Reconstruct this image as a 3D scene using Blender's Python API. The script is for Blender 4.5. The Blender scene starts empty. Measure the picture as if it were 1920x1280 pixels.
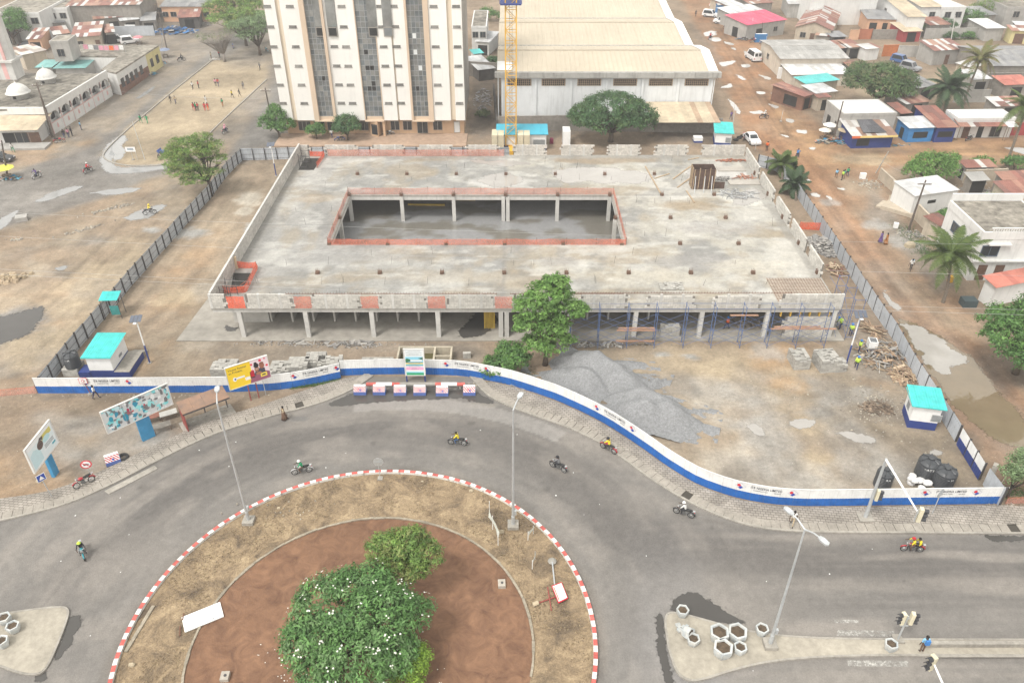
import bpy,math,random
import numpy as np
from mathutils import Vector,Matrix
random.seed(7)
RG=np.random.default_rng(11)
R=math.radians
S=bpy.context.scene
C=S.collection
# ------------------------------------------------------------------ camera
CAMH=50.0
PITCH=R(34.7)
FPX=1493.0
cd=bpy.data.cameras.new('camera');cam=bpy.data.objects.new('camera',cd);C.objects.link(cam)
cd.sensor_width=36.0;cd.lens=FPX/1920*36.0;cd.clip_start=0.5;cd.clip_end=6000
cam.location=(0,0,CAMH);cam.rotation_euler=(R(90)-PITCH,0,0)
S.camera=cam
# ------------------------------------------------------------------ sky, sun, exposure (bright overcast)
SUN_EL,SUN_AZ=R(58),R(222)
W=bpy.data.worlds.new('World');S.world=W;W.use_nodes=True
nt=W.node_tree;nt.nodes.clear()
wo=nt.nodes.new('ShaderNodeOutputWorld');bg=nt.nodes.new('ShaderNodeBackground')
sk=nt.nodes.new('ShaderNodeTexSky');sk.sky_type='NISHITA';sk.sun_disc=False
sk.sun_elevation=SUN_EL;sk.sun_rotation=SUN_AZ;sk.dust_density=1.2;sk.air_density=8.0;sk.ozone_density=1.0
hs=nt.nodes.new('ShaderNodeHueSaturation');hs.inputs['Saturation'].default_value=0.10
nt.links.new(sk.outputs[0],hs.inputs['Color']);nt.links.new(hs.outputs[0],bg.inputs[0]);nt.links.new(bg.outputs[0],wo.inputs[0])
bg.inputs[1].default_value=0.15
sl=bpy.data.lights.new('sun','SUN');sun=bpy.data.objects.new('sun',sl);C.objects.link(sun)
sl.energy=1.5;sl.angle=R(14);sl.color=(1.0,0.96,0.9)
sd=Vector((math.sin(SUN_AZ)*math.cos(SUN_EL),math.cos(SUN_AZ)*math.cos(SUN_EL),math.sin(SUN_EL)))
sun.rotation_euler=sd.to_track_quat('Z','Y').to_euler();sun.location=(0,0,80)
S.view_settings.view_transform='Standard';S.view_settings.look='None'
S.view_settings.exposure=0.8;S.view_settings.gamma=1.0;S.view_settings.use_curve_mapping=False
HAZE=0.00065
S.cycles.max_bounces=5;S.cycles.diffuse_bounces=2;S.cycles.glossy_bounces=2
S.cycles.transparent_max_bounces=6;S.cycles.volume_bounces=0
S.cycles.use_denoising=True
# ------------------------------------------------------------------ survey helpers: a photo pixel to a point of a level plane
_s,_c=math.sin(PITCH),math.cos(PITCH)
def G(x,y,z=0.0):
 u=x-960.0;v=y-640.0
 k=(CAMH-z)/(FPX*_s+v*_c)
 return Vector((u*k,(FPX*_c-v*_s)*k,z))
def gxy(x,y,z=0.0):
 g=G(x,y,z);return(g.x,g.y)
 # ------------------------------------------------------------------ materials
MATS={}
def M(name,col=(.5,.5,.5),rough=.85,var=.12,scale=2.0,big=.12,bump=0.0,metal=0.0,spec=.3,col2=None,streak=0.0,tint=False,wave=0.0,wscale=4.0,bscale=None,alpha=None,trans=0.0):
 """procedural material: noise at two sizes, optional vertical streaks of dirt, per-face tint, corrugation relief"""
 if name in MATS:return MATS[name]
 m=bpy.data.materials.new(name);m.use_nodes=True;n=m.node_tree.nodes;l=m.node_tree.links
 b=n['Principled BSDF'];b.inputs['Roughness'].default_value=rough;b.inputs['Metallic'].default_value=metal
 b.inputs['Specular IOR Level'].default_value=spec
 geo=n.new('ShaderNodeNewGeometry')
 c2=col2 if col2 else tuple(max(0,x*(1-2*var))for x in col)
 n1=n.new('ShaderNodeTexNoise');n1.inputs['Scale'].default_value=scale;n1.inputs['Detail'].default_value=6;n1.inputs['Roughness'].default_value=.65
 l.new(geo.outputs['Position'],n1.inputs['Vector'])
 rp=n.new('ShaderNodeValToRGB');rp.color_ramp.elements[0].position=.32;rp.color_ramp.elements[1].position=.7
 rp.color_ramp.elements[0].color=(*c2,1);rp.color_ramp.elements[1].color=(*col,1)
 l.new(n1.outputs['Fac'],rp.inputs[0])
 out=rp.outputs[0]
 if tint:
  at=n.new('ShaderNodeAttribute');at.attribute_name='tint'
  mx=n.new('ShaderNodeMix');mx.data_type='RGBA';mx.blend_type='MULTIPLY';mx.inputs[0].default_value=1
  l.new(out,mx.inputs[6]);l.new(at.outputs['Color'],mx.inputs[7]);out=mx.outputs[2]
 if big:
  n2=n.new('ShaderNodeTexNoise');n2.inputs['Scale'].default_value=scale*.13;n2.inputs['Detail'].default_value=3
  l.new(geo.outputs['Position'],n2.inputs['Vector'])
  mr=n.new('ShaderNodeMapRange');mr.inputs[1].default_value=.3;mr.inputs[2].default_value=.7;mr.inputs[3].default_value=1-big;mr.inputs[4].default_value=1+big
  l.new(n2.outputs['Fac'],mr.inputs[0])
  vm=n.new('ShaderNodeVectorMath');vm.operation='SCALE';l.new(out,vm.inputs[0]);l.new(mr.outputs[0],vm.inputs['Scale']);out=vm.outputs[0]
 if streak:
  mp=n.new('ShaderNodeMapping');mp.inputs['Scale'].default_value=(2.2,2.2,.22);l.new(geo.outputs['Position'],mp.inputs[0])
  n3=n.new('ShaderNodeTexNoise');n3.inputs['Scale'].default_value=1.3;n3.inputs['Detail'].default_value=5;l.new(mp.outputs[0],n3.inputs['Vector'])
  m3=n.new('ShaderNodeMapRange');m3.inputs[1].default_value=.52;m3.inputs[2].default_value=.75;m3.inputs[3].default_value=0;m3.inputs[4].default_value=streak
  l.new(n3.outputs['Fac'],m3.inputs[0])
  mx=n.new('ShaderNodeMix');mx.data_type='RGBA';mx.inputs[7].default_value=(.09,.08,.065,1)
  l.new(m3.outputs[0],mx.inputs[0]);l.new(out,mx.inputs[6]);out=mx.outputs[2]
 l.new(out,b.inputs['Base Color'])
 if bump or wave:
  bp=n.new('ShaderNodeBump');bp.inputs['Distance'].default_value=.05
  if wave:
   tc=n.new('ShaderNodeTexCoord');wv=n.new('ShaderNodeTexWave');wv.wave_type='BANDS';wv.bands_direction='X';wv.inputs['Scale'].default_value=wscale
   l.new(tc.outputs['Object'],wv.inputs['Vector']);l.new(wv.outputs['Fac'],bp.inputs['Height']);bp.inputs['Strength'].default_value=wave
  else:
   n4=n.new('ShaderNodeTexNoise');n4.inputs['Scale'].default_value=bscale or scale*4;n4.inputs['Detail'].default_value=5
   l.new(geo.outputs['Position'],n4.inputs['Vector']);l.new(n4.outputs['Fac'],bp.inputs['Height']);bp.inputs['Strength'].default_value=bump
  l.new(bp.outputs[0],b.inputs['Normal'])
 if trans:b.inputs['Transmission Weight'].default_value=trans
 if alpha is not None:b.inputs['Alpha'].default_value=alpha
 MATS[name]=m;return m
 # ------------------------------------------------------------------ mesh builder
class MB:
 def __init__(s):s.v=[];s.f=[];s.m=[];s.t=[];s.tinted=False
 def add(s,vs,fs,mi=0,tint=None):
  o=len(s.v);s.v.extend([tuple(p)for p in vs])
  for f in fs:s.f.append([i+o for i in f]);s.m.append(mi);s.t.append(tint or(1,1,1))
  if tint:s.tinted=True
  return s
 def box(s,x0,y0,z0,x1,y1,z1,mi=0,tint=None):
  vs=[(x0,y0,z0),(x1,y0,z0),(x1,y1,z0),(x0,y1,z0),(x0,y0,z1),(x1,y0,z1),(x1,y1,z1),(x0,y1,z1)]
  return s.add(vs,[(0,3,2,1),(4,5,6,7),(0,1,5,4),(1,2,6,5),(2,3,7,6),(3,0,4,7)],mi,tint)
 def cbox(s,c,size,rot=None,mi=0,tint=None):
  hx,hy,hz=size[0]/2,size[1]/2,size[2]/2
  vs=[Vector(p)for p in((-hx,-hy,-hz),(hx,-hy,-hz),(hx,hy,-hz),(-hx,hy,-hz),(-hx,-hy,hz),(hx,-hy,hz),(hx,hy,hz),(-hx,hy,hz))]
  if rot is not None:vs=[rot@p for p in vs]
  vs=[p+Vector(c)for p in vs]
  return s.add(vs,[(0,3,2,1),(4,5,6,7),(0,1,5,4),(1,2,6,5),(2,3,7,6),(3,0,4,7)],mi,tint)
 def bar(s,p0,p1,w,h,mi=0,tint=None,up=(0,0,1)):
  p0=Vector(p0);p1=Vector(p1);d=p1-p0;L=d.length
  if L<1e-6:return s
  x=d/L;u=Vector(up)
  if abs(x.dot(u))>.98:u=Vector((0,1,0))
  y=u.cross(x).normalized();z=x.cross(y)
  return s.cbox((p0+p1)/2,(L,w,h),Matrix((x,y,z)).transposed(),mi,tint)
 def tube(s,path,radii,n=8,mi=0,tint=None,caps=True):
  P=[Vector(p)for p in path];rings=[]
  u=None
  for i,p in enumerate(P):
   d=(P[min(i+1,len(P)-1)]-P[max(i-1,0)]).normalized()
   if u is None:u=d.orthogonal().normalized()
   u=(u-d*u.dot(d));u=u.normalized()if u.length>1e-5 else d.orthogonal().normalized()
   w=d.cross(u);r=radii[i]if hasattr(radii,'__len__')else radii
   rings.append([p+(u*math.cos(2*math.pi*k/n)+w*math.sin(2*math.pi*k/n))*r for k in range(n)])
  vs=[q for r_ in rings for q in r_];fs=[]
  for i in range(len(P)-1):
   for k in range(n):fs.append((i*n+k,i*n+(k+1)%n,(i+1)*n+(k+1)%n,(i+1)*n+k))
  if caps:fs.append(tuple(range(n-1,-1,-1)));fs.append(tuple((len(P)-1)*n+k for k in range(n)))
  return s.add(vs,fs,mi,tint)
 def cyl(s,p0,p1,r0,r1=None,n=10,mi=0,tint=None):
  return s.tube([p0,p1],[r0,r0 if r1 is None else r1],n,mi,tint)
 def lathe(s,prof,n=16,c=(0,0,0),mi=0,tint=None,a0=0.0):
  vs=[];fs=[]
  for r,z in prof:
   for k in range(n):
    a=a0+2*math.pi*k/n;vs.append((c[0]+r*math.cos(a),c[1]+r*math.sin(a),c[2]+z))
  for i in range(len(prof)-1):
   for k in range(n):fs.append((i*n+k,i*n+(k+1)%n,(i+1)*n+(k+1)%n,(i+1)*n+k))
  if prof[0][0]>1e-4:fs.append(tuple(range(n-1,-1,-1)))
  if prof[-1][0]>1e-4:fs.append(tuple((len(prof)-1)*n+k for k in range(n)))
  return s.add(vs,fs,mi,tint)
 def prism(s,poly,z0,z1,mi=0,tint=None,mi_top=None):
  n=len(poly);z0s=z0 if hasattr(z0,'__len__')else[z0]*n;z1s=z1 if hasattr(z1,'__len__')else[z1]*n
  vs=[(p[0],p[1],z0s[i])for i,p in enumerate(poly)]+[(p[0],p[1],z1s[i])for i,p in enumerate(poly)]
  s.add(vs,[(i,(i+1)%n,n+(i+1)%n,n+i)for i in range(n)]+[tuple(range(n-1,-1,-1))],mi,tint)
  return s.add([vs[n+i]for i in range(n)],[tuple(range(n))],mi if mi_top is None else mi_top,tint)
 def poly(s,pts,mi=0,tint=None):return s.add(pts,[tuple(range(len(pts)))],mi,tint)
 def mesh(s,name,smooth=False):
  me=bpy.data.meshes.new(name);me.from_pydata(s.v,[],s.f)
  if s.f:me.polygons.foreach_set('material_index',s.m)
  if s.tinted:
   a=me.attributes.new('tint','FLOAT_COLOR','FACE');a.data.foreach_set('color',[x for t in s.t for x in(*t,1.0)])
  if smooth:me.polygons.foreach_set('use_smooth',[True]*len(s.f))
  me.update();return me
 def build(s,name,mats,parent=None,loc=None,rz=0.0,smooth=False):
  return mk(name,s.mesh(name,smooth),mats,parent,loc,rz)
def mk(name,me,mats=None,parent=None,loc=None,rz=0.0):
 if mats is not None and not me.materials:
  for m in(mats if isinstance(mats,(list,tuple))else[mats]):me.materials.append(m)
 o=bpy.data.objects.new(name,me);C.objects.link(o)
 if parent:o.parent=parent
 if loc is not None:o.location=loc
 if rz:o.rotation_euler=(0,0,rz)
 return o
def tag(o,label,cat,group=None):
 o['label']=label;o['category']=cat
 if group:o['group']=group
 return o
def struct(o):o['kind']='structure';return o
def stuff(o):o['kind']='stuff';return o
def thing(name,label,cat,loc=(0,0,0),rz=0.0,group=None):
 o=bpy.data.objects.new(name,None);C.objects.link(o);o.empty_display_size=.3
 o.location=loc;o.rotation_euler=(0,0,rz)
 return tag(o,label,cat,group)
KIDS={}
def kids(o):return[c for c in bpy.data.objects if c.parent is o]
def copy_tree(root,loc,rz=None,label=None,group=None,parts=None):
 """copy of a thing with copies of its parts and sub-parts, mesh data shared"""
 if root.name not in KIDS:KIDS[root.name]=[(k,kids(k))for k in kids(root)]
 r=root.copy();C.objects.link(r);r.location=loc
 if rz is not None:r.rotation_euler=(0,0,rz)
 if label:r['label']=label
 if group:r['group']=group
 for ch,gs in KIDS[root.name]:
  c=ch.copy();C.objects.link(c);c.parent=r
  if parts is not None:parts.setdefault(ch.name.split('.')[0],[]).append(c)
  for g in gs:
   d=g.copy();C.objects.link(d);d.parent=c
   if parts is not None:parts.setdefault(g.name.split('.')[0],[]).append(d)
 return r
def ovr(o,mat,i=0):
 sl_=o.material_slots[i];sl_.link='OBJECT';sl_.material=mat
 # ------------------------------------------------------------------ numpy noise and polygons
_tab={}
def vnoise(x,y,seed=0):
 x=np.asarray(x);y=np.asarray(y)
 t=_tab[seed]if seed in _tab else _tab.setdefault(seed,np.random.default_rng(seed).random((256,256)))
 xi=np.floor(x).astype(int);yi=np.floor(y).astype(int);fx=x-xi;fy=y-yi
 fx=fx*fx*(3-2*fx);fy=fy*fy*(3-2*fy)
 a=t[xi&255,yi&255];b=t[(xi+1)&255,yi&255];c=t[xi&255,(yi+1)&255];d=t[(xi+1)&255,(yi+1)&255]
 return(a*(1-fx)+b*fx)*(1-fy)+(c*(1-fx)+d*fx)*fy
def fbm(x,y,seed=0,o=4):
 r=0;a=.5;s_=0
 for i in range(o):r=r+a*vnoise(x*2**i+17*i,y*2**i+5*i,seed+i);s_+=a;a*=.55
 return r/s_
def pip(x,y,poly):
 ins=np.zeros(x.shape,bool);n=len(poly)
 for i in range(n):
  x0,y0=poly[i];x1,y1=poly[(i+1)%n]
  if y0==y1:continue
  cnd=((y0>y)!=(y1>y));ins^=cnd&(x<(x1-x0)*(y-y0)/(y1-y0)+x0)
 return ins
def blur(a,k):
 for _ in range(k):
  b=a.copy();b[1:-1,:]=(a[:-2,:]+2*a[1:-1,:]+a[2:,:])/4;a=b.copy();a[:,1:-1]=(b[:,:-2]+2*b[:,1:-1]+b[:,2:])/4
 return a
def resample(pts,step):
 P=[np.array(p[:2],float)for p in pts];out=[];
 seg=[np.linalg.norm(P[i+1]-P[i])for i in range(len(P)-1)];L=sum(seg);n=max(1,round(L/step))
 cum=np.concatenate([[0],np.cumsum(seg)])
 for i in range(n+1):
  t=L*i/n;j=min(np.searchsorted(cum,t,'right')-1,len(seg)-1);j=max(j,0)
  out.append(P[j]+(P[j+1]-P[j])*((t-cum[j])/max(seg[j],1e-9)))
 return out
def smooth_line(pts,it=2):
 P=[np.array(p[:2],float)for p in pts]
 for _ in range(it):
  Q=[P[0]]
  for a,b in zip(P[:-1],P[1:]):Q+=[a*.75+b*.25,a*.25+b*.75]
  Q.append(P[-1]);P=Q
 return P
 # ================================================================== GROUND
SOIL=dict(tan=(.285,.235,.175),sand=(.345,.28,.195),brown=(.235,.18,.13),red=(.29,.155,.083),grey=(.225,.198,.168),dark=(.12,.105,.09),pale=(.40,.36,.30),gravel=(.30,.295,.28),asph=(.185,.175,.163),orange=(.33,.21,.115),green=(.16,.17,.07))
gx=np.concatenate([np.linspace(-1500,-230,14)[:-1],np.linspace(-230,-80,126)[:-1],np.linspace(-80,80,401)[:-1],np.linspace(80,230,126)[:-1],np.linspace(230,1500,14)])
gy=np.concatenate([np.linspace(-200,22,12)[:-1],np.linspace(22,126,261)[:-1],np.linspace(126,340,200)[:-1],np.linspace(340,3000,18)])
GX,GY=np.meshgrid(gx,gy)
wx=GX+2.2*(fbm(GX*.35,GY*.35,3)-.5);wy=GY+2.2*(fbm(GX*.35,GY*.35,9)-.5)
soil=np.zeros(GX.shape+(3,));soil[:]=SOIL['brown']
def lay(mask,colname,a=1.0):
 global soil
 c=np.array(SOIL[colname]);m=(mask*a)[...,None];soil=soil*(1-m)+c*m
def region(px,colname,a=1.0,soft=3,z=0.0,nz=0.0,seed=1):
 poly=[gxy(*p)for p in px];m=blur(pip(wx,wy,poly).astype(float),soft)
 if nz:m=m*np.clip((fbm(GX*.25,GY*.25,seed,5)-.5)*4*nz+.5+(1-nz)*.5,0,1)
 lay(m,colname,a)
NB_=[fbm(GX*1.1,GY*1.1,40+q)-.5 for q in range(3)]
def win(x0,x1,y0,y1):
 i0,i1=np.searchsorted(gx,[x0,x1]);j0,j1=np.searchsorted(gy,[y0,y1]);return(slice(max(j0-1,0),j1+1),slice(max(i0-1,0),i1+1))
def blob(cx,cy,rx,ry,colname,a=.8,seed=0):
 g=G(cx,cy);gr=G(cx+rx,cy);gt=G(cx,cy-ry)
 ax=abs(gr.x-g.x);ay=max(abs(gt.y-g.y),.2);w=win(g.x-2*ax-2,g.x+2*ax+2,g.y-2*ay-2,g.y+2*ay+2)
 d=np.sqrt(((wx[w]-g.x)/ax)**2+((wy[w]-g.y)/ay)**2)+.9*NB_[seed%3][w]
 m=(np.clip((1.15-d)/.5,0,1)*a)[...,None];soil[w]=soil[w]*(1-m)+np.array(SOIL[colname])*m
 # broad soil areas
region([(-400,20),(540,20),(540,270),(455,280),(70,735),(-400,760)],'grey',1,6);region([(-400,20),(540,20),(540,270),(455,280),(70,735),(-400,760)],'tan',.6,6,nz=1,seed=17)
region([(-300,260),(200,250),(455,280),(70,735),(-300,760)],'orange',.45,8,nz=1,seed=15)
region([(-300,330),(455,290),(70,735),(-300,760)],'tan',.8,6,nz=.8,seed=5)
region([(160,480),(330,400),(240,520),(150,640),(40,700),(0,640)],'sand',.85,8,nz=.6,seed=6)
region([(-60,420),(250,340),(330,420),(160,520),(-60,560)],'brown',.75,8,nz=.8,seed=7)
# dusty paved streets of the north west
region([(-200,400),(0,330),(180,270),(330,150),(440,60),(520,20),(560,20),(420,110),(300,230),(200,320),(330,300),(420,280),(200,370),(0,430),(-200,480)],'asph',.9,5)
region([(420,300),(500,190),(560,20),(640,20),(560,200),(530,270)],'asph',.95,4)
region([(190,290),(240,240),(330,165),(400,110),(510,115),(490,160),(400,245),(300,310),(230,310)],'sand',.95,2)
region([(400,108),(510,60),(510,120),(440,130)],'grey',.6,5)
# left and centre of the site
region([(90,735),(455,290),(570,290),(400,560),(345,640),(640,640),(900,650),(900,700),(640,705),(520,730)],'tan',.75,5,nz=.5,seed=8)
region([(200,640),(330,480),(420,420),(380,540),(330,640),(260,720)],'orange',.45,9,nz=.9,seed=2)
region([(370,640),(900,640),(900,690),(640,700),(520,725),(420,700)],'grey',.6,5,nz=.5,seed=3)
# right of the site
region([(1080,640),(1600,640),(1700,700),(1880,935),(1400,938),(1260,880),(1130,780)],'tan',.9,5,nz=.3,seed=4)
region([(1180,650),(1520,640),(1600,700),(1650,800),(1350,800),(1250,720)],'sand',.55,10,nz=.8,seed=12)
region([(1400,640),(1560,640),(1500,690),(1420,700)],'orange',.7,8)
region([(1300,850),(1460,820),(1560,915),(1420,930),(1330,905)],'pale',.85,8,nz=.7,seed=21)
region([(1430,620),(1560,560),(1640,560),(1720,700),(1780,800),(1640,790),(1580,700),(1480,660)],'grey',.7,6,nz=.7,seed=22)
# dirt street on the right and crossing
region([(1270,-20),(1360,-20),(1420,70),(1480,180),(1560,260),(1930,255),(1930,310),(1700,300),(1640,330),(1700,420),(1800,560),(1960,800),(1960,930),(1890,930),(1700,640),(1500,350),(1400,260),(1340,120)],'red',.8,5,nz=.35,seed=31)
region([(1440,190),(1560,265),(1930,262),(1930,300),(1640,310),(1560,330),(1470,280)],'orange',.75,7,nz=.5,seed=32)
region([(1560,330),(1640,340),(1760,520),(1860,640),(1800,640),(1690,540)],'tan',.7,6,nz=.4,seed=33)
region([(1520,350),(1600,420),(1760,600),(1960,800),(1960,900),(1880,900),(1700,640)],'grey',.55,6,nz=.4,seed=34)
region([(1640,350),(1740,470),(1800,520),(1760,560),(1700,480),(1620,400)],'grey',.8,5)
region([(1600,160),(1930,120),(1930,175),(1620,190)],'sand',.7,6)
# front left verge
region([(-100,740),(80,735),(520,735),(430,780),(340,815),(200,885),(-100,950)],'tan',.55,5,nz=.7,seed=41)
region([(60,780),(330,790),(310,850),(180,890),(90,880)],'gravel',.75,7,nz=.6,seed=42)
region([(-100,880),(60,850),(150,905),(80,930),(-100,950)],'orange',.6,5,nz=.6,seed=43)
for i,a in enumerate([(30,600,60,26,'asph',.95),(-10,625,70,22,'asph',.9),(200,630,30,8,'grey',.8),(120,510,20,8,'dark',.5),(110,385,40,10,'dark',.35),(60,440,60,25,'brown',.7),(140,800,30,8,'dark',.5),(110,745,26,6,'dark',.45),(480,690,90,16,'brown',.6),(430,660,45,10,'dark',.35),(860,660,60,14,'dark',.4),(690,665,90,12,'brown',.6),(1440,660,35,20,'gravel',.6),(1330,690,60,20,'sand',.7),(1680,700,40,25,'dark',.45),(1640,720,40,12,'brown',.8),(1590,745,60,16,'gravel',.6),(1470,720,40,14,'orange',.5),(1250,770,30,12,'dark',.35),(1700,830,70,20,'dark',.35),(1420,790,40,14,'gravel',.7),(1510,860,60,16,'sand',.7),(1800,830,40,18,'dark',.4),(1540,800,70,20,'sand',.6),(470,372,30,13,'pale',1),(462,395,16,10,'pale',.9),(470,428,22,8,'gravel',1),(360,437,40,12,'gravel',.9),(290,430,20,6,'gravel',.9),(420,540,60,20,'pale',.6),(330,560,50,18,'sand',.7),(430,300,50,10,'grey',.6),(370,640,40,20,'pale',.4),(1620,300,60,12,'sand',.7),(1740,450,20,12,'green',.5),(1700,455,30,16,'gravel',.6),(1880,690,50,40,'dark',.6),(1640,420,25,10,'gravel',.7),(1560,380,16,8,'gravel',.6),(1550,600,40,14,'gravel',.7),(1470,790,30,10,'grey',.6),(1110,645,60,10,'dark',.5),(1000,640,70,10,'dark',.55),(1290,665,20,6,'gravel',.9),(1240,663,16,5,'gravel',.9),(905,235,30,26,'dark',.6),(905,150,24,70,'dark',.5),(1040,240,90,20,'dark',.7),(1290,255,80,14,'dark',.6),(290,90,60,16,'dark',.45),(340,60,60,16,'dark',.5),(1330,90,12,40,'grey',.4),(1800,300,60,8,'brown',.5),(1640,280,60,8,'grey',.35),(700,245,180,14,'pale',.5),(1860,185,40,16,'sand',.7),(1730,230,60,20,'dark',.4)]):blob(*a,seed=i)
mott=(fbm(GX*.1,GY*.1,60,6)-.5)*.95+(fbm(GX*.7,GY*.7,70,5)-.5)*.55
region([(1180,690),(1560,690),(1680,780),(1850,930),(1450,935),(1300,880)],'grey',.75,8,nz=1,seed=16);region([(1250,720),(1500,700),(1640,820),(1750,920),(1450,925)],'gravel',.5,8,nz=1,seed=19)
# wheel ruts: soil rubbed lighter and darker along the ways people drive
def ruts(px,n=6,spread=2.5,amp=.22):
 P=resample([gxy(*p)for p in px],2.0);xs=[p[0]for p in P];ys=[p[1]for p in P];w=win(min(xs)-spread-2,max(xs)+spread+2,min(ys)-spread-2,max(ys)+spread+2);X=GX[w];Y=GY[w]
 off=[((k/(n-1)-.5)*2*spread+random.uniform(-.3,.3),random.choice([-1,1]),random.uniform(.18,.45))for k in range(n)]
 q=np.full(X.shape,99.0)
 for i in range(len(P)-1):
  a,b=P[i],P[i+1];L=np.linalg.norm(b-a);t=(b-a)/L;nn=np.array([-t[1],t[0]])
  s_=(X-a[0])*t[0]+(Y-a[1])*t[1];qq=(X-a[0])*nn[0]+(Y-a[1])*nn[1];q=np.where((s_>-.3)&(s_<L+.3)&(abs(qq)<abs(q)),qq,q)
 f_=.4+.9*fbm(X*.3,Y*.3,80)
 for o,sg,wd in off:mott[w]+=sg*amp*np.exp(-((q-o)/wd)**2)*f_
ruts([(40,650),(160,540),(300,400),(380,330)],8,5,.16);ruts([(0,600),(120,520),(240,400)],6,4,.16)
ruts([(130,700),(300,560),(420,420),(480,330)],6,3,.14)
ruts([(1450,250),(1560,380),(1700,560),(1850,740)],10,3.2,.2);ruts([(1330,40),(1400,150),(1460,250)],8,3.5,.2);ruts([(1440,250),(1600,290),(1900,285)],8,2.6,.2)
ruts([(1330,700),(1400,760),(1460,880)],6,3,.12);ruts([(1300,700),(1500,740),(1650,860)],6,3,.12)
soil=np.clip(soil*.9*(1+mott[...,None]),.02,.8)
GZ=np.zeros(GX.shape)
def grid_obj(name,X,Y,Z,col,mat,keep=None):
 ny,nx=X.shape;me=bpy.data.meshes.new(name)
 co=np.stack([X,Y,Z],-1).reshape(-1,3)
 ii=np.arange(ny*nx).reshape(ny,nx);q=np.stack([ii[:-1,:-1],ii[:-1,1:],ii[1:,1:],ii[1:,:-1]],-1).reshape(-1,4)
 if keep is not None:
  q=q[keep[:-1,:-1].ravel()];used=np.unique(q);mp=np.zeros(len(co),int);mp[used]=np.arange(len(used));q=mp[q];co=co[used];col=col.reshape(-1,3)[used]
 else:col=col.reshape(-1,3)
 nf=len(q);me.vertices.add(len(co));me.vertices.foreach_set('co',co.astype(np.float32).ravel())
 me.loops.add(nf*4);me.loops.foreach_set('vertex_index',q.astype(np.int32).ravel());me.polygons.add(nf)
 me.polygons.foreach_set('loop_start',np.arange(0,nf*4,4,dtype=np.int32));me.polygons.foreach_set('use_smooth',np.ones(nf,bool))
 me.update();me.validate()
 a=me.attributes.new('soil','FLOAT_COLOR','POINT');a.data.foreach_set('color',np.concatenate([col,np.ones((len(col),1))],1).astype(np.float32).ravel())
 return mk(name,me,mat)
def soil_mat(name,fine=7.0,amt=.3,bump=.5,rough=.95,speck=.0,spec=.15):
 m=bpy.data.materials.new(name);m.use_nodes=True;n=m.node_tree.nodes;l=m.node_tree.links;b=n['Principled BSDF']
 b.inputs['Roughness'].default_value=rough;b.inputs['Specular IOR Level'].default_value=spec
 at=n.new('ShaderNodeAttribute');at.attribute_name='soil';geo=n.new('ShaderNodeNewGeometry');out=at.outputs['Color']
 for sc_,am in((fine,amt),(fine*.22,amt*.8),(fine*4,amt*.6)):
  t=n.new('ShaderNodeTexNoise');t.inputs['Scale'].default_value=sc_;t.inputs['Detail'].default_value=5;t.inputs['Roughness'].default_value=.7;l.new(geo.outputs['Position'],t.inputs['Vector'])
  mr=n.new('ShaderNodeMapRange');mr.inputs[1].default_value=.25;mr.inputs[2].default_value=.75;mr.inputs[3].default_value=1-am;mr.inputs[4].default_value=1+am;l.new(t.outputs['Fac'],mr.inputs[0])
  vm=n.new('ShaderNodeVectorMath');vm.operation='SCALE';l.new(out,vm.inputs[0]);l.new(mr.outputs[0],vm.inputs['Scale']);out=vm.outputs[0]
 if speck:
  v=n.new('ShaderNodeTexVoronoi');v.inputs['Scale'].default_value=2.2;l.new(geo.outputs['Position'],v.inputs['Vector'])
  mr=n.new('ShaderNodeMapRange');mr.inputs[1].default_value=.06;mr.inputs[2].default_value=.1;mr.inputs[3].default_value=speck;mr.inputs[4].default_value=0;l.new(v.outputs['Distance'],mr.inputs[0])
  sx=n.new('ShaderNodeSeparateColor');l.new(v.outputs['Color'],sx.inputs[0]);gt=n.new('ShaderNodeMath');gt.operation='GREATER_THAN';gt.inputs[1].default_value=.72;l.new(sx.outputs[0],gt.inputs[0])
  mu=n.new('ShaderNodeMath');mu.operation='MULTIPLY';l.new(mr.outputs[0],mu.inputs[0]);l.new(gt.outputs[0],mu.inputs[1])
  mx=n.new('ShaderNodeMix');mx.data_type='RGBA';mx.inputs[7].default_value=(.5,.47,.42,1);l.new(mu.outputs[0],mx.inputs[0]);l.new(out,mx.inputs[6]);out=mx.outputs[2]
 l.new(out,b.inputs['Base Color'])
 t=n.new('ShaderNodeTexNoise');t.inputs['Scale'].default_value=fine*1.5;t.inputs['Detail'].default_value=6;l.new(geo.outputs['Position'],t.inputs['Vector'])
 bp=n.new('ShaderNodeBump');bp.inputs['Strength'].default_value=bump;bp.inputs['Distance'].default_value=.06;l.new(t.outputs['Fac'],bp.inputs['Height']);l.new(bp.outputs[0],b.inputs['Normal'])
 return m
struct(grid_obj('ground',GX,GY,GZ,soil,soil_mat('dirt',2.6,.24,.8,speck=.8)))
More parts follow.
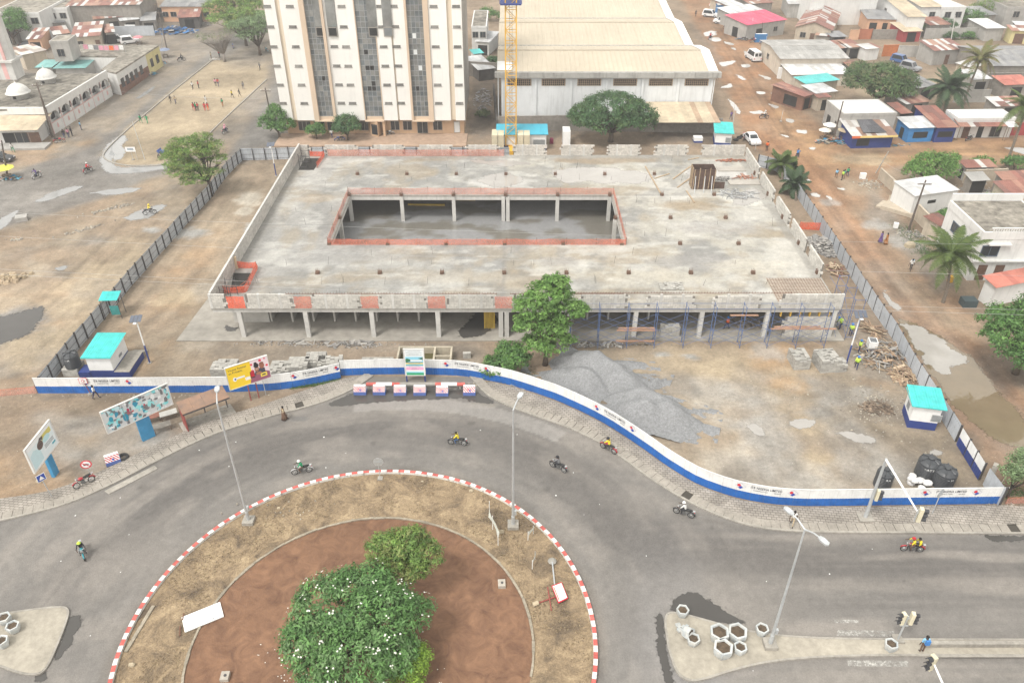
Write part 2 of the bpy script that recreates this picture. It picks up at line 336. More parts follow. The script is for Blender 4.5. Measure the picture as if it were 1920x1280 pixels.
# ================================================================== ROAD
RC=np.array([-10.84,34.77]);RR=16.9
KERB_L=[(-160,1010),(-60,990),(0,978),(70,962),(130,945),(200,915),(290,868),(340,843),(400,815),(460,796),(520,778),(570,766),(615,752),(650,737),(680,720),(700,706)]
KERB_R=[(880,706),(893,722),(912,742),(950,762),(1000,780),(1060,800),(1120,828),(1170,862),(1220,900),(1280,937),(1340,966),(1400,986),(1450,995),(1520,999),(1600,1000),(1760,1001),(2150,1003)]
BACK_L=[(-160,955),(-60,945),(0,936),(80,925),(130,910),(200,880),(290,836),(340,812),(400,787),(460,770),(500,757),(545,742),(585,728),(625,716),(655,708),(690,704)]
BACK_R=[(886,706),(900,712),(925,718),(960,726),(1005,741),(1050,756),(1130,794),(1200,840),(1260,884),(1320,918),(1400,942),(1480,952),(1560,952),(1700,950),(1870,948),(1920,950),(2150,950)]
kl=smooth_line([gxy(*p)for p in KERB_L]);kr=smooth_line([gxy(*p)for p in KERB_R]);bl=smooth_line([gxy(*p)for p in BACK_L]);br=smooth_line([gxy(*p)for p in BACK_R])
def _rs(P,n):
 seg=[np.linalg.norm(P[i+1]-P[i])for i in range(len(P)-1)];cum=np.concatenate([[0],np.cumsum(seg)]);out=[]
 for i in range(n+1):
  t=cum[-1]*i/n;j=min(max(np.searchsorted(cum,t,'right')-1,0),len(seg)-1);out.append(P[j]+(P[j+1]-P[j])*((t-cum[j])/max(seg[j],1e-9)))
 return out
ML=[(p+q)/2 for p,q in zip(_rs(kl,60),_rs(bl,60))];MR=[(p+q)/2 for p,q in zip(_rs(kr,60),_rs(br,60))]
rpoly=[tuple(p)for p in ML]+[gxy(690,703.5),gxy(886,704)]+[tuple(p)for p in MR]+[(120,46),(120,-60),(-120,-60),(-120,42)]
rx=np.arange(-56,56.1,.24);ry=np.arange(18,66,.24);RX,RY=np.meshgrid(rx,ry)
rm=pip(RX,RY,rpoly)
rad=np.hypot(RX-RC[0],RY-RC[1]);ang=np.arctan2(RY-RC[1],RX-RC[0])
acol=np.zeros(RX.shape+(3,));acol[:]=(.165,.154,.142)
def rl(m,c,a=1.0):
 global acol
 m=(np.clip(m,0,1)*a)[...,None];acol=acol*(1-m)+np.array(c)*m
nz=fbm(RX*.12+3,RY*.12,5,5)
arc=fbm(ang*5+1.1*nz,rad*.55+.6*nz,21,4)
lin=fbm(RX*.05,RY*.75+.6*nz,23,4)
wr=np.clip((RX-8)/14,0,1);stre=arc*(1-wr)+lin*wr
DK=(.09,.083,.078);LT=(.235,.213,.19)
ring=np.exp(-((rad-RR-6.3)/3.4)**2);ring2=np.exp(-((rad-RR-1.6)/1.1)**2)
dyr=RY-np.interp(RX,[5,14,30,60],[46,43.2,41.2,41.0]);strt=np.exp(-(dyr/2.9)**2)*np.clip((RX-4)/8,0,1)
ringw=ring*np.clip((RY-33)/8,0,1)
rl(np.clip(ringw*(1-.8*np.clip((RX-4)/10,0,1))+strt,0,1)*(.75+.5*stre),DK,.72)
lefts=np.exp(-((RY-(52.5+.28*(RX+35)))/3.2)**2)*np.clip((-18-RX)/10,0,1);rl(lefts*(.5+.8*stre),DK,.6)
rl(np.clip((stre-.5)*4,0,1),LT,.42);rl(np.clip((.42-stre)*5,0,1),DK,.32)
rl(np.clip((stre-.48)*3.5+2*(fbm(RX*.16,RY*.16,51,5)-.5),0,1)*(1-ring*.7),LT,.5)
st2=fbm(ang*3,rad*2.6+.5*nz,61,3)*(1-wr)+fbm(RX*.03,RY*3.0+.5*nz,62,3)*wr;rl((st2-.55)*4,LT,.2);rl((.45-st2)*4,DK,.18)
for k in range(16):rblob_l=(random.uniform(-40,50),random.uniform(30,60),random.uniform(.15,.5));rl((1-np.hypot(RX-rblob_l[0],RY-rblob_l[1])/rblob_l[2]/(.6+.8*fbm(RX,RY,5)))*3,(.07,.065,.06),.5)
for k in range(5):
 a0=random.uniform(.3,2.8);r0=RR+random.uniform(2,13);d_=rad-(r0+2.2*(fbm(ang*6+k,ang*0+k,90+k,4)-.5)+random.uniform(-3,3)*(ang-a0));rl(np.exp(-(d_/.09)**2)*(abs(ang-a0)<random.uniform(.15,.5)),(.07,.065,.06),.28)
rl(np.exp(-((RX-15)/5)**2-((RY-37)/3)**2),LT,.6);rl(np.exp(-((RX+30)/6)**2-((RY-42)/3)**2),LT,.45)
rl(np.exp(-((RX-12)/3)**2-((RY-33)/8)**2)*(.4+fbm(RX*.5,RY*.1,8)),(.19,.185,.185),.7)
rl(np.exp(-((rad-RR-.4)/.35)**2)*(fbm(RX*.6,RY*.6,91)),(.15,.13,.105),.5)
def rblob(px,py,ax,ay,c,a,sd=0,rot=0.0):
 g=G(px,py);dx=RX-g.x;dy=RY-g.y;cr,sr=math.cos(rot),math.sin(rot)
 d=np.sqrt(((dx*cr+dy*sr)/ax)**2+((-dx*sr+dy*cr)/ay)**2)+.8*(fbm(RX*1.4,RY*1.4,30+sd)-.5);rl((1.1-d)/.2,c,a)
ASPH=soil_mat('asphalt',7.0,.17,.3,.82,spec=.35)
for a in[(770,700,6,1.6,(.16,.145,.12),.8,1),(905,760,1.5,.5,(.24,.22,.19),.5,2),(1285,925,2.2,.5,(.12,.11,.1),.5,3,-.5),(1370,985,2.5,.3,(.12,.11,.1),.5,4,-.3),(560,785,.9,.4,(.13,.125,.12),.8,5),(700,830,.3,.2,DK,.6,6)]:rblob(*a)
# patched strips of newer surfacing on the north arc
rl((abs(rad-RR-9.7)<.95)&(ang>.95)&(ang<1.75),(.265,.25,.235),.55)
fine=1+.22*(fbm(RX*2.5,RY*2.5,77,3)-.5)
acol=np.clip(acol*fine[...,None],.03,.6)
kp=np.zeros(rm.shape,bool);kp[:-1,:-1]=rm[:-1,:-1]&rm[1:,:-1]&rm[:-1,1:]&rm[1:,1:]
struct(grid_obj('road',RX,RY,np.full(RX.shape,.012),acol,ASPH,kp))
far=MB();far.poly([(-120,-60,.008),(120,-60,.008),(120,44,.008),(55,44,.008),(55,19,.008),(-59,19,.008),(-55,46,.008),(-120,42,.008)])
struct(far.build('road',M('asphalt_plain',(.21,.2,.19),.85,.1,4)))
# ================================================================== PAVEMENTS
PAVE=bpy.data.materials.new('interlocking_pavers');PAVE.use_nodes=True
def _pave(m):
 n=m.node_tree.nodes;l=m.node_tree.links;b=n['Principled BSDF'];b.inputs['Roughness'].default_value=.9
 geo=n.new('ShaderNodeNewGeometry');mp=n.new('ShaderNodeMapping');mp.inputs['Rotation'].default_value=(0,0,.12);l.new(geo.outputs['Position'],mp.inputs[0])
 br_=n.new('ShaderNodeTexBrick');br_.inputs['Scale'].default_value=1.0;br_.inputs['Brick Width'].default_value=.42;br_.inputs['Row Height'].default_value=.27;br_.inputs['Mortar Size'].default_value=.022;br_.inputs['Mortar Smooth'].default_value=.3
 br_.inputs['Color1'].default_value=(.32,.29,.255,1);br_.inputs['Color2'].default_value=(.25,.225,.195,1);br_.inputs['Mortar'].default_value=(.1,.085,.07,1);l.new(mp.outputs[0],br_.inputs['Vector'])
 t=n.new('ShaderNodeTexNoise');t.inputs['Scale'].default_value=.6;t.inputs['Detail'].default_value=6;l.new(geo.outputs['Position'],t.inputs['Vector'])
 mr=n.new('ShaderNodeMapRange');mr.inputs[1].default_value=.3;mr.inputs[2].default_value=.7;mr.inputs[3].default_value=.72;mr.inputs[4].default_value=1.2;l.new(t.outputs['Fac'],mr.inputs[0])
 vm=n.new('ShaderNodeVectorMath');vm.operation='SCALE';l.new(br_.outputs['Color'],vm.inputs[0]);l.new(mr.outputs[0],vm.inputs['Scale']);l.new(vm.outputs[0],b.inputs['Base Color'])
 bp=n.new('ShaderNodeBump');bp.inputs['Strength'].default_value=.7;bp.inputs['Distance'].default_value=.02;bp.invert=True;l.new(br_.outputs['Fac'],bp.inputs['Height']);l.new(bp.outputs[0],b.inputs['Normal'])
_pave(PAVE)
CONC=M('concrete_kerb',(.36,.335,.295),.9,.16,3,.15,bump=.3,streak=.25)
SLABM=M('drain_slab_concrete',(.335,.305,.265),.92,.14,5,.14,bump=.25)
def inward(K,Bk,d):
 out=[]
 for i,p in enumerate(K):
  t=K[min(i+1,len(K)-1)]-K[max(i-1,0)];t=t/np.linalg.norm(t);nn=np.array([-t[1],t[0]])
  out.append(p+nn*d)
 return out
def pavement(K,Bk,nm,skip):
 n=130;k0=_rs(K,n);b0=_rs(Bk,n);k1=inward(k0,b0,.18);k2=inward(k0,b0,1.02)
 root=bpy.data.objects.new('pavement',None);C.objects.link(root);struct(root)
 mb=MB()
 for i in range(n):
  if np.linalg.norm(b0[i]-k0[i])<1.1:continue
  a,b_,c,d=k2[i],k2[i+1],b0[i+1],b0[i]
  mb.add([(*a,.115),(*b_,.115),(*c,.115),(*d,.115),(*c,0),(*d,0)],[(0,1,2,3),(3,2,4,5)])
 mb.build('paver_field',PAVE,root)
 kb=MB()
 for i in range(n):
  kb.add([(*k0[i],0),(*k0[i+1],0),(*k1[i+1],0),(*k1[i],0),(*k0[i],.14),(*k0[i+1],.14),(*k1[i+1],.14),(*k1[i],.14)],[(0,1,5,4),(4,5,6,7),(7,6,2,3)])
 kb.build('kerb',CONC,root)
 bed=MB()
 for i in range(n):bed.add([(*k1[i],.06),(*k1[i+1],.06),(*k2[i+1],.06),(*k2[i],.06)],[(0,1,2,3)])
 bed.build('drain_channel',M('drain_dark',(.07,.062,.052),.9),root)
 sl_=MB();sl_.box(-.37,0,0,.37,.82,.075);sl_.box(-.22,.3,.075,-.17,.34,.083);sl_.box(.17,.3,.075,.22,.34,.083);sme=sl_.mesh('drain_slab');sme.materials.append(SLABM)
 L=sum(np.linalg.norm(k0[i+1]-k0[i])for i in range(n));ns=int(L/.78);pp=_rs(k1,ns)
 for i in range(ns):
  if i in skip:continue
  p=(pp[i]+pp[i+1])/2;t=pp[i+1]-pp[i]
  if abs(p[0])>52:continue
  o=mk('drain_slab',sme,None,root,(p[0],p[1],.055+random.uniform(0,.012)),math.atan2(t[1],t[0])+random.uniform(-.01,.01));o.scale=(np.linalg.norm(t)/.78,1,1)
 return root
pavement(kl,bl,'left',{41,52});pavement(kr,br,'right',{33,68,90})
# the broken edge and worn ramp at the left kerb
rp_=MB();rp_.prism([gxy(*p)for p in[(196,921),(290,873),(296,879),(204,927)]],0,.07);struct(rp_.build('kerb_ramp',CONC))
# ================================================================== ROUNDABOUT ISLAND
isl=MB();n=96
isl.add([(RC[0],RC[1],.16)]+[(RC[0]+(RR-.3)*math.cos(2*math.pi*k/n),RC[1]+(RR-.3)*math.sin(2*math.pi*k/n),.16)for k in range(n)],[(0,1+k,1+(k+1)%n)for k in range(n)])
def dry_grass():
 m=bpy.data.materials.new('dry_grass_soil');m.use_nodes=True;n_=m.node_tree.nodes;l=m.node_tree.links;b=n_['Principled BSDF'];b.inputs['Roughness'].default_value=1;b.inputs['Specular IOR Level'].default_value=.1
 geo=n_.new('ShaderNodeNewGeometry');t1=n_.new('ShaderNodeTexNoise');t1.inputs['Scale'].default_value=.42;t1.inputs['Detail'].default_value=9;t1.inputs['Roughness'].default_value=.72;t1.inputs['Distortion'].default_value=.8;l.new(geo.outputs['Position'],t1.inputs['Vector'])
 r=n_.new('ShaderNodeValToRGB');e=r.color_ramp.elements;e[0].position=.34;e[0].color=(.11,.085,.062,1);e[1].position=.66;e[1].color=(.36,.275,.175,1);x=e.new(.5);x.color=(.235,.175,.112,1);l.new(t1.outputs['Fac'],r.inputs[0])
 t2=n_.new('ShaderNodeTexNoise');t2.inputs['Scale'].default_value=6;t2.inputs['Detail'].default_value=6;t2.inputs['Distortion'].default_value=1.5;l.new(geo.outputs['Position'],t2.inputs['Vector'])
 mr=n_.new('ShaderNodeMapRange');mr.inputs[1].default_value=.3;mr.inputs[2].default_value=.7;mr.inputs[3].default_value=.72;mr.inputs[4].default_value=1.28;l.new(t2.outputs['Fac'],mr.inputs[0])
 vm=n_.new('ShaderNodeVectorMath');vm.operation='SCALE';l.new(r.outputs[0],vm.inputs[0]);l.new(mr.outputs[0],vm.inputs['Scale']);l.new(vm.outputs[0],b.inputs['Base Color'])
 bp=n_.new('ShaderNodeBump');bp.inputs['Strength'].default_value=.8;bp.inputs['Distance'].default_value=.08;l.new(t2.outputs['Fac'],bp.inputs['Height']);l.new(bp.outputs[0],b.inputs['Normal'])
 return m
struct(isl.build('roundabout_ground',dry_grass()))
R2=12.1;RC2=(RC[0]+.25,RC[1]-.75)
bed=MB();bed.add([(*RC2,.17)]+[(RC2[0]+R2*math.cos(2*math.pi*k/n),RC2[1]+R2*math.sin(2*math.pi*k/n),.17)for k in range(n)],[(0,1+k,1+(k+1)%n)for k in range(n)])
def bed_soil():
 m=M('red_bed_soil',(.255,.145,.088),1,.2,.8,.15,col2=(.115,.064,.043),bump=.7,bscale=7,spec=.1);q=[x for x in m.node_tree.nodes if x.type=='TEX_NOISE'][0];q.inputs['Distortion'].default_value=.9;q.inputs['Detail'].default_value=10;q.inputs['Roughness'].default_value=.72;return m
struct(bed.build('planting_bed',bed_soil()))
# kerb blocks of the ring
kroot=thing('roundabout_kerb','round kerb wall of red and white painted blocks around the planted roundabout','kerb',(RC[0],RC[1],0))
REDP=M('red_kerb_paint',(.58,.13,.11),.8,.2,3,.2,streak=.35);WHP=M('white_kerb_paint',(.74,.73,.70),.8,.14,3,.14,streak=.5)
nk=204;kbm=[]
for q in range(2):
 b=MB();a=math.pi/nk*.985;st=2
 for j in range(st):
  a0=-a+2*a*j/st;a1=-a+2*a*(j+1)/st
  def pt(r,t,z):return(r*math.cos(t),r*math.sin(t),z)
  ro,ri=RR+.0,RR-.3;vs=[pt(ro,a0,0),pt(ro,a1,0),pt(ri,a1,0),pt(ri,a0,0),pt(ro,a0,.4),pt(ro,a1,.4),pt(ri,a1,.4),pt(ri,a0,.4)]
  b.add(vs,[(4,5,6,7),(0,1,5,4)],0);b.add(vs,[(2,3,7,6)],1)
  if j==0:b.add(vs,[(3,0,4,7)],0)
  if j==st-1:b.add(vs,[(1,2,6,5)],0)
 me=b.mesh('kerb_block');me.materials.append(REDP if q else WHP);me.materials.append(M('white_kerb_inner',(.68,.665,.63),.85,.1,5,.12,streak=.75));kbm.append(me)
for i in range(nk):
 t=2*math.pi*i/nk;
 if RC[1]+RR*math.sin(t)<24:continue
 mk('kerb_block',kbm[i%2],None,kroot,(0,0,random.uniform(-.01,.01)),t)
 # inner low edging: worn concrete pieces
ieroot=thing('bed_edging','thin broken concrete edging ring around the red soil bed','edging',(RC2[0],RC2[1],.16))
em=MB();em.box(-.46,-.09,0,.46,.09,.13);eme=em.mesh('edging_piece');eme.materials.append(M('edging_concrete',(.36,.315,.245),.95,.2,4,.25,streak=.3))
for i in range(82):
 t=2*math.pi*i/82
 if RC2[1]+R2*math.sin(t)<25 or random.random()<.03:continue
 o=mk('edging_piece',eme,None,ieroot,(R2*math.cos(t),R2*math.sin(t),random.uniform(-.05,.0)),t+math.pi/2+random.uniform(-.03,.03));o.scale=(1,random.uniform(.8,1.2),1)
 # ================================================================== TRAFFIC ISLANDS
ISL_M=M('island_concrete',(.38,.345,.285),.93,.14,2.2,.14,bump=.2,streak=.0)
def island(px,name):
 P=[gxy(*p)for p in px];P=P+[P[0]];P=smooth_line(P,2)[:-1]
 q=MB();q.prism([tuple(p)for p in P],0,.15);o=struct(q.build(name,ISL_M))
 kq=MB();c_=np.mean(P,0)
 for i in range(len(P)):
  a,b=P[i],P[(i+1)%len(P)];t=(b-a);L=np.linalg.norm(t)
  if L<.05:continue
  t/=L;nn=np.array([-t[1],t[0]]);
  kq.add([(*(a-nn*.02),0),(*(b-nn*.02),0),(*(b+nn*.13),0),(*(a+nn*.13),0),(*(a-nn*.02),.165),(*(b-nn*.02),.165),(*(b+nn*.13),.165),(*(a+nn*.13),.165)],[(0,1,5,4),(4,5,6,7),(7,6,2,3)])
 kq.build('kerb',CONC,o);return o
island([(-60,1160),(0,1152),(60,1143),(115,1137),(131,1142),(129,1160),(108,1215),(86,1262),(60,1268),(30,1262),(0,1250),(-60,1240)][::-1],'traffic_island')
island([(1243,1155),(1262,1146),(1320,1162),(1400,1184),(1500,1196),(1700,1199),(2150,1199),(2150,1232),(1700,1230),(1560,1232),(1450,1240),(1380,1256),(1320,1276),(1290,1279),(1266,1262),(1252,1215)][::-1],'median_island')
wm=MB();a=G(1735,1212,.15);wm.box(a.x,a.y-.05,.15,60,a.y+.25,.52);wm.box(a.x,a.y-.85,.15,60,a.y-.7,.24)
tag(wm.build('median_wall',CONC),'low concrete wall along the median beside the pedestrian in blue','wall')
# low kerb around the sand pitch
pk=MB();PK_=smooth_line([gxy(*p)for p in[(500,150),(400,243),(345,300),(300,312),(230,312),(196,300),(192,288),(240,242),(330,167),(400,112)]],2)
for p,q in zip(PK_[:-1],PK_[1:]):pk.bar((*p,.07),(*q,.07),.22,.16)
struct(pk.build('pitch_kerb',CONC))
# painted give-way bars
def paint(px,nm='road_marking'):
 q=MB();q.poly([G(*p,.018)for p in px]);return struct(q.build(nm,worn_paint()))
def worn_paint():
 if 'worn_paint' in MATS:return MATS['worn_paint']
 m=M('worn_paint',(.5,.485,.45),.8,.2,3,.2);n_=m.node_tree.nodes;l=m.node_tree.links;t=n_.new('ShaderNodeTexNoise');t.inputs['Scale'].default_value=2.6;t.inputs['Detail'].default_value=7;t.inputs['Roughness'].default_value=.75
 g_=n_.new('ShaderNodeNewGeometry');l.new(g_.outputs['Position'],t.inputs['Vector']);r=n_.new('ShaderNodeValToRGB');r.color_ramp.elements[0].position=.38;r.color_ramp.elements[1].position=.62;l.new(t.outputs['Fac'],r.inputs[0]);l.new(r.outputs[0],n_['Principled BSDF'].inputs['Alpha']);return m
paint([(1569,1191),(1679,1193),(1677,1182),(1571,1180)]);paint([(1590,1248),(1705,1249),(1703,1238),(1589,1237)]);paint([(1565,1167),(1610,1167),(1609,1161),(1565,1161)])
# ================================================================== PUDDLES
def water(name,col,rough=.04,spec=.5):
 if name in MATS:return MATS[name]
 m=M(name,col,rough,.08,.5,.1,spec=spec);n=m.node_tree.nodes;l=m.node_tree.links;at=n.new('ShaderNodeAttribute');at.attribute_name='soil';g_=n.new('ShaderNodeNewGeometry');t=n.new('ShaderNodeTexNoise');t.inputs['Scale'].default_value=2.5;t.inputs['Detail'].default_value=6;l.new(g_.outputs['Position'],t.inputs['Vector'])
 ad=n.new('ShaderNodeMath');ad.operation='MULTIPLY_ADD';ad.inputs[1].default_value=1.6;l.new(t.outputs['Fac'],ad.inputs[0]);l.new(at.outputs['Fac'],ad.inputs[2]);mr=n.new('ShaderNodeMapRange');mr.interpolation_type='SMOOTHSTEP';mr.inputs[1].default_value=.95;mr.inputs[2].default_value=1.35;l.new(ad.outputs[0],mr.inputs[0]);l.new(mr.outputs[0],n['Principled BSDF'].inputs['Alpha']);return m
WAT=water('muddy_water',(.10,.085,.062));WAT2=water('brown_water',(.20,.155,.10),.03,1.0);WATD=water('wet_asphalt',(.072,.067,.062),.14,.4);PUDSKY=water('puddle_painted_sky',(.50,.485,.46),.1,.6);PUDSKY2=water('puddle_painted_sky_mid',(.36,.34,.315),.08,.6);PUDSKYG=water('puddle_painted_sky_grey',(.27,.27,.265),.08,.6)  # the three pale puddle bases paint the sky's reflection into the colour
def puddle(px,mat=WAT,z=.012,it=2,jig=.25,seed=0,zlev=0.0):
 P=[gxy(*p,zlev)for p in px];P=smooth_line(P+[P[0]],it)[:-1];A=np.array(P);sz=A.max(0)-A.min(0);st=max(.1,min(.3,sz.min()/30));X,Y=np.meshgrid(np.arange(A[:,0].min()-1.5,A[:,0].max()+1.5,st),np.arange(A[:,1].min()-1.5,A[:,1].max()+1.5,st))
 wX=X+jig*2.6*(fbm(X*.8,Y*.8,300+seed,5)-.5);wY=Y+jig*2.6*(fbm(X*.8,Y*.8,400+seed,5)-.5);m_=blur(pip(wX,wY,[tuple(p)for p in P]).astype(float),3);PN[0]+=1
 o=grid_obj('puddle',X,Y,np.full(X.shape,zlev+z+.0004*(PN[0]%12)),np.repeat(m_[...,None],3,2),mat,blur((m_>.02).astype(float),1)>0);return struct(o)
PN=[0]
for i,(p,m,j)in enumerate([([(1680,597),(1730,612),(1790,650),(1820,670),(1860,715),(1900,770),(1960,830),(1960,860),(1885,835),(1830,800),(1790,760),(1745,695),(1710,645),(1686,615)],WAT2,.5),([(1690,603),(1735,617),(1790,657),(1812,674),(1775,700),(1748,690),(1712,640)],WAT,.7),([(1420,140),(1446,146),(1440,152)],WAT,.4),([(1395,95),(1404,99),(1398,102)],WAT,.3),([(1440,195),(1462,200),(1455,206)],WAT,.4),([(1380,140),(1398,148),(1390,152)],WAT,.4),([(190,298),(200,272),(232,250),(238,262),(215,285),(205,305),(225,318),(300,308),(330,308),(310,318),(215,328),(195,320)],WAT,.2),([(65,378),(100,358),(165,345),(120,365),(80,380)],WAT,.4),([(170,362),(230,352),(275,352),(220,368)],WAT,.4),([(230,410),(270,390),(315,380),(290,405),(250,414)],WAT,.4),([(-30,430),(20,398),(40,392),(10,425),(-30,445)],WAT,.4),([(98,505),(128,496),(122,508)],WAT,.2),([(-40,600),(30,590),(90,570),(60,625),(0,645),(-40,650)],WATD,.3),([(655,741),(680,728),(870,728),(905,742),(930,757),(900,756),(870,745),(780,749),(700,754),(600,764)],WATD,.1),([(1256,1144),(1262,1118),(1300,1110),(1330,1126),(1375,1158),(1410,1175),(1330,1162),(1264,1143)],WATD,.2),([(1240,1150),(1230,1158),(1236,1230),(1250,1285),(1262,1282),(1250,1220),(1241,1160)],WATD,.2),([(132,1155),(150,1152),(152,1172),(128,1215),(108,1238),(98,1236),(120,1190)],WATD,.2),([(66,1262),(84,1256),(88,1275),(70,1285)],WATD,.15),([(1850,1006),(1900,1006),(1960,1010),(1900,1014),(1840,1010)],WATD,.2),([(1476,792),(1520,782),(1532,792),(1500,806)],WAT,.3),([(1565,812),(1600,808),(1655,828),(1620,832)],WAT,.3),([(1745,846),(1768,844),(1764,852),(1748,852)],WAT,.1),([(1400,800),(1415,790),(1440,812),(1420,818)],WAT,.3),([(1318,62),(1340,57),(1347,66),(1320,69)],WAT,.6),([(1330,72),(1350,70),(1352,78),(1335,79)],WAT,.3),([(1357,78),(1376,82),(1374,86),(1360,82)],WAT,.3),([(1370,90),(1380,90),(1380,96)],WAT,.2),([(1350,118),(1380,113),(1372,122),(1352,126)],WAT,.4),([(1390,122),(1405,120),(1406,127),(1392,127)],WAT,.2),([(1418,172),(1436,172),(1434,177),(1420,177)],WAT,.2),([(1446,174),(1470,176),(1472,186),(1460,186)],WAT,.4),([(1365,186),(1380,196),(1392,214),(1385,214),(1372,200)],WAT,.4),([(1405,210),(1432,206),(1430,213),(1408,214)],WAT,.4),([(1473,223),(1490,224),(1490,231),(1478,230)],WAT,.3),([(1493,244),(1514,245),(1512,252),(1496,250)],WAT,.3),([(1462,252),(1480,255),(1478,259)],WAT,.2),([(1885,277),(1930,277),(1930,292),(1905,285)],WAT,.4),([(1520,362),(1535,362),(1538,369),(1524,368)],WAT,.3),([(1548,366),(1562,372),(1556,376)],WAT,.2),([(1568,352),(1586,354),(1584,358)],WAT,.2),([(1512,335),(1522,338),(1516,341)],WAT,.2),([(1656,540),(1670,560),(1690,580),(1680,582),(1664,562)],WAT,.4),([(1516,277),(1528,276),(1527,281),(1518,281)],WAT,.2),([(210,275),(235,272),(232,300),(206,300)],WAT,.3),([(255,185),(290,160),(292,164),(262,186)],WAT,.2),([(1352,165),(1375,155),(1370,166)],WAT,.3)]):  # second outline: pale overlay, sky reflection painted on the right pool
 if m is WAT:m=(PUDSKY if p[0][1]<400 else PUDSKY2)if p[0][0]>1000 else PUDSKYG
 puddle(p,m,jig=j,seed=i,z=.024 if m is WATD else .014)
 # ================================================================== FENCES AND HOARDING
STEEL=M('fence_sheet_steel',(.50,.53,.57),.5,.1,1.2,.12,metal=.05,spec=.4,streak=.12);POSTM=M('dark_steel_post',(.085,.08,.082),.6,.15,5,.1)
def sheet_mesh(nm,n,h,split=None,rib=.022):
 b=MB();xs=[]
 for i in range(n):
  t=i/n;xs+=[(t,0),(t+.62/n,0),(t+.72/n,-rib),(t+.9/n,-rib)]
 xs.append((1,0))
 lv=[0,h]if split is None else[0,split,h]
 for j in range(len(lv)-1):
  vs=[]
  for x,y in xs:vs+=[(x,y,lv[j]),(x,y,lv[j+1])]
  for x,y in xs:vs+=[(x,y+.012,lv[j]),(x,y+.012,lv[j+1])]
  m_=len(xs)*2;fs=[]
  for i in range(len(xs)-1):fs+=[(2*i,2*i+2,2*i+3,2*i+1),(m_+2*i,m_+2*i+1,m_+2*i+3,m_+2*i+2)]
  b.add(vs,fs,j)
 return b.mesh(nm)
FPANEL=sheet_mesh('fence_sheet',6,2.0);FPANEL.materials.append(STEEL)
pm=MB();pm.box(-.06,-.02,0,.06,.012,2.06);pm.box(-.012,-.14,0,.012,-.02,2.06);pm.box(-.06,-.155,0,.06,-.14,2.06);POST=pm.mesh('post');POST.materials.append(POSTM)
rm_=MB()
for z in(.25,1.0,1.75):rm_.box(0,-.04,z,1,-.024,z+.035)
RAIL=rm_.mesh('rail');RAIL.materials.append(POSTM)
def fence(label,pts,step=1.9,side=1,gaps=(),tilt=0.0):
 o0=pts[0];root=thing('sheet_metal_fence',label,'fence',(o0[0],o0[1],0));P=resample(pts,step)
 for i in range(len(P)-1):
  a,b=(P[i],P[i+1])if side>0 else(P[i+1],P[i]);t=b-a;L=np.linalg.norm(t);an=math.atan2(t[1],t[0]);loc=(a[0]-o0[0],a[1]-o0[1],0)
  mk('post',POST,None,root,(loc[0],loc[1],random.uniform(-.05,.12)),an)
  if i in gaps:continue
  o=mk('fence_sheet',FPANEL,None,root,(loc[0],loc[1],random.uniform(-.03,.04)),an);o.scale=(L,1,1)
  o.rotation_euler=(random.uniform(-.015,.015)+tilt,random.uniform(-.006,.006),an)
  o=mk('rail',RAIL,None,root,loc,an);o.scale=(L,1,1)
 return root
Z2=2.0
fence('long grey sheet metal fence between the dirt lot and the left of the site',[gxy(*p,Z2)for p in[(70,706),(126,638),(194,561),(239,508),(306,437),(349,390),(388,350),(418,310),(450,279)]],side=1)
fence('grey sheet metal fence behind the far left corner of the building',[gxy(*p,Z2)for p in[(450,279),(560,276),(760,276),(955,276)]],side=1)
fence('grey sheet metal fence along the muddy street on the right of the site',[gxy(*p,Z2)for p in[(1458,298),(1480,318),(1510,362),(1546,412),(1580,462),(1614,510),(1648,560),(1681,605),(1725,679),(1769,744),(1803,797)]],side=-1)
fence('short grey sheet metal fence by the far right corner of the building',[gxy(*p,Z2)for p in[(1424,290),(1458,298)]],side=1)
fence('last short grey fence beside the corner of the blue and white hoarding',[gxy(*p,Z2)for p in[(1857,877),(1887,916)]],side=-1)
HW=M('hoarding_white',(.76,.76,.75),.55,.09,1.4,.06,streak=.14);HB=M('hoarding_blue',(.02,.135,.46),.6,.16,1.4,.12,streak=.12);HN=M('navy_paint',(.03,.055,.22),.6,.1,1.5,.1,streak=.12)
HPAN=sheet_mesh('hoarding_panel',5,1.9,.88,.014);HPAN.materials.append(HB);HPAN.materials.append(HW)
hcap=MB();hcap.box(0,-.03,1.9,1,.05,1.93);HCAP=hcap.mesh('top_rail');HCAP.materials.append(HW)
_gl={}
def glyph(ch,bold=False):
 if ch in _gl:return _gl[ch]
 cu=bpy.data.curves.new('g','FONT');cu.body=ch;cu.resolution_u=2;cu.offset=.012;o=bpy.data.objects.new('g',cu);C.objects.link(o)
 me=bpy.data.meshes.new_from_object(o.evaluated_get(bpy.context.evaluated_depsgraph_get()))
 v=[tuple(p.co)for p in me.vertices];f=[tuple(p.vertices)for p in me.polygons];w=max([p[0]for p in v],default=.3)+.06
 bpy.data.objects.remove(o);bpy.data.curves.remove(cu);bpy.data.meshes.remove(me);_gl[ch]=(v,f,w if ch!=' ' else .32);return _gl[ch]
def text_on(b,txt,fn,size,mi=0,tint=None,x0=0.0,y0=0.0,center=True,stretch=1.0):
 """lettering laid on a surface; fn(x, y) gives the surface point"""
 W_=sum(glyph(c)[2]for c in txt)*size*stretch;x=x0-W_/2 if center else x0
 for c in txt:
  v,f,w=glyph(c)
  if v:b.add([fn(x+p[0]*size*stretch,y0+p[1]*size)for p in v],f,mi,tint)
  x+=w*size*stretch
HOARD1=[(72,737),(150,737),(300,736),(430,735),(525,731),(580,722),(640,709)]
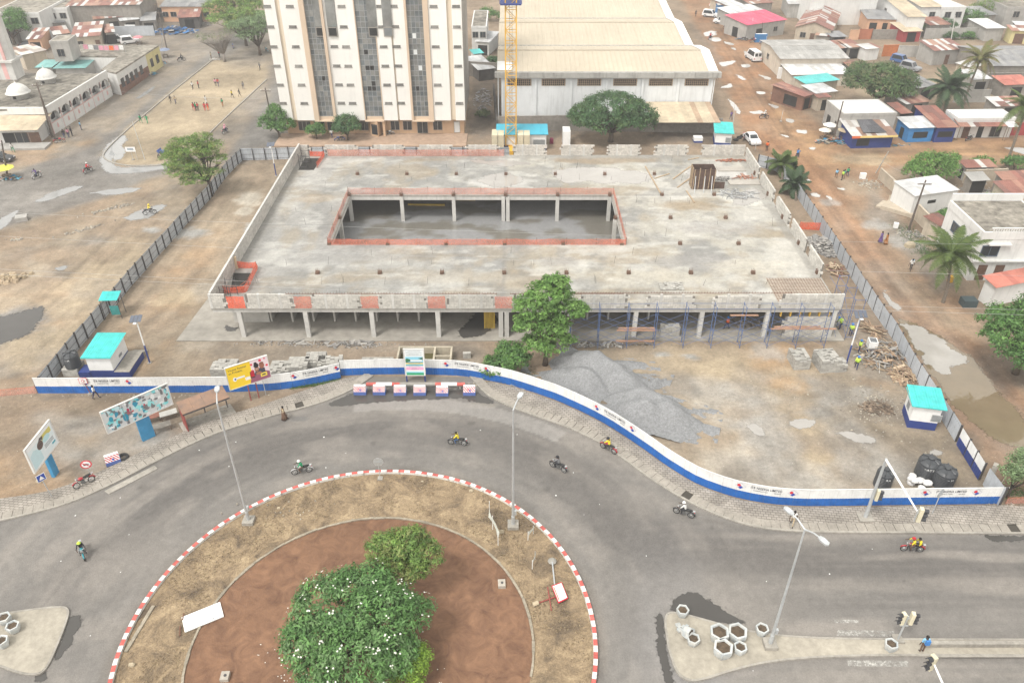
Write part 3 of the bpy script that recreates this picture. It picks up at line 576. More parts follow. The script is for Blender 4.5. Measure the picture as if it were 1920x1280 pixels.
HOARD2=[(640,704),(690,702),(760,701),(850,703),(880,706),(920,714),(960,722),(1005,737),(1050,752),(1130,790),(1200,836),(1260,880),(1320,914),(1400,938),(1480,948),(1560,948),(1700,946),(1878,944)]
INK=M('sign_ink',(.035,.035,.05),.7,.1);LRED=M('logo_red',(.6,.03,.05),.6,.05);LBLUE=M('logo_blue',(.02,.06,.35),.6,.05);LGREY=M('logo_outline',(.5,.5,.55),.6)
def hoarding(label,px,texts):
 P=smooth_line([gxy(*p)for p in px],1);o0=P[0];root=thing('hoarding',label,'hoarding',(o0[0],o0[1],0));Q=resample(P,1.2)
 for i in range(len(Q)-1):
  t=Q[i+1]-Q[i];an=math.atan2(t[1],t[0]);loc=(Q[i][0]-o0[0],Q[i][1]-o0[1],random.uniform(-.012,.012))
  o=mk('hoarding_panel',HPAN,None,root,loc,an);o.scale=(np.linalg.norm(t)-.014,1,1);o=mk('top_rail',HCAP,None,root,(loc[0],loc[1],0),an);o.scale=(np.linalg.norm(t),1,1)
  if i%3==0:mk('brace_post',POST,None,root,(loc[0]-math.sin(an)*.05,loc[1]+math.cos(an)*.05,-.3),an+math.pi)
 seg=[np.linalg.norm(Q[i+1]-Q[i])for i in range(len(Q)-1)];cum=np.concatenate([[0],np.cumsum(seg)])
 def at(s,z,off=.022):
  s=min(max(s,0),cum[-1]-1e-3);j=max(np.searchsorted(cum,s,'right')-1,0);t=(Q[j+1]-Q[j])/seg[j];p=Q[j]+t*(s-cum[j]);nn=np.array([t[1],-t[0]])
  return(p[0]+nn[0]*off-o0[0],p[1]+nn[1]*off-o0[1],z)
 for pxx,pyy in texts:
  g=np.array(gxy(pxx,pyy));s0=cum[np.argmin([np.linalg.norm(q-g)for q in Q])]
  b=MB();text_on(b,'ITB NIGERIA LIMITED',lambda x,y:at(s0+x,y),.36,y0=1.42,stretch=.72);text_on(b,'CONSTRUCTION',lambda x,y:at(s0-.45+x,y),.15,y0=1.18);text_on(b,'GROUP',lambda x,y:at(s0+.95+x,y),.15,y0=1.18);stuff(b.build('lettering',INK,root))
  for dx in(-2.15,2.15):
   k=MB();q=lambda x,z,o_=.02:at(s0+dx+x,1.4+z,o_)
   k.add([q(-.42,.05),q(0,-.36),q(.5,.02),q(.06,.42),q(-.36,.05),q(0,-.3),q(.43,.02),q(.06,.36)],[(0,1,5,4),(1,2,6,5),(2,3,7,6),(3,0,4,7)],0)
   k.add([q(-.1+.15*math.cos(a*math.pi/6),.1+.15*math.sin(a*math.pi/6),.024)for a in range(12)],[tuple(range(12))],1)
   k.add([q(-.14,-.14,.024),q(.04,-.3,.024),q(.26,-.1,.024),q(.08,.05,.024)],[(0,1,2,3)],2);k.build('logo',[LGREY,LRED,LBLUE],root)
 return root
hoarding('blue and white hoarding wall left of the gate, behind the three billboards',HOARD1,[(217,736),(604,717)])
hoarding('long curving blue and white hoarding wall right of the striped barriers',HOARD2,[(876,706),(1152,806),(1437,943),(1773,946)])
bt=MB();bt.box(-.05,-.05,0,.05,.05,2.0);
FP2=sheet_mesh('painted_sheet',5,2.0,.95,.014);FP2.materials.append(HN);FP2.materials.append(M('sheet_white',(.74,.75,.75),.5,.05,1,.06,streak=.1))
def painted_fence():
 P=resample([gxy(*p,2.0)for p in[(1806,802),(1848,868)]],1.7);o0=P[0];root=thing('painted_fence','white and navy painted sheet fence between the kiosk and the concrete post','fence',(o0[0],o0[1],0))
 for i in range(len(P)-1):
  a,b=P[i+1],P[i];t=b-a;an=math.atan2(t[1],t[0]);o=mk('painted_sheet',FP2,None,root,(a[0]-o0[0],a[1]-o0[1],0),an+math.pi*0);o.scale=(np.linalg.norm(t),1,1);o=mk('rail',RAIL,None,root,(a[0]-o0[0],a[1]-o0[1],0),an);o.scale=(np.linalg.norm(t),1,1);mk('post',POST,None,root,(a[0]-o0[0],a[1]-o0[1],0),an)
 g=G(1852,905);cp=MB();cp.box(-.25,-.2,0,.25,.2,2.2);tag(cp.build('concrete_post',CONC,None,g,.9),'thick concrete post at the end of the white and navy fence','post')
painted_fence()
# ================================================================== THE BUILDING UNDER CONSTRUCTION
BX0,BX1,BY0,BY1=-32.5,35.55,72.75,116.7;ZS=3.95;ZB=3.55;ZP=5.7
COLX=[-29.7+7.2*i for i in range(10)];COLY=[73.1+7.2*i for i in range(7)]
CX0,CX1,CY0,CY1=-22.35,13.75,87.6,101.9
BLD=thing('concrete_building','unfinished single storey concrete building with a flat roof slab and open courtyard','building',(0,72.75,0));BO=(0,-72.75,0)
RAW=M('raw_concrete',(.33,.315,.285),.92,.14,1.6,.14,bump=.2,streak=.25);PALEC=M('pale_concrete',(.56,.55,.52),.9,.1,1.5,.1,streak=.22)
gs=MB();gs.prism([(-37.0,72.2),(36.6,72.2),(36.6,118),(-33.2,118)],0,.14);gs.build('ground_slab',M('floor_concrete',(.36,.335,.295),.85,.16,.8,.2,bump=.15),BLD,BO)
# roof slab: body, then a finished top with the stains of pours and rain
sb=MB()
SX0,SY0=29.0,79.0
for b in((BX0,BY0,BX1,CY0),(BX0,CY1,BX1,BY1),(BX0,CY0,CX0,CY1),(CX1,CY0,BX1,CY1)):sb.box(b[0],b[1],ZS-.2,b[2],b[3],ZS)
sb.build('roof_slab',RAW,BLD,BO)
tx=np.arange(BX0,BX1+.3,.3);ty=np.arange(BY0,BY1+.3,.3);TX,TY=np.meshgrid(tx,ty);tx2=np.minimum(TX,BX1);ty2=np.minimum(TY,BY1)
kpm=~((TX>CX0-.3)&(TX<CX1)&(TY>CY0-.3)&(TY<CY1));tcol=np.zeros(TX.shape+(3,));tcol[:]=(.285,.278,.258)
wxs=TX+1.6*(fbm(TX*.3,TY*.3,2)-.5);wys=TY+1.6*(fbm(TX*.3,TY*.3,4)-.5)
def tl(m,c,a=1.0):
 global tcol
 m=(np.clip(m,0,1)*a)[...,None];tcol=tcol*(1-m)+np.array(c)*m
tl(np.clip((TX+.9)/.5,0,1),(.35,.33,.285),.8)
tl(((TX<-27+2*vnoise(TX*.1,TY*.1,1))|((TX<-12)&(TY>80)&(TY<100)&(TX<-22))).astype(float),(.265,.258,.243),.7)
n1=fbm(TX*.13,TY*.13,33,5);n2=fbm(TX*.4+9,TY*.2,34,5)
tl((n1-.52)*7,(.42,.405,.375),.6);tl((.48-n1)*7,(.205,.203,.195),.75);tl((n2-.54)*6,(.27,.225,.16),.5);tl((fbm(TX*.08,TY*.25,36,5)-.55)*7,(.24,.195,.135),.6);tl((fbm(TX*.5,TY*.5,39,5)-.58)*9,(.17,.168,.16),.45);tl((fbm(TX*.35,TY*.9,38,4)-.57)*7,(.45,.44,.41),.5)
def tb(px,py,ax,ay,c,a):
 g=G(px,py,ZS);d=np.sqrt(((wxs-g.x)/ax)**2+((wys-g.y)/ay)**2)+.7*(fbm(TX*.7,TY*.7,55)-.5);tl((1.1-d)/.4,c,a)
for a in[(1310,490,6,2.2,(.23,.22,.21),.6),(1350,425,6,2,(.3,.29,.28),.55),(1130,300,9,1.6,(.235,.18,.12),.7),(1290,385,4,1.4,(.26,.2,.13),.6),(770,320,4,3,(.26,.215,.155),.6),(590,372,3,1.4,(.29,.23,.16),.5),(1050,490,3,1.2,(.27,.255,.235),.7),(1160,330,6,2.5,(.47,.455,.425),.8),(940,340,5,2.2,(.47,.46,.44),.8),(1420,370,6,2.4,(.48,.47,.43),.8),(1350,325,5,2,(.48,.465,.44),.8),(1480,480,3,5,(.44,.42,.38),.6),(640,480,8,2.5,(.25,.245,.235),.6),(860,520,8,1.5,(.36,.33,.28),.5),(480,440,2.5,9,(.21,.205,.195),.6),(450,480,2,3,(.21,.2,.19),.6),(560,300,2,3,(.24,.235,.225),.5),(1230,520,6,1.6,(.4,.37,.31),.6),(1400,500,5,2,(.42,.39,.33),.6)]:tb(*a)
tl(np.exp(-((TX+.9)/.16)**2),(.17,.165,.16),.6);tl(np.exp(-((TY-92.9)/.12)**2)*(TX<CX0-0),(.17,.165,.16),.55);tl(np.exp(-((TY-101.6)/.1)**2)*(TX>CX1),(.5,.48,.44),.6)
for g_ in COLX:tl(np.exp(-((TX-g_)/.1)**2)*(vnoise(TX*.5,TY*.5,6)>.45),(.23,.225,.215),.25)
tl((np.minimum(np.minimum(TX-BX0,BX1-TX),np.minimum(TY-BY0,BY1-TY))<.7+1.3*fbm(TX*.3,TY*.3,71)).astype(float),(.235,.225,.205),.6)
tcol=np.clip(tcol*(1+.25*(fbm(TX*1.6,TY*1.6,44,3)-.5))[...,None],.03,.7)
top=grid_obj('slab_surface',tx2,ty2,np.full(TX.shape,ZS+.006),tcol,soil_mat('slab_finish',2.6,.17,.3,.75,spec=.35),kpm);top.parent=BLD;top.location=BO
# columns, beams
cm=MB();cm.box(-.24,-.24,.13,.24,.24,ZS-.19);CM=cm.mesh('column');CM.materials.append(PALEC)
for i,x in enumerate(COLX):
 for j,y in enumerate(COLY):
  inc=CX0+1<x<CX1-1 and CY0+1<y<CY1-1
  if inc:continue
  if j>4 and j<6 and 0<i<9:pass
  for dx in((-.32,.32)if abs(x+.9)<.1 else(0,)):mk('column',CM,None,BLD,(x+dx,y-72.75,0))
def beam(x0,y0,x1,y1,z0=ZB-.12,z1=ZS-.19,mat=PALEC):b=MB();b.box(x0,y0,z0,x1,y1,z1);return b.build('beam',mat,BLD,BO)
beam(BX0+.1,BY0+.1,BX1-.1,BY0+.5);beam(BX0+.1,BY1-.5,BX1-.1,BY1-.1);beam(BX0+.1,BY0+.52,BX0+.5,BY1-.52);beam(BX1-.5,BY0+.52,BX1-.1,BY1-.52)
beam(CX0-.42,CY1+.02,CX1+.42,CY1+.42,ZB-.3);beam(CX0-.42,CY0-.42,CX1+.42,CY0-.02,ZB-.3);beam(CX0-.42,CY0,CX0-.02,CY1,ZB-.3);beam(CX1+.02,CY0,CX1+.42,CY1,ZB-.3)
for y in COLY[1:-1]:
 if y<CY0-1 or y>CY1+1:beam(BX0+.52,y-.2,BX1-.52,y+.2,ZB-.1,ZS-.2,RAW)
 # column stubs with rusty starter bars on the slab
RUST=M('rusty_rebar',(.18,.085,.055),.9,.2,8);FORM=M('stub_formwork',(.17,.105,.075),.9,.2,5)
stb=MB();stb.box(-.22,-.22,0,.22,.22,.3);STB=stb.mesh('column_stub');STB.materials.append(FORM)
rb=MB()
for x in(-.17,0,.17):
 for y in(-.17,.17):rb.cyl((x,y,0),(x+.01,y,.62),.018,n=4)
RBM=rb.mesh('starter_bars');RBM.materials.append(RUST)
for i,x in enumerate(COLX):
 for j,y in enumerate(COLY):
  if j in(0,6)or i in(0,9)or(CX0+1<x<CX1-1 and CY0+1<y<CY1-1):continue
  o=mk('column_stub',STB,None,BLD,(x,y-72.75,ZS));mk('starter_bars',RBM,None,o)
  # single loose bars standing out of the slab
rodm=MB();rodm.cyl((0,0,0),(.03,.02,.75),.017,n=4);ROD=rodm.mesh('rebar_stub');ROD.materials.append(M('dark_bar',(.10,.095,.09),.8))
for i in range(96):
 x=random.uniform(BX0+2,BX1-2);y=random.choice([75.5,78,82.5,85,90,92.5,97,99.5,104.5,107,111.5,114])+random.uniform(-.4,.4)
 if CX0-1<x<CX1+1 and CY0-1<y<CY1+1:continue
 x=round(x/2.4)*2.4+random.uniform(-.2,.2);o=mk('rebar_stub',ROD,None,BLD,(x,y-72.75,ZS),random.uniform(0,6));o.rotation_euler=(random.uniform(-.2,.2),random.uniform(-.2,.2),0);o.scale=(1,1,random.uniform(.7,1.5))
 # block parapets
BLK=M('concrete_block',(.57,.55,.505),.95,.13,4,.1,tint=True,bump=.3);MORT=M('mortar',(.20,.185,.165),.95,.1,5)
def blockwall(name,x0,y0,x1,y1,z0,z1,th=.2,ragged=(0,0),bl=.5,bh=.25,parent=None,off=None,tc=(1,1,1)):
 """courses of hollow blocks with recessed joints; ragged ends step back in alternate courses"""
 d=np.array([x1-x0,y1-y0]);L=np.linalg.norm(d);t=d/L;an=math.atan2(t[1],t[0]);b=MB();rows=max(1,round((z1-z0)/bh));h=(z1-z0)/rows
 for r in range(rows):
  a0=ragged[0]*(random.choice((0,.5,1))*bl);a1=L-ragged[1]*(random.choice((0,.5,1))*bl);x=a0+(bl*.5 if r%2 else 0)
  edges=[a0]+([x]if r%2 else[])
  while edges[-1]+bl<a1-.06:edges.append(edges[-1]+bl)
  edges.append(a1)
  for e0,e1 in zip(edges[:-1],edges[1:]):
   if e1-e0<.03:continue
   k=random.uniform(.84,1.1);b.box(e0+.008,-th/2+random.uniform(-.006,.006),z0+r*h+.008,e1-.008,th/2,z0+(r+1)*h-.006,0,(k*tc[0],k*tc[1],k*tc[2]))
 b.box(.25,-th/2+.018,z0+.004,L-.25,th/2-.012,z1-.03,1)
 ox=off or(0,0,0);o=b.build(name,[BLK,MORT],parent,(x0+ox[0],y0+ox[1],ox[2]),an);return stuff(o)
def pier(x,y,z0=ZS,z1=ZP,w=.26):b=MB();b.box(x-w/2,y-w/2,z0,x+w/2,y+w/2,z1+.02);return b.build('parapet_pier',PALEC,BLD,BO)
YF=BY0+.12
fs_=[BX0]+[v for x in COLX[:9]for v in(x-.85,x+.85)]+[BX1]
for k in range(0,len(fs_)-1,2):
 a,b=fs_[k],fs_[k+1]
 if b-a<.3:continue
 blockwall('block_parapet',a,YF,b,YF,ZS+.006,ZP if k<12 else ZP-random.choice((0,.0,.25)),ragged=(0 if k==0 else 1,1 if k<18 else 0),parent=BLD,off=BO)
 if b-a>4:
  for q in(.3,.72):pier(a+(b-a)*q,YF)
pier(BX0+.1,YF);pier(BX1-.1,YF)
blockwall('block_parapet',BX0+.1,BY1-.2,BX0+.1,BY0+.3,ZS+.006,ZP,parent=BLD,off=BO)
cp_=MB();cp_.box(BX0-.02,BY0+.3,ZP+.002,BX0+.22,BY1,ZP+.09);cp_.build('coping',PALEC,BLD,BO)
fsb=[BX0]+[v for x in COLX[:9]for v in(x-.95,x+.95)]+[BX1]
for k in range(0,len(fsb)-1,2):
 a,b=fsb[k],fsb[k+1];YB=BY1-.15
 if b-a<.3:continue
 blockwall('block_parapet',a,YB,b,YB,ZS+.006,ZP-.1,ragged=(0 if k==0 else 1,1 if k<18 else 0),parent=BLD,off=BO,tc=(1,.98,.97))
 if b-a>4:
  for q in(.3,.7):pier(a+(b-a)*q,YB,z1=ZP-.1)
for(ya,yb)in((79.2,84.2),(85.1,91.2),(92.2,98.3),(99.6,106.6),(107.4,115.6)):blockwall('block_parapet',BX1-.12,ya,BX1-.12,yb,ZS+.006,ZP,ragged=(1,1),parent=BLD,off=BO)
for y in COLY[1:6]:b=MB();b.box(BX1-.4,y-.22,ZS+.01,BX1+.05,y+.22,ZS+.55);b.build('column_stub',FORM,BLD,BO)
# rebar combs on the parapet tops
for(a,b)in((-24.2,-1.6),(-.2,12),(6.5,30)):
 q=MB();x=a
 while x<b:q.bar((x,YF,ZP),(x+.02,YF+.04,ZP+.2),.03,.03);x+=.3
 q.bar((a,YF,ZP+.04),(b,YF,ZP+.04),.05,.04);q.build('rebar_comb',RUST,BLD,(BO[0],BO[1]+(0 if a!=6.5 else .1),0))
 # right front corner room of blocks
blockwall('block_wall',29.6,BY0+.22,BX1-.5,BY0+.22,.14,2.75,ragged=(1,0),parent=BLD,off=BO)
jmb=MB()
for k in range(6):jmb.box(29.2+k*1.05,BY0+.1,2.85,29.32+k*1.05,BY0+.5,3.45)
jmb.build('yellow_props',M('yellow_prop',(.62,.38,.06),.6,.1),BLD,BO)
# rebar mat waiting for the last pour
rmt=MB()
for k in range(20):rmt.bar((29.2+k*.32,73.6,ZS+.05),(29.2+k*.32,79.2,ZS+.05),.022,.022)
for k in range(18):rmt.bar((29.1,73.6+k*.32,ZS+.09),(35.3,73.6+k*.32,ZS+.09),.022,.022)
stuff(rmt.build('rebar_mat',RUST,BLD,BO))
fm=MB();fm.box(29.1,73.5,ZS+.008,35.4,79.2,ZS+.03);fm.build('shuttering_board',M('shutter_ply',(.46,.40,.33),.85,.15,2,.1),BLD,BO)
# partition walls of the shops below
PLAST=M('grey_plaster',(.50,.485,.45),.92,.1,1.2,.1,streak=.1)
def part_wall(x0,y0,x1,y1):b=MB();b.box(x0,y0,.14,x1,y1,ZB-.12);return b.build('partition_wall',PLAST,BLD,BO)
for k in range(10):
 x=-27.4+2.4*k
 if k not in(9,):part_wall(x-.1,76.0,x+.1,82.0)
part_wall(-31.6,75.9,-27.6,76.1);part_wall(-31.7,76.1,-31.5,82);part_wall(-31.5,82.02,-5.6,82.2)
for x in(3.4,6.1,8.6,11.0,13.4,15.6):part_wall(x-.1,76.4,x+.1,82.0)
part_wall(1.0,82.02,17,82.2);part_wall(28.2,80.3,BX1-.6,80.5);part_wall(BX0+.6,110,BX1-.6,110.2);part_wall(-28,84.8,-27.8,109.9);part_wall(22,84.8,22.2,109.9)
# courtyard floor: wet screed; grey patches at the back paint reflected sky into the colour
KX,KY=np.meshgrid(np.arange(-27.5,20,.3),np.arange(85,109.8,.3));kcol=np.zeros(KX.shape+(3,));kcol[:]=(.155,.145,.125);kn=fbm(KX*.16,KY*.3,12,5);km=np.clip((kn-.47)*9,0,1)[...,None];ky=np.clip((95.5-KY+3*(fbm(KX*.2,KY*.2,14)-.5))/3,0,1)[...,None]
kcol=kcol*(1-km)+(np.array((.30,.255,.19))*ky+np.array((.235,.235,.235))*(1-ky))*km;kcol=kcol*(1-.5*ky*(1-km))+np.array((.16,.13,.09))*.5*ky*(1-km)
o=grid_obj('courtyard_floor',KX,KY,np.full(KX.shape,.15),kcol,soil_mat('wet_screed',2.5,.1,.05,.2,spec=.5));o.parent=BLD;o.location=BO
for i,p in enumerate([[(890,590),(905,580),(930,586),(935,605),(905,628),(860,634),(870,610)],[(960,596),(1060,590),(1050,610),(970,612)],[(418,612),(450,612),(442,618),(424,620)]]):puddle(p,WATD,jig=.4,seed=80+i,zlev=.14,z=.008)
for i,p in enumerate([[(905,328),(950,322),(985,340),(960,350),(900,347)],[(1035,318),(1120,312),(1240,330),(1200,345),(1120,340),(1050,345)],[(1290,345),(1290,318),(1330,305),(1300,330)],[(1400,360),(1425,352),(1440,375),(1400,385),(1370,380)],[(880,303),(960,300),(1010,306),(930,312)]]):puddle(p,PUDSKY2,jig=.8,seed=90+i,zlev=ZS,z=.012)  # water on the slab, its sky reflection painted as a pale base
# ================================================================== ORANGE SAFETY NETS
def net_mat(nm,col,a):
 m=M(nm,col,.7,.15,2,.15);n_=m.node_tree.nodes;l=m.node_tree.links;tc=n_.new('ShaderNodeNewGeometry');v=n_.new('ShaderNodeTexVoronoi');v.feature='DISTANCE_TO_EDGE';v.inputs['Scale'].default_value=9
 l.new(tc.outputs['Position'],v.inputs['Vector']);r=n_.new('ShaderNodeMapRange');r.inputs[1].default_value=.05;r.inputs[2].default_value=.2;r.inputs[3].default_value=min(1,a+.3);r.inputs[4].default_value=a-.2;l.new(v.outputs['Distance'],r.inputs[0]);l.new(r.outputs[0],n_['Principled BSDF'].inputs['Alpha']);return m
NET=net_mat('orange_net',(.66,.20,.13),.5);NETP=net_mat('faded_net',(.68,.30,.23),.42)
def net(label,pts,h=1.0,sag=.12,mat=NET,group=None,z=ZS,post=True,wav=.06,close=False):
 o0=pts[0];root=thing('safety_net',label,'net',(o0[0],o0[1],z),0,group);P=resample([*pts],.45);b=MB();vs=[];n=len(P)
 for i,p in enumerate(P):
  w=wav*math.sin(i*1.3)+wav*random.uniform(-1,1);zz=h-sag*abs(math.sin(i*.35+1))+random.uniform(-.04,.04)
  vs+=[(p[0]-o0[0],p[1]-o0[1],.02),(p[0]-o0[0]+w,p[1]-o0[1]+w,zz*.5),(p[0]-o0[0],p[1]-o0[1],zz)]
 b.add(vs,[f for i in range(n-1)for f in((3*i,3*i+3,3*i+4,3*i+1),(3*i+1,3*i+4,3*i+5,3*i+2))]);b.build('netting',mat,root,smooth=True)
 if post:
  for p in resample([*pts],3.6):q=MB();q.cyl((p[0]-o0[0],p[1]-o0[1]+.05,0),(p[0]-o0[0],p[1]-o0[1]+.05,h+.15),.025,n=5);q.build('net_post',RUST,root)
  rp=MB();rp.tube([(p[0]-o0[0],p[1]-o0[1],h-.02-.04*(i%3))for i,p in enumerate(resample([*pts],1.8))],.014,4);rp.build('rope',M('orange_rope',(.7,.2,.1),.7),root)
 return root
e=.28
net('orange safety net along the far edge of the courtyard opening',[(CX0-e,CY1+e),(CX1+e,CY1+e)],1.0,mat=NETP)
net('orange safety net along the near edge of the courtyard opening',[(CX0-e,CY0-e),(CX1+e,CY0-e)],.85)
net('orange safety net along the left edge of the courtyard opening',[(CX0-e,CY0-e),(CX0-e,CY1+e)],.95);net('orange safety net along the right edge of the courtyard opening',[(CX1+e,CY0-e),(CX1+e,CY1+e)],.95)
ORN=net_mat('bright_orange_net',(.78,.14,.07),.7)
a=[gxy(*p,ZS)for p in[(420,550),(462,549),(478,515),(484,503),(430,503)]]
net('bright orange net around the stair opening at the front left slab corner',a,1.0,.2,ORN,wav=.1)
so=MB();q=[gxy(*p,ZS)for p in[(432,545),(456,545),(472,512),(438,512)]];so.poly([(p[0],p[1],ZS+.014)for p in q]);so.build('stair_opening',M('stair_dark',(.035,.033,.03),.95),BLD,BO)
nl=['gap in the front parapet nearest the stair opening','second gap from the left in the front parapet','third gap from the left in the front parapet','fourth gap from the left in the front parapet','gap in the front parapet just left of the tall tree']
for k,x in enumerate(COLX[:5]):net('pink orange net across the '+nl[k],[(x-.95,BY0+.02),(x+.95,BY0+.02)],1.6,.08,NET if k else ORN,'nets across the front parapet gaps',post=False,wav=.03)
net('faded pink net hung along the left half of the far parapet',[(COLX[0]+1.6,BY1-.5),(-1.2,BY1-.5)],1.05,.05,NETP,wav=.03);net('orange net around the stair opening at the far left slab corner',[(-30.9,116.2),(-28.6,116.0),(-28.9,111.5)],.9,.15,ORN)
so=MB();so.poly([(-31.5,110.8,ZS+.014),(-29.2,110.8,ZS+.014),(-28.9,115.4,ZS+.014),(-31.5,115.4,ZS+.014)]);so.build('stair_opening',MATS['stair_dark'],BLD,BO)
net('low orange barrier net on the ground left of the hoarding',[gxy(-20,745),gxy(70,737)],.9,.1,NETP,z=0);net('low orange net on the ground at the right end of the hoarding',[gxy(1884,945),gxy(1960,942)],.8,.1,NETP,z=0);net('orange net between the rubble heap and the right fence',[gxy(1498,430),gxy(1538,432)],1.2,.1,ORN,z=0)
# ================================================================== BUILDINGS: shared parts
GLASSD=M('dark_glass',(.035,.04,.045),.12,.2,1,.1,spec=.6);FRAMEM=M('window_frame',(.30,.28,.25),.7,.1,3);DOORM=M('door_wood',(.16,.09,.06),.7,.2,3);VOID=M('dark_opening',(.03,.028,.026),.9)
WALLS=dict(white=M('wall_white',(.67,.665,.645),.9,.06,.8,.08,streak=.18),cream=M('wall_cream',(.62,.55,.46),.9,.1,.8,.1,streak=.2),peach=M('wall_peach',(.66,.40,.26),.9,.08,.8,.08,streak=.12),grey=M('wall_grey',(.40,.385,.36),.93,.12,1,.15,streak=.25),block=M('wall_block',(.30,.275,.245),.95,.16,1.5,.18,streak=.2,bump=.4),blue=M('wall_blue',(.05,.22,.50),.7,.15,1,.12,streak=.15),navy=M('wall_navy',(.03,.05,.20),.7,.1,1,.1,streak=.1),rust=M('wall_rust',(.24,.13,.09),.9,.2,1,.2,streak=.2),beige=M('wall_beige',(.50,.43,.34),.92,.12,1,.12,streak=.25),red=M('wall_red',(.34,.06,.06),.8,.12,1,.1),dark=M('wall_dark',(.13,.12,.11),.95,.2,1,.2),yellow=M('wall_yellow',(.62,.55,.28),.9,.1,1,.1))
TIN=M('roof_tin',(.95,.95,.95),.6,.12,1.6,.2,tint=True,wave=.35,wscale=7.0,spec=.3);ROOFC=M('roof_concrete',(.36,.33,.28),.95,.22,.9,.25,col2=(.10,.09,.075),bump=.2);ROOFW=M('roof_white',(.66,.65,.62),.85,.1,.8,.1,streak=.2)
PAL=dict(rust=[(.30,.13,.10)]*5+[(.36,.19,.14)]*3+[(.22,.11,.09)]*2+[(.58,.56,.53)],rustmix=[(.30,.14,.11)]*3+[(.40,.24,.18)]*2+[(.60,.59,.57)]*2+[(.24,.12,.1)],silver=[(.62,.63,.64)]*3+[(.52,.52,.52)]*2+[(.70,.70,.70)]*2,grey=[(.28,.28,.285)]*4+[(.33,.325,.32)]*3+[(.23,.23,.235)],greylt=[(.40,.39,.37)]*4+[(.45,.44,.42)]*2+[(.36,.35,.33)],cyan=[(.12,.54,.53)],teal=[(.22,.45,.43)],pink=[(.60,.10,.17)]*3+[(.64,.13,.2)],white=[(.66,.66,.66)]*4+[(.58,.57,.55)],tan=[(.60,.50,.36)]*3+[(.55,.46,.33)],red=[(.55,.20,.15)]*2+[(.5,.17,.13)],mixed=[(.45,.40,.36),(.56,.52,.46),(.32,.2,.15),(.62,.6,.58)],skyb=[(.12,.47,.60)]*3+[(.11,.43,.56)])
def sheets(b,c,pal,sw=.9,sl_=2.6,lift=.02):
 """one roof slope of separate sheets; c = four corners, front-left, front-right, back-right, back-left"""
 c=[Vector(p)for p in c];W_=max((c[1]-c[0]).length,(c[2]-c[3]).length);L_=max((c[3]-c[0]).length,(c[2]-c[1]).length);nx=max(1,round(W_/sw));ny=max(1,round(L_/sl_))
 nr=(c[1]-c[0]).cross(c[3]-c[0]).normalized()
 def bl_(u,v):return(c[0]*(1-u)+c[1]*u)*(1-v)+(c[3]*(1-u)+c[2]*u)*v
 for i in range(nx):
  for j in range(ny):
   u0,u1,v0,v1=i/nx,(i+1)/nx,j/ny,(j+1)/ny;z=nr*(random.uniform(0,lift)+.015*j);col=random.choice(pal);k=random.uniform(.92,1.06);col=tuple(x*k for x in col)
   p=[bl_(u0,v0)+z,bl_(u1,v0)+z,bl_(u1,v1)+z,bl_(u0,v1)+z];q=[x-nr*.03 for x in p]
   b.add(p+q,[(0,1,2,3),(4,7,6,5),(0,4,5,1),(1,5,6,2),(2,6,7,3),(3,7,4,0)],0,col)
def opening(root,face,u,w,z0,z1,W_,D_,kind='w',col=None):
 """window with frame and pane, or a door, in a wall of a rectangular house (local axes)"""
 f={'f':((1,0),(0,0),W_),'l':((0,-1),(0,D_),D_),'r':((0,1),(W_,0),D_),'b':((-1,0),(W_,D_),W_)}[face];t=Vector((*f[0],0));o=Vector((*f[1],0));nn=Vector((t.y,-t.x,0));c=o+t*(u*f[2]);b=MB()
 def P_(a,d,z):return c+t*a+nn*d+Vector((0,0,z))
 def slab(m,a0,a1,zz0,zz1,d0,d1):v=[P_(a0,d0,zz0),P_(a1,d0,zz0),P_(a1,d1,zz0),P_(a0,d1,zz0),P_(a0,d0,zz1),P_(a1,d0,zz1),P_(a1,d1,zz1),P_(a0,d1,zz1)];m.add(v,[(0,1,2,3),(7,6,5,4),(0,4,5,1),(1,5,6,2),(2,6,7,3),(3,7,4,0)])
 if kind=='w':
  e=.08;slab(b,-w/2-e,w/2+e,z1,z1+e,-.01,.08);slab(b,-w/2-e,w/2+e,z0-e,z0,-.01,.12);slab(b,-w/2-e,-w/2,z0,z1,-.01,.07);slab(b,w/2,w/2+e,z0,z1,-.01,.07);slab(b,-.03,.03,z0,z1,-.01,.05)
  fr=b.build('window',FRAMEM if col is None else col,root);g=MB();slab(g,-w/2+.002,w/2-.002,z0+.002,z1-.002,-.01,.02);g.build('pane',GLASSD,fr)
 elif kind=='d':slab(b,-w/2,w/2,z0,z1,-.01,.05);d=b.build('door',col or DOORM,root);h=MB();slab(h,w/2-.16,w/2-.1,z0+.95,z0+1.15,.055,.1);h.build('handle',FRAMEM,d)
 else:slab(b,-w/2,w/2,z0,z1,-.01,.012);b.build('doorway',VOID,root)
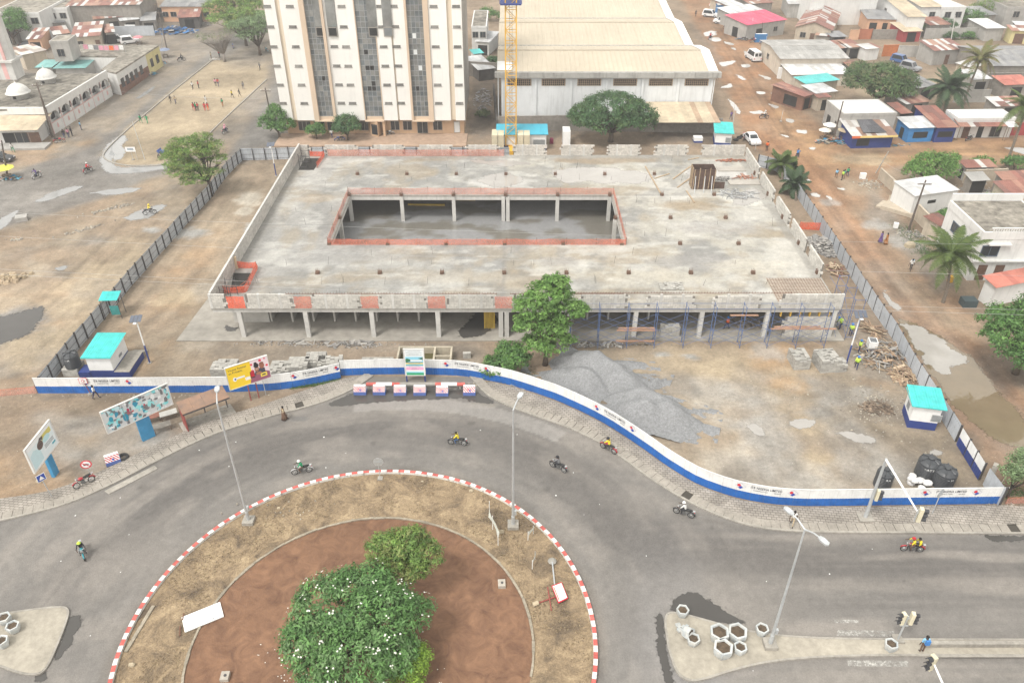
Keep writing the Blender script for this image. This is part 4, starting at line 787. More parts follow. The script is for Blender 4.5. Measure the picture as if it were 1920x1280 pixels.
def house(name,label,A,B,D,h,wall='grey',roof='mono',pal='rust',dz=.6,over=.35,ops=(),cat='house',z0=0.0,par=.45,sw=.9,depth=None,group=None):
 a=G(*A,h);b=G(*B,h);t=Vector((b.x-a.x,b.y-a.y,0));W_=t.length;t/=W_;nn=Vector((-t.y,t.x,0));d=G(*D,h)-a;D_=depth or max(2.0,d.dot(nn));root=thing(name,label,cat,(a.x,a.y,z0),math.atan2(t.y,t.x),group);h-=z0
 i=over if roof!='flat' else 0;W2,D2=W_,D_;wm=WALLS[wall]if isinstance(wall,str)else wall;w=MB();rf=MB();P=[(i,i),(W_-i,i),(W_-i,D_-i),(i,D_-i)]
 if roof=='flat':
  w.prism(P,0,h,0);w.build('wall',wm,root);th=.18;q=MB()
  for(x0,y0,x1,y1)in((-.06,-.06,W_+.06,th),(-.06,D_-th,W_+.06,D_+.06),(-.06,th,th,D_-th),(W_-th,th,W_+.06,D_-th)):q.box(x0,y0,h-par+.004,x1,y1,h+.05)
  q.build('parapet',wm,root);rt=MB();rt.box(th,th,h-par,W_-th,D_-th,h-par+.16);rt=rt
  w2=MB();w2.box(th+.002,th+.002,h+.001,W_-th-.002,D_-th-.002,h+.012);w2.build('roof',pal if not isinstance(pal,str)else ROOFC,root)
 elif roof=='mono':
  s_=dz/D_;w.prism(P,0,[h+s_*i-.04,h+s_*i-.04,h+s_*(D_-i)-.04,h+s_*(D_-i)-.04]);w.build('wall',wm,root);sheets(rf,[(0,0,h),(W_,0,h),(W_,D_,h+dz),(0,D_,h+dz)],PAL[pal],sw);rf.build('roof',TIN,root)
 elif roof=='gable':
  w.prism(P,0,h-.03);m=D_/2;w.add([(i,i,h-.03),(i,D_-i,h-.03),(i,m,h+dz-.08)],[(0,2,1)]);w.add([(W_-i,i,h-.03),(W_-i,D_-i,h-.03),(W_-i,m,h+dz-.08)],[(0,1,2)]);w.build('wall',wm,root)
  sheets(rf,[(0,0,h),(W_,0,h),(W_,m,h+dz),(0,m,h+dz)],PAL[pal],sw);sheets(rf,[(W_,D_,h),(0,D_,h),(0,m,h+dz),(W_,m,h+dz)],PAL[pal],sw);rf.build('roof',TIN,root)
  rc=MB();rc.bar((0,m,h+dz+.03),(W_,m,h+dz+.03),.3,.05);rc.build('ridge_cap',M('ridge_cap',(.34,.32,.3),.7,.1,2),root)
 else:
  w.prism(P,0,h-.03);m=W_/2;w.add([(i,i,h-.03),(W_-i,i,h-.03),(m,i,h+dz-.08)],[(0,1,2)]);w.add([(i,D_-i,h-.03),(W_-i,D_-i,h-.03),(m,D_-i,h+dz-.08)],[(0,2,1)]);w.build('wall',wm,root)
  sheets(rf,[(0,D_,h),(0,0,h),(m,0,h+dz),(m,D_,h+dz)],PAL[pal],sw);sheets(rf,[(W_,0,h),(W_,D_,h),(m,D_,h+dz),(m,0,h+dz)],PAL[pal],sw);rf.build('roof',TIN,root)
 for o in ops:opening_in(root,o,W_,D_,i)
 return root,W_,D_
def opening_in(root,o,W_,D_,i):
 sub=bpy.data.objects
 face,u,w,z0,z1,kind=o[:6];k0=set(kids(root))if False else None
 before=len(bpy.data.objects);opening(root,face,u,w,z0,z1,W_,D_,kind,o[6]if len(o)>6 else None)
 if i:
  off={'f':(0,i,0),'l':(i,0,0),'r':(-i,0,0),'b':(0,-i,0)}[face]
  for ob in list(bpy.data.objects)[-4:]if False else LASTOP(root):ob.location=off
_seen={}
def LASTOP(root):
 ch=[c for c in C.objects[-3:]if c.parent is root and c.name.split('.')[0]in('window','door','doorway')]
 return ch[-1:]
 # ================================================================== OFFICE TOWER
def tower():
 YF=135.6;xt=lambda z:(480+z/4-960)*.0925;ZT=37.0;root=thing('office_tower','tall white office tower with beige ribs and three vertical bands of glass','building',(xt(205),YF,0));ox=-xt(205)
 TW=M('tower_white',(.80,.785,.745),.85,.04,.25,.06,streak=.07);TC=M('tower_cream',(.70,.60,.47),.85,.05,.3,.06,streak=.1);TB=M('tower_beige',(.62,.49,.37),.85,.05,.3,.06,streak=.08);TP=M('tower_peach',(.58,.40,.26),.85,.08,.6,.08,streak=.15);SIDE=M('tower_side',(.42,.39,.35),.95,.2,.5,.2,streak=.7)
 X=lambda z:xt(z)+ox;b=MB();b.box(0,.02,3.05,X(1570),16,ZT);b.build('core',SIDE,root)
 g=MB();g.box(X(212),.9,0,X(1556),15.5,3.05);g.build('ground_floor',TP,root)
 pl=MB();pl.box(X(205)-1,-5.2,0,X(1560)+.5,.9,.16);pl.build('plinth',M('plinth_tile',(.42,.30,.22),.9,.15,1.2,.15),root)
 strips=[(205,283,0,.5),(283,300,1,.18),(300,315,1,.3),(315,446,0,.5),(446,482,2,.75),(590,610,2,.75),(610,698,0,.38),(698,822,0,.5),(822,828,2,.55),(958,965,2,.55),(965,1068,0,.5),(1068,1080,1,.18),(1080,1172,0,.38),(1172,1187,2,.75),(1300,1338,2,.75),(1338,1465,0,.5),(1465,1500,1,.18),(1500,1570,0,.5)]
 for a,e,k,d in strips:q=MB();q.box(X(a)+.004,-d,2.95 if k<2 else 3.0,X(e)-.004,.015,ZT+(.3 if k==0 else 0));q.build('facade_rib',(TW,TC,TB)[k],root)
 for a,e in((446,610),(822,965),(1172,1338)):q=MB();q.box(X(a),-.8,2.8,X(e),.012,3.0);q.box(X(a)+.3,-.3,3.0,X(e)-.3,.012,3.6);q.build('band_sill',TB,root)
 sm=MB();sm.box(-.62,-.03,-.2,.62,.05,.2);sm.box(-.7,-.09,-.26,.7,-.0,-.2);SM=sm.mesh('vent_slot');SM.materials.append(M('vent_grey',(.27,.26,.24),.9,.25,1.5,.3))
 xs=[227,384,657,741,1008,1101,1378,1533];dd=[.5,.5,.38,.5,.5,.38,.5,.5]
 for r in range(9):
  for x,d in zip(xs,dd):mk('vent_slot',SM,None,root,(X(x),-d,5.95+r*3.12))
 PG=[M('tower_glass_%d'%i,c,.06,.25,.45,.2,spec=.75,bump=.03,bscale=.8)for i,c in enumerate([(.20,.215,.22),(.24,.245,.235),(.16,.18,.19),(.28,.28,.265)])];OPENW=VOID;PW=M('paper_pane',(.7,.72,.72),.5,.05)
 for bi,(a,e,nc)in enumerate(((482,590,4),(828,958,4),(1187,1300,4))):
  x0,x1=X(a),X(e);w=(x1-x0)/nc;ph=.86;pz=3.62;nr=24;me=MB();me.box(-w/2+.03,-.01,.03,w/2-.03,.015,ph-.03);ME=me.mesh('glass_pane');ME.materials.append(PG[0])
  for i in range(nc):
   for j in range(nr):
    o=mk('glass_pane',ME,None,root,(x0+w*(i+.5),-.22,pz+ph*j));o.rotation_euler=(random.uniform(-.035,.035),0,random.uniform(-.05,.05));ovr(o,random.choice(PG))
    if(bi,i,j)in{(1,1,5),(1,2,5),(1,2,6),(2,1,5),(1,1,9),(1,2,9),(1,1,12),(0,2,7)}:ovr(o,OPENW)
    if(bi,i,j)in{(2,1,12),(2,1,15),(2,2,9)}:ovr(o,PW)
  mu=MB()
  for i in range(nc+1):mu.box(x0+w*i-.035,-.28,pz-.05,x0+w*i+.035,-.2,ZT)
  for j in range(nr+1):mu.box(x0,-.27,pz+ph*j-.035,x1,-.205,pz+ph*j+.035)
  mu.box(x0,-.19,pz,x1,-.1,ZT);mu.build('mullion_grid',M('mullion',(.33,.34,.34),.6,.1,2),root)
 for x in(555,640,925,1030):
  q=MB();q.box(X(x+20)-.75,-.62,16.9,X(x+20)+.75,-.45,18.4);fr=q.build('window',FRAMEM,root);p=MB();p.box(X(x+20)-.62,-.64,17.05,X(x+20)+.62,-.615,18.25);p.build('pane',VOID if x!=1030 else PG[0],fr)
  q=MB();q.box(X(x+20)-.75,-.6,18.45,X(x+20)+.75,-.45,ZT-3);q.build('glass_strip',PG[1],root)
 for a,e,z0,z1 in((300,392,.7,2.3),(420,500,.7,2.3),(520,600,.7,2.3),(770,830,.7,2.3),(1000,1065,.75,2.35),(1093,1160,.75,2.35),(1200,1280,.2,2.35),(1322,1390,.75,2.35),(1480,1525,.3,2.3)):
  q=MB();q.box(X(a),.82,z0,X(e),.9-.005,z1);fr=q.build('window',M('grey_frame',(.34,.33,.31),.7,.1),root);n_=max(1,round((X(e)-X(a))/.8));w=(X(e)-X(a))/n_
  for k in range(n_):p=MB();p.box(X(a)+w*k+.06,.8,z0+.07,X(a)+w*(k+1)-.06,.815,z1-.07);p.build('pane',GLASSD if a!=1480 else PW,fr)
 q=MB();q.prism([(X(835),.85),(X(858),-.4),(X(912),-.9),(X(930),.85)],.16,2.9);q.prism([(X(940),.85),(X(948),-.6),(X(965),-.6),(X(970),.85)],.16,2.9);q.build('porch_screen',TP,root)
 p=MB();p.add([(X(862),-.46,.5),(X(908),-.92,.5),(X(908),-.92,2.3),(X(862),-.46,2.3)],[(0,1,2,3)]);p.build('porch_glass',GLASSD,root)
 return root
tower()
# ================================================================== WAREHOUSE
def warehouse():
 c=G(938,231);Y0=c.y;X0=c.x;h=8.4;X1=G(1357,166,h).x;root=thing('warehouse','large white warehouse with three cream corrugated roofs behind the green tree','warehouse',(X0,Y0,0));Wd=X1-X0
 WW=M('warehouse_white',(.70,.72,.73),.9,.06,.5,.08,streak=.2);CR=M('cream_roof',(.52,.455,.355),.7,.05,.6,.07,wave=.5,wscale=2.6,streak=.0);FL=M('white_flashing',(.85,.85,.84),.7,.04);GUT=M('gutter_concrete',(.42,.41,.385),.95,.15,1,.15,streak=.6)
 rid=[G(1000,94,10.6).y-Y0,G(1000,42,10.6).y-Y0];val=[G(1000,86,9.4).y-Y0,G(1000,35,9.4).y-Y0];rid.append(val[1]+rid[1]-val[0]);end=rid[2]+2.5
 w=MB();w.box(.25,0,0,Wd-.25,end,h);w.build('wall',WW,root)
 g=MB();g.box(-.9,-.75,h-.05,Wd+.9,.35,h+.85);g.build('gutter',GUT,root)
 prof=[(-.3,h+.78),(rid[0],10.6),(val[0],9.4),(rid[1],10.6),(val[1],9.4),(rid[2],10.6),(end,9.6)]
 for i in range(len(prof)-1):
  (y0,z0),(y1,z1)=prof[i],prof[i+1];q=MB();n_=46 if i%2==0 else 46;x0,x1=-.5,Wd+(.3 if i<2 else-1.0)
  for k in range(n_):
   a=x0+(x1-x0)*k/n_;e=x0+(x1-x0)*(k+1)/n_;m_=(a+e)/2;dz=.05;vs=[(a,y0,z0),(m_-.12,y0,z0),(m_-.06,y0,z0+dz),(m_+.06,y0,z0+dz),(m_+.12,y0,z0),(e,y0,z0)];vs2=[(p[0],y1,p[2]-z0+z1)for p in vs];q.add(vs+vs2,[(j,j+1,j+7,j+6)for j in range(5)])
  q.build('roof_sheet',CR,root)
  vg=MB();vg.box(x0,y0-.25,z0+.03,x1,y0+.25,z0+.1);vg.build('valley_gutter' if i%2==0 else 'ridge_cap',GUT if i%2==0 else CR,root)
  gb=MB();gb.add([(x1+.02,y0,h-.4),(x1+.02,y1,h-.4),(x1+.02,y1,z1),(x1+.02,y0,z0),(x1-.02,y0,h-.4),(x1-.02,y1,h-.4),(x1-.02,y1,z1),(x1-.02,y0,z0)],[(0,1,2,3),(7,6,5,4)]);gb.build('gable_end',WW,root)
  fl=MB();ww=1.5;fl.add([(x1-ww,y0+.5*(i==0),z0+.11),(x1+.14,y0+.5*(i==0),z0+.11),(x1+.14,y1,z1+.11),(x1-ww,y1,z1+.11),(x1+.14,y0,z0-.25),(x1+.14,y1,z1-.25)],[(0,1,2,3),(1,4,5,2)]);fl.build('flashing',FL,root)
 wp=MB();wp.add([(-.5,.4,h+1.0),(2.2,.4,h+1.0),(2.2,rid[0]*.42,h+1.62),(-.5,rid[0]*.42,h+1.62)],[(0,1,2,3)]);wp.build('white_sheet',FL,root)
 for k in range(6):
  x=Wd*(k+.5)/6+(.3 if k==0 else 0);pw=Wd/6
  pr=MB();pr.box(Wd*k/6-.2+(.45 if k==0 else 0),-.22,0,Wd*k/6+.2+(.45 if k==0 else 0),-.001,h-.1);pr.build('pier',WW,root)
  if k==5:pr=MB();pr.box(Wd-.65,-.22,0,Wd-.25,-.001,h-.1);pr.build('pier',WW,root)
  q=MB();vw=pw*.62
  q.box(x-vw/2-.15,-.06,h-1.62,x+vw/2+.15,-.001,h-.38);v=q.build('vent_panel',M('vent_block',(.36,.27,.19),.95,.15,2),root);hb=MB();nx=11
  for i in range(nx):
   for j in range(3):hb.box(x-vw/2+vw*i/nx+.06,-.075,h-1.52+.36*j,x-vw/2+vw*(i+1)/nx-.06,-.062,h-1.52+.36*j+.27)
  hb.build('vent_holes',VOID,v)
 a=G(1222,228,3.2);b=G(1352,228,3.2);dcl=MB();sheets(dcl,[(a.x-X0,a.y-Y0,3.0),(b.x-X0,a.y-Y0,3.0),(b.x-X0-.4,-.25,4.0),(a.x-X0,-.25,4.0)],PAL['tan']+[(.5,.36,.25)],1.0,6);dcl.build('lean_to_roof',TIN,root)
 dp=MB();dp.cyl((Wd-.1,-.4,0),(Wd-.1,-.4,h),.08,n=6);dp.cyl((-.3,-.4,0),(-.3,-.4,h),.1,n=6);dp.build('downpipe',WW,root)
warehouse()
def wall_line(label,px,h=2.2,mat='block',th=.2,name='boundary_wall',cat='wall',top=False,z=None):
 P=[gxy(*p,h if top else 0)for p in px];o0=P[0];root=thing(name,label,cat,(o0[0],o0[1],0));m_=WALLS[mat]if isinstance(mat,str)else mat
 for(x0,y0),(x1,y1)in zip(P[:-1],P[1:]):
  d=math.hypot(x1-x0,y1-y0);an=math.atan2(y1-y0,x1-x0);b=MB();b.box(0,-th/2,0,d-.01,th/2,h);b.build('wall_panel',m_,root,(x0-o0[0],y0-o0[1],0),an)
  n_=max(1,int(d/3.2))
  for k in range(n_+1):q=MB();q.box(-.15,-.15,0,.15,.15,h+.12);q.build('pier',m_,root,(x0-o0[0]+(x1-x0)*k/n_,y0-o0[1]+(y1-y0)*k/n_,0),an)
  cp2=MB();cp2.box(0,-th/2-.05,h,d,th/2+.05,h+.07);cp2.build('coping',m_,root,(x0-o0[0],y0-o0[1],0),an)
 return root
wall_line('old grey block wall behind the blue roofed site office',[(935,246),(1080,244)],2.6,'block');wall_line('old grey block wall under the warehouse lean-to on the right',[(1080,245),(1350,250)],2.6,'block');wall_line('dark block wall beside the tower and the crane',[(880,143),(935,146)],3.0,'block');wall_line('narrow dark wall between the tower yard and the crane',[(932,250),(926,180)],2.2,'dark')
# ================================================================== HOUSES: right side
W1=('f',.25,1.2,1.0,2.1,'w');W2_=('f',.75,1.2,1.0,2.1,'w');D1=('f',.5,1.0,.02,2.1,'d');V1=('f',.5,2.2,.02,2.2,'v')
def row(n,w=1.2,z0=1.1,z1=2.2):return[('f',(k+.5)/n,w,z0,z1,'w')for k in range(n)]
H=house
H('shop','shop with a bright pink metal roof beside the wide dirt street',(1401,48),(1477,37),(1386,30),3.6,'grey','mono','pink',.7,ops=[('f',.35,2.0,.02,2.3,'v'),('f',.75,1.2,1.2,2.2,'w'),('l',.5,2.0,.02,2.3,'v')],cat='shop')
H('house','long house with a patched rusty gable roof behind the pink roofed shop',(1490,51),(1561,58),(1455,14),3.2,'beige','gablex','rustmix',1.5,ops=[W1,D1])
H('house','small salmon pink house with a rusty roof left of the peach bungalow',(1533,25),(1566,26),(1520,10),3.4,'peach','mono','rust',.5,ops=[W1])
H('bungalow','peach bungalow with a dark grey roof and wide veranda',(1571,21),(1640,20),(1566,8),3.4,'peach','gable','grey',1.1,ops=[('f',.15,1.0,.02,2.1,'d'),('f',.38,1.3,.9,2.1,'w'),('f',.7,1.3,.9,2.1,'w')],cat='house')
H('bungalow_wing','porch wing of the peach bungalow with a grey roof and pillars',(1626,36),(1700,38),(1618,22),3.2,'peach','mono','grey',.5,ops=[('f',.2,1.8,.02,2.3,'v'),('f',.5,1.2,.02,2.3,'v'),('f',.8,1.2,.9,2.1,'w')],cat='house')
H('school_building','long cream building with a pale grey sheet roof beside the white van',(1463,111),(1594,110),(1442,75),3.9,'cream','gable','greylt',.7,ops=row(6,1.3,1.5,2.6)+[('l',.4,1.2,1.5,2.5,'w')],cat='building',over=.5)
H('annex','low cream annex with a white sheet roof in front of the long cream building',(1484,141),(1600,139),(1466,122),2.5,'cream','mono','white',.25,ops=[('f',.3,1.0,.02,2.0,'d')])
H('shack','market shack with a bright turquoise roof below the cream annex',(1511,158),(1576,150),(1500,145),3.0,'beige','mono','cyan',.2,ops=[V1],cat='shop')
H('shack','market shack with a whitish patched roof in front of the turquoise roof',(1530,176),(1572,171),(1517,160),2.8,'beige','mono','silver',.2,ops=[V1],cat='shop')
H('shack','open timber shack with a rusty red roof left of the turquoise roof',(1508,182),(1529,176),(1486,151),2.8,'rust','mono','rust',.3,ops=[('f',.5,1.6,.1,2.2,'v'),('l',.6,3,.3,2.2,'v')],cat='shop')
H('shed','small grey block shed with a rusty roof behind the flat concrete shop',(1534,184),(1560,182),(1529,175),2.6,'beige','mono','rust',.2,ops=[('f',.6,1.0,.02,2.0,'v')])
H('flat_roof_shop','grey concrete shop with a flat white roof at the street corner',(1582,214),(1682,212),(1559,188),4.2,'grey','flat',ROOFW,ops=[('f',.2,1.6,.02,2.4,'v'),('f',.6,1.2,1.2,2.3,'w'),('l',.3,1.5,.02,2.2,'v'),('l',.75,1.2,1.4,2.2,'w')],cat='shop')
r_,w_,d_=H('market_stall','market stall with patched roof and yellow and orange front edge',(1598,256),(1684,254),(1590,231),2.3,'navy','mono','mixed',.9,ops=[('f',.3,2.2,.4,1.7,'v')],cat='stall',over=.5)
q=MB();q.box(1.4,-.06,2.0,w_,-.02,2.34);q.build('fascia',M('fascia_yellow',(.75,.58,.22),.7,.08),r_);q=MB();q.box(0,-.07,1.95,1.4,-.02,2.35);q.build('fascia',M('fascia_orange',(.7,.16,.06),.7,.08),r_)
q=MB();sheets(q,[(2.2,.8,2.62),(6.2,.8,2.62),(5.6,d_-.3,3.2),(3.0,d_-.3,3.2)],[(.10,.10,.11),(.13,.13,.14)],1.2);q.build('tarpaulin',TIN,r_)
H('shop','bright blue kiosk shop with a whitish awning roof',(1705,241),(1758,239),(1688,223),2.6,'blue','mono','silver',.4,ops=[('f',.5,2.6,.7,1.8,'v'),('l',.5,1.2,.1,1.9,'v')],cat='shop',over=.3)
H('shop','shop with a rusty brown roof and navy counter right of the blue kiosk',(1757,240),(1800,239),(1746,207),2.7,'navy','mono','rust',.9,ops=[('f',.5,2.6,.9,1.9,'v')],cat='shop')
H('flat_roof_house','long white flat roofed house behind a rusty awning on the right',(1798,222),(1905,221),(1787,206),3.5,'white','flat',ROOFW,ops=[('f',.2,1.2,.02,2.1,'d'),('f',.45,1.0,.02,2.1,'v'),('f',.72,1.8,.2,2.1,'w')],cat='house')
def awning(label,A,B,D,h,pal,dz=.5):
 a=G(*A,h);b=G(*B,h);t=Vector((b.x-a.x,b.y-a.y,0));W_=t.length;t/=W_;nn=Vector((-t.y,t.x,0));D_=max(1.2,(G(*D,h)-a).dot(nn));root=thing('awning',label,'awning',(a.x,a.y,0),math.atan2(t.y,t.x));q=MB();sheets(q,[(0,0,h),(W_,0,h),(W_,D_,h+dz),(0,D_,h+dz)],PAL[pal],1.0);q.build('sheet',TIN,root)
 for k in range(max(2,int(W_/3))):p=MB();p.cyl((.2+(W_-.4)*k/max(1,int(W_/3)-1),.15,0),(.2+(W_-.4)*k/max(1,int(W_/3)-1),.15,h-.02),.05,n=6);p.build('post',M('timber_post',(.24,.18,.13),.9,.2,3),root)
awning('rusty awning along the front of the long white flat roofed house',(1800,238),(1892,237),(1795,228),2.5,'rust');awning('white awning at the right end of the long white house',(1892,239),(1912,238),(1888,229),2.5,'white')
wall_line('dark red painted gate wall at the right edge beyond the white house',[(1893,254),(1945,253)],2.2,'red')
H('house','wide house with a dark grey weathered roof behind the palm trees',(1858,124),(1990,124),(1796,86),3.6,'block','gable','grey',1.2,ops=[W1])
H('house','small house with a patched tin and rust roof behind the tall palm',(1752,96),(1812,92),(1733,82),3.2,'grey','mono','rustmix',.8,ops=[D1]);H('shed','shed with a pale roof between the two palm trees',(1790,118),(1822,128),(1768,100),3.0,'beige','mono','white',.3)
H('villa','white villa with a tan sloping roof beyond the peach bungalow',(1702,32),(1740,32),(1688,-6),5.2,'white','mono','tan',1.6,ops=[('f',.4,1.5,.6,2.4,'v'),('l',.4,1.2,3,4.2,'w')]);H('villa','white villa with a second tan roof at the top edge',(1728,14),(1770,13),(1722,-14),5.5,'white','mono','tan',1.0,ops=[('f',.6,1.4,2.6,4.2,'w')])
H('villa','white two storey villa with dark windows at the top right',(1768,14),(1812,13),(1762,-12),5.5,'white','flat',ROOFW,ops=[('f',.3,1.5,3.0,4.3,'w'),('f',.75,1.5,3.0,4.3,'w')]);H('house','grey house at the far top right corner among trees',(1890,14),(1990,14),(1884,-10),5.0,'grey','flat',ROOFC,ops=[('f',.2,1.5,2.6,4,'w')]);H('shed','small pink shed by the right edge near the top',(1908,26),(1960,28),(1900,14),3.2,'peach','mono','rust',.4,ops=[V1])
H('storehouse','very long white storehouse wall behind the rusty roofs at the top',(1522,-6),(1652,-7),(1520,-24),7.0,'white','mono','white',.5)
H('shed','shed with a white canopy roof behind the rusty gable house',(1478,8),(1518,9),(1462,-8),3.5,'grey','mono','white',.3);H('shed','shed with a small turquoise roof left of the white villa',(1654,4),(1682,6),(1650,-8),4.0,'white','mono','cyan',.3)
H('shop','row shop with a grey roof behind the pink roof',(1376,30),(1440,22),(1366,16),3.2,'grey','mono','silver',.5);H('shop','low rusty roofed shop near the parked white off-roader',(1346,10),(1372,10),(1340,0),2.8,'blue','mono','rustmix',.3,ops=[V1],cat='shop');H('shop','shop with pale tin roof at the top of the dirt street',(1366,12),(1396,9),(1360,-4),3.0,'beige','mono','silver',.3,cat='shop');H('house','house with rusty roof at the top edge behind the pink shop',(1406,8),(1452,5),(1400,-12),3.4,'block','mono','rustmix',.6)
H('hut','small hut with a black plastic roof beside the peach compound wall',(1560,70),(1590,69),(1561,60),2.4,'dark','mono','grey',.2,ops=[V1]);H('gatehouse','small white gatehouse with a red roof above the mango tree',(1624,93),(1654,90),(1616,84),2.6,'white','mono','rustmix',.2);H('shed','low rusty shed in front of the patched gable house',(1528,66),(1566,70),(1528,58),2.2,'block','mono','rustmix',.3)
H('kiosk','small pink kiosk with a tan awning roof by the compound wall',(1694,60),(1732,59),(1676,46),2.5,'red','mono','tan',.5,ops=[V1],cat='kiosk')
wall_line('peach and grey compound wall in front of the peach bungalow',[(1592,75),(1607,75)],2.2,'peach');wall_line('dark grey stretch of the peach compound wall',[(1633,74),(1690,74)],2.2,'block');wall_line('pale weathered compound wall along the upper side street',[(1732,73),(1850,71)],2.3,'grey');wall_line('orange steel gate in the compound wall above the parked cars',[(1654,106),(1680,105)],2.4,M('orange_gate',(.50,.17,.06),.7,.15,2),name='gate',cat='gate');wall_line('rust red gate in front of the peach bungalow',[(1608,74),(1632,74)],2.3,M('rust_gate',(.42,.16,.09),.7,.12,2),name='gate',cat='gate');wall_line('grey compound wall right of the orange gate',[(1682,106),(1740,108)],2.3,'grey');wall_line('brown double gate at the right end of the pale wall',[(1852,72),(1872,71)],2.4,'rust',name='gate',cat='gate')
H('house','yellow house with brown doors at the right end of the upper street',(1897,58),(1960,60),(1886,50),3.0,'yellow','mono','rust',.4,ops=[('f',.3,2.2,.02,2.3,'d')]);H('shed','shed with a white sheet roof behind the pale compound wall',(1850,54),(1888,53),(1840,38),3.0,'grey','mono','white',.4);H('shed','dark shed with a silver roof at the right edge',(1905,48),(1960,50),(1896,42),3.0,'dark','mono','silver',.3)
wall_line('grey block wall behind the leaning palm',[(1845,166),(1935,165)],3.0,'block');wall_line('low grey wall right of the concrete shop',[(1788,192),(1850,192)],2.4,'grey')
for lab,A,B,D,h_,w_,p_ in(('patched rusty roof shack behind the oil palm',(1700,196),(1748,190),(1694,172),2.6,'block','rustmix'),('grey roofed shack between the mango tree and oil palm',(1722,166),(1760,160),(1716,148),2.8,'block','grey'),('low rusty shack behind the flat concrete shop',(1690,214),(1712,212),(1686,196),2.4,'block','rust'),('silver roofed shack left of the wide grey roofed house',(1826,150),(1862,148),(1818,134),2.8,'grey','silver'),('rusty shack beyond the grey block wall at the right',(1884,160),(1940,158),(1878,146),2.8,'block','red'),('rusty roof behind the peach bungalow at the top',(1586,6),(1640,4),(1582,-8),3.0,'beige','rustmix'),('brown roofed hut beside the long cream building',(1602,132),(1626,130),(1598,118),2.6,'block','rust'),('old rusty roof left of the orange gate',(1592,90),(1618,88),(1588,78),2.6,'block','rustmix'),('grey roofed hut above the corner bush',(1822,340),(1858,338),(1816,328),2.3,'block','greylt'),('rusty lean-to by the right edge above the long white house',(1868,200),(1930,198),(1862,186),2.6,'block','rustmix'),('rusty roof of a hut at the far left edge',(-20,62),(30,60),(-18,48),2.8,'block','rustmix'),('old brown roofed hut behind the rooftop room',(100,66),(132,62),(104,54),2.8,'block','rust'),('grey roofed hut behind the little rusty house',(20,48),(50,46),(22,38),2.8,'beige','grey'),('patched roof hut left of the tin fence',(196,62),(216,60),(198,50),2.8,'block','rustmix'),('tin roofed lean-to behind the barracks shed',(262,40),(292,38),(266,28),2.8,'block','grey'),('rusty hut beside the gatehouse above the mango tree',(1566,92),(1612,88),(1562,80),2.4,'dark','rustmix'),('brown roof beside the tan roofed villa',(1744,48),(1786,46),(1738,36),3.0,'block','rust'),('grey roof hut at the top right behind the trees',(1822,30),(1872,28),(1818,16),3.2,'block','grey')):H('shack',lab,A,B,D,h_,w_,'mono',p_,.5,ops=[V1],cat='house')
# ---- lower right
H('storehouse','white walled storehouse with a plain white sheet roof by the leaning pole',(1716,368),(1800,356),(1690,341),3.2,'white','mono','white',.3,ops=[('f',.45,1.4,1.6,2.1,'v')],over=.2)
r_,w_,d_=H('modern_house','white two storey house with roof terrace and grey barred windows',(1846,436),(1990,436),(1800,376),6.6,'white','flat',ROOFC,ops=[('f',.16,2.0,3.5,4.8,'w',M('steel_frame',(.10,.13,.17),.6,.1)),('f',.15,1.1,.1,2.2,'d'),('f',.38,1.1,.1,2.2,'d'),('l',.35,1.8,3.6,4.8,'w',MATS.get('steel_frame')),('l',.75,1.4,3.6,4.6,'w',MATS.get('steel_frame')),('l',.2,2.2,.05,2.4,'d',M('steel_gate',(.10,.12,.15),.6))],cat='house',par=.9)
q=MB();q.box(-.05,-.05,2.95,w_,-.061,3.15)if False else q.box(-.3,-.35,2.75,w_,-.002,2.95);q.build('floor_band',WALLS['white'],r_);q=MB();q.box(.9,-.5,5.05,3.6,-.002,5.2);q.build('window_hood',WALLS['white'],r_)
q=MB()
for k in range(14):q.box(1.0+k*.3,-.02,6.68,1.12+k*.3,.1,7.1)
q.box(.8,-.04,7.1,5.4,.12,7.2);q.build('balustrade',WALLS['white'],r_);q=MB();q.box(0,d_-.2,6.66,w_,d_+.05,7.6);q.build('rear_parapet',WALLS['white'],r_)
H('shed','small rusty roofed lean-to between the beige wall and the white house',(1762,424),(1790,417),(1744,404),2.5,'beige','mono','rust',.2,ops=[('f',.4,.6,.9,1.5,'w')]);H('house','rusty roofed house at the right edge above the white villa',(1889,366),(1960,362),(1868,345),2.8,'beige','mono','rust',.5,ops=[W1]);H('house','second rusty roofed house at the right edge',(1880,338),(1960,334),(1868,326),2.8,'block','mono','rust',.4);H('hut','small block hut with a rusty roof above the rubble yard',(1811,315),(1871,313),(1804,303),2.3,'grey','mono','rust',.3,ops=[('l',.5,.8,.1,1.8,'v')]);H('house','tiled red roof at the right edge behind the big leafy tree',(1868,540),(1990,516),(1850,520),2.8,'white','mono','red',.4)
wall_line('beige stained boundary wall beside the leaning pole',[(1716,412),(1772,470)],2.2,'beige');wall_line('low grey wall at the corner by the round bush',[(1648,336),(1690,375)],1.7,'beige');wall_line('yellowish broken wall above the rubble yard',[(1806,343),(1880,340)],2.0,'beige');wall_line('brown wooden gate panel beside the corner wall',[(1692,376),(1700,388)],2.0,'rust',name='gate',cat='gate')
q=MB();g=G(1690,395);q.box(-2.5,-1.5,0,2,1.5,.5);q.box(-3.2,-1.4,0,-2.5,1.2,.25);q.box(-2.6,1.5,0,2,1.65,1.1);tag(q.build('porch_terrace',WALLS['beige'],None,g,-.75),'small beige terrace with steps beside the white walled storehouse','terrace')
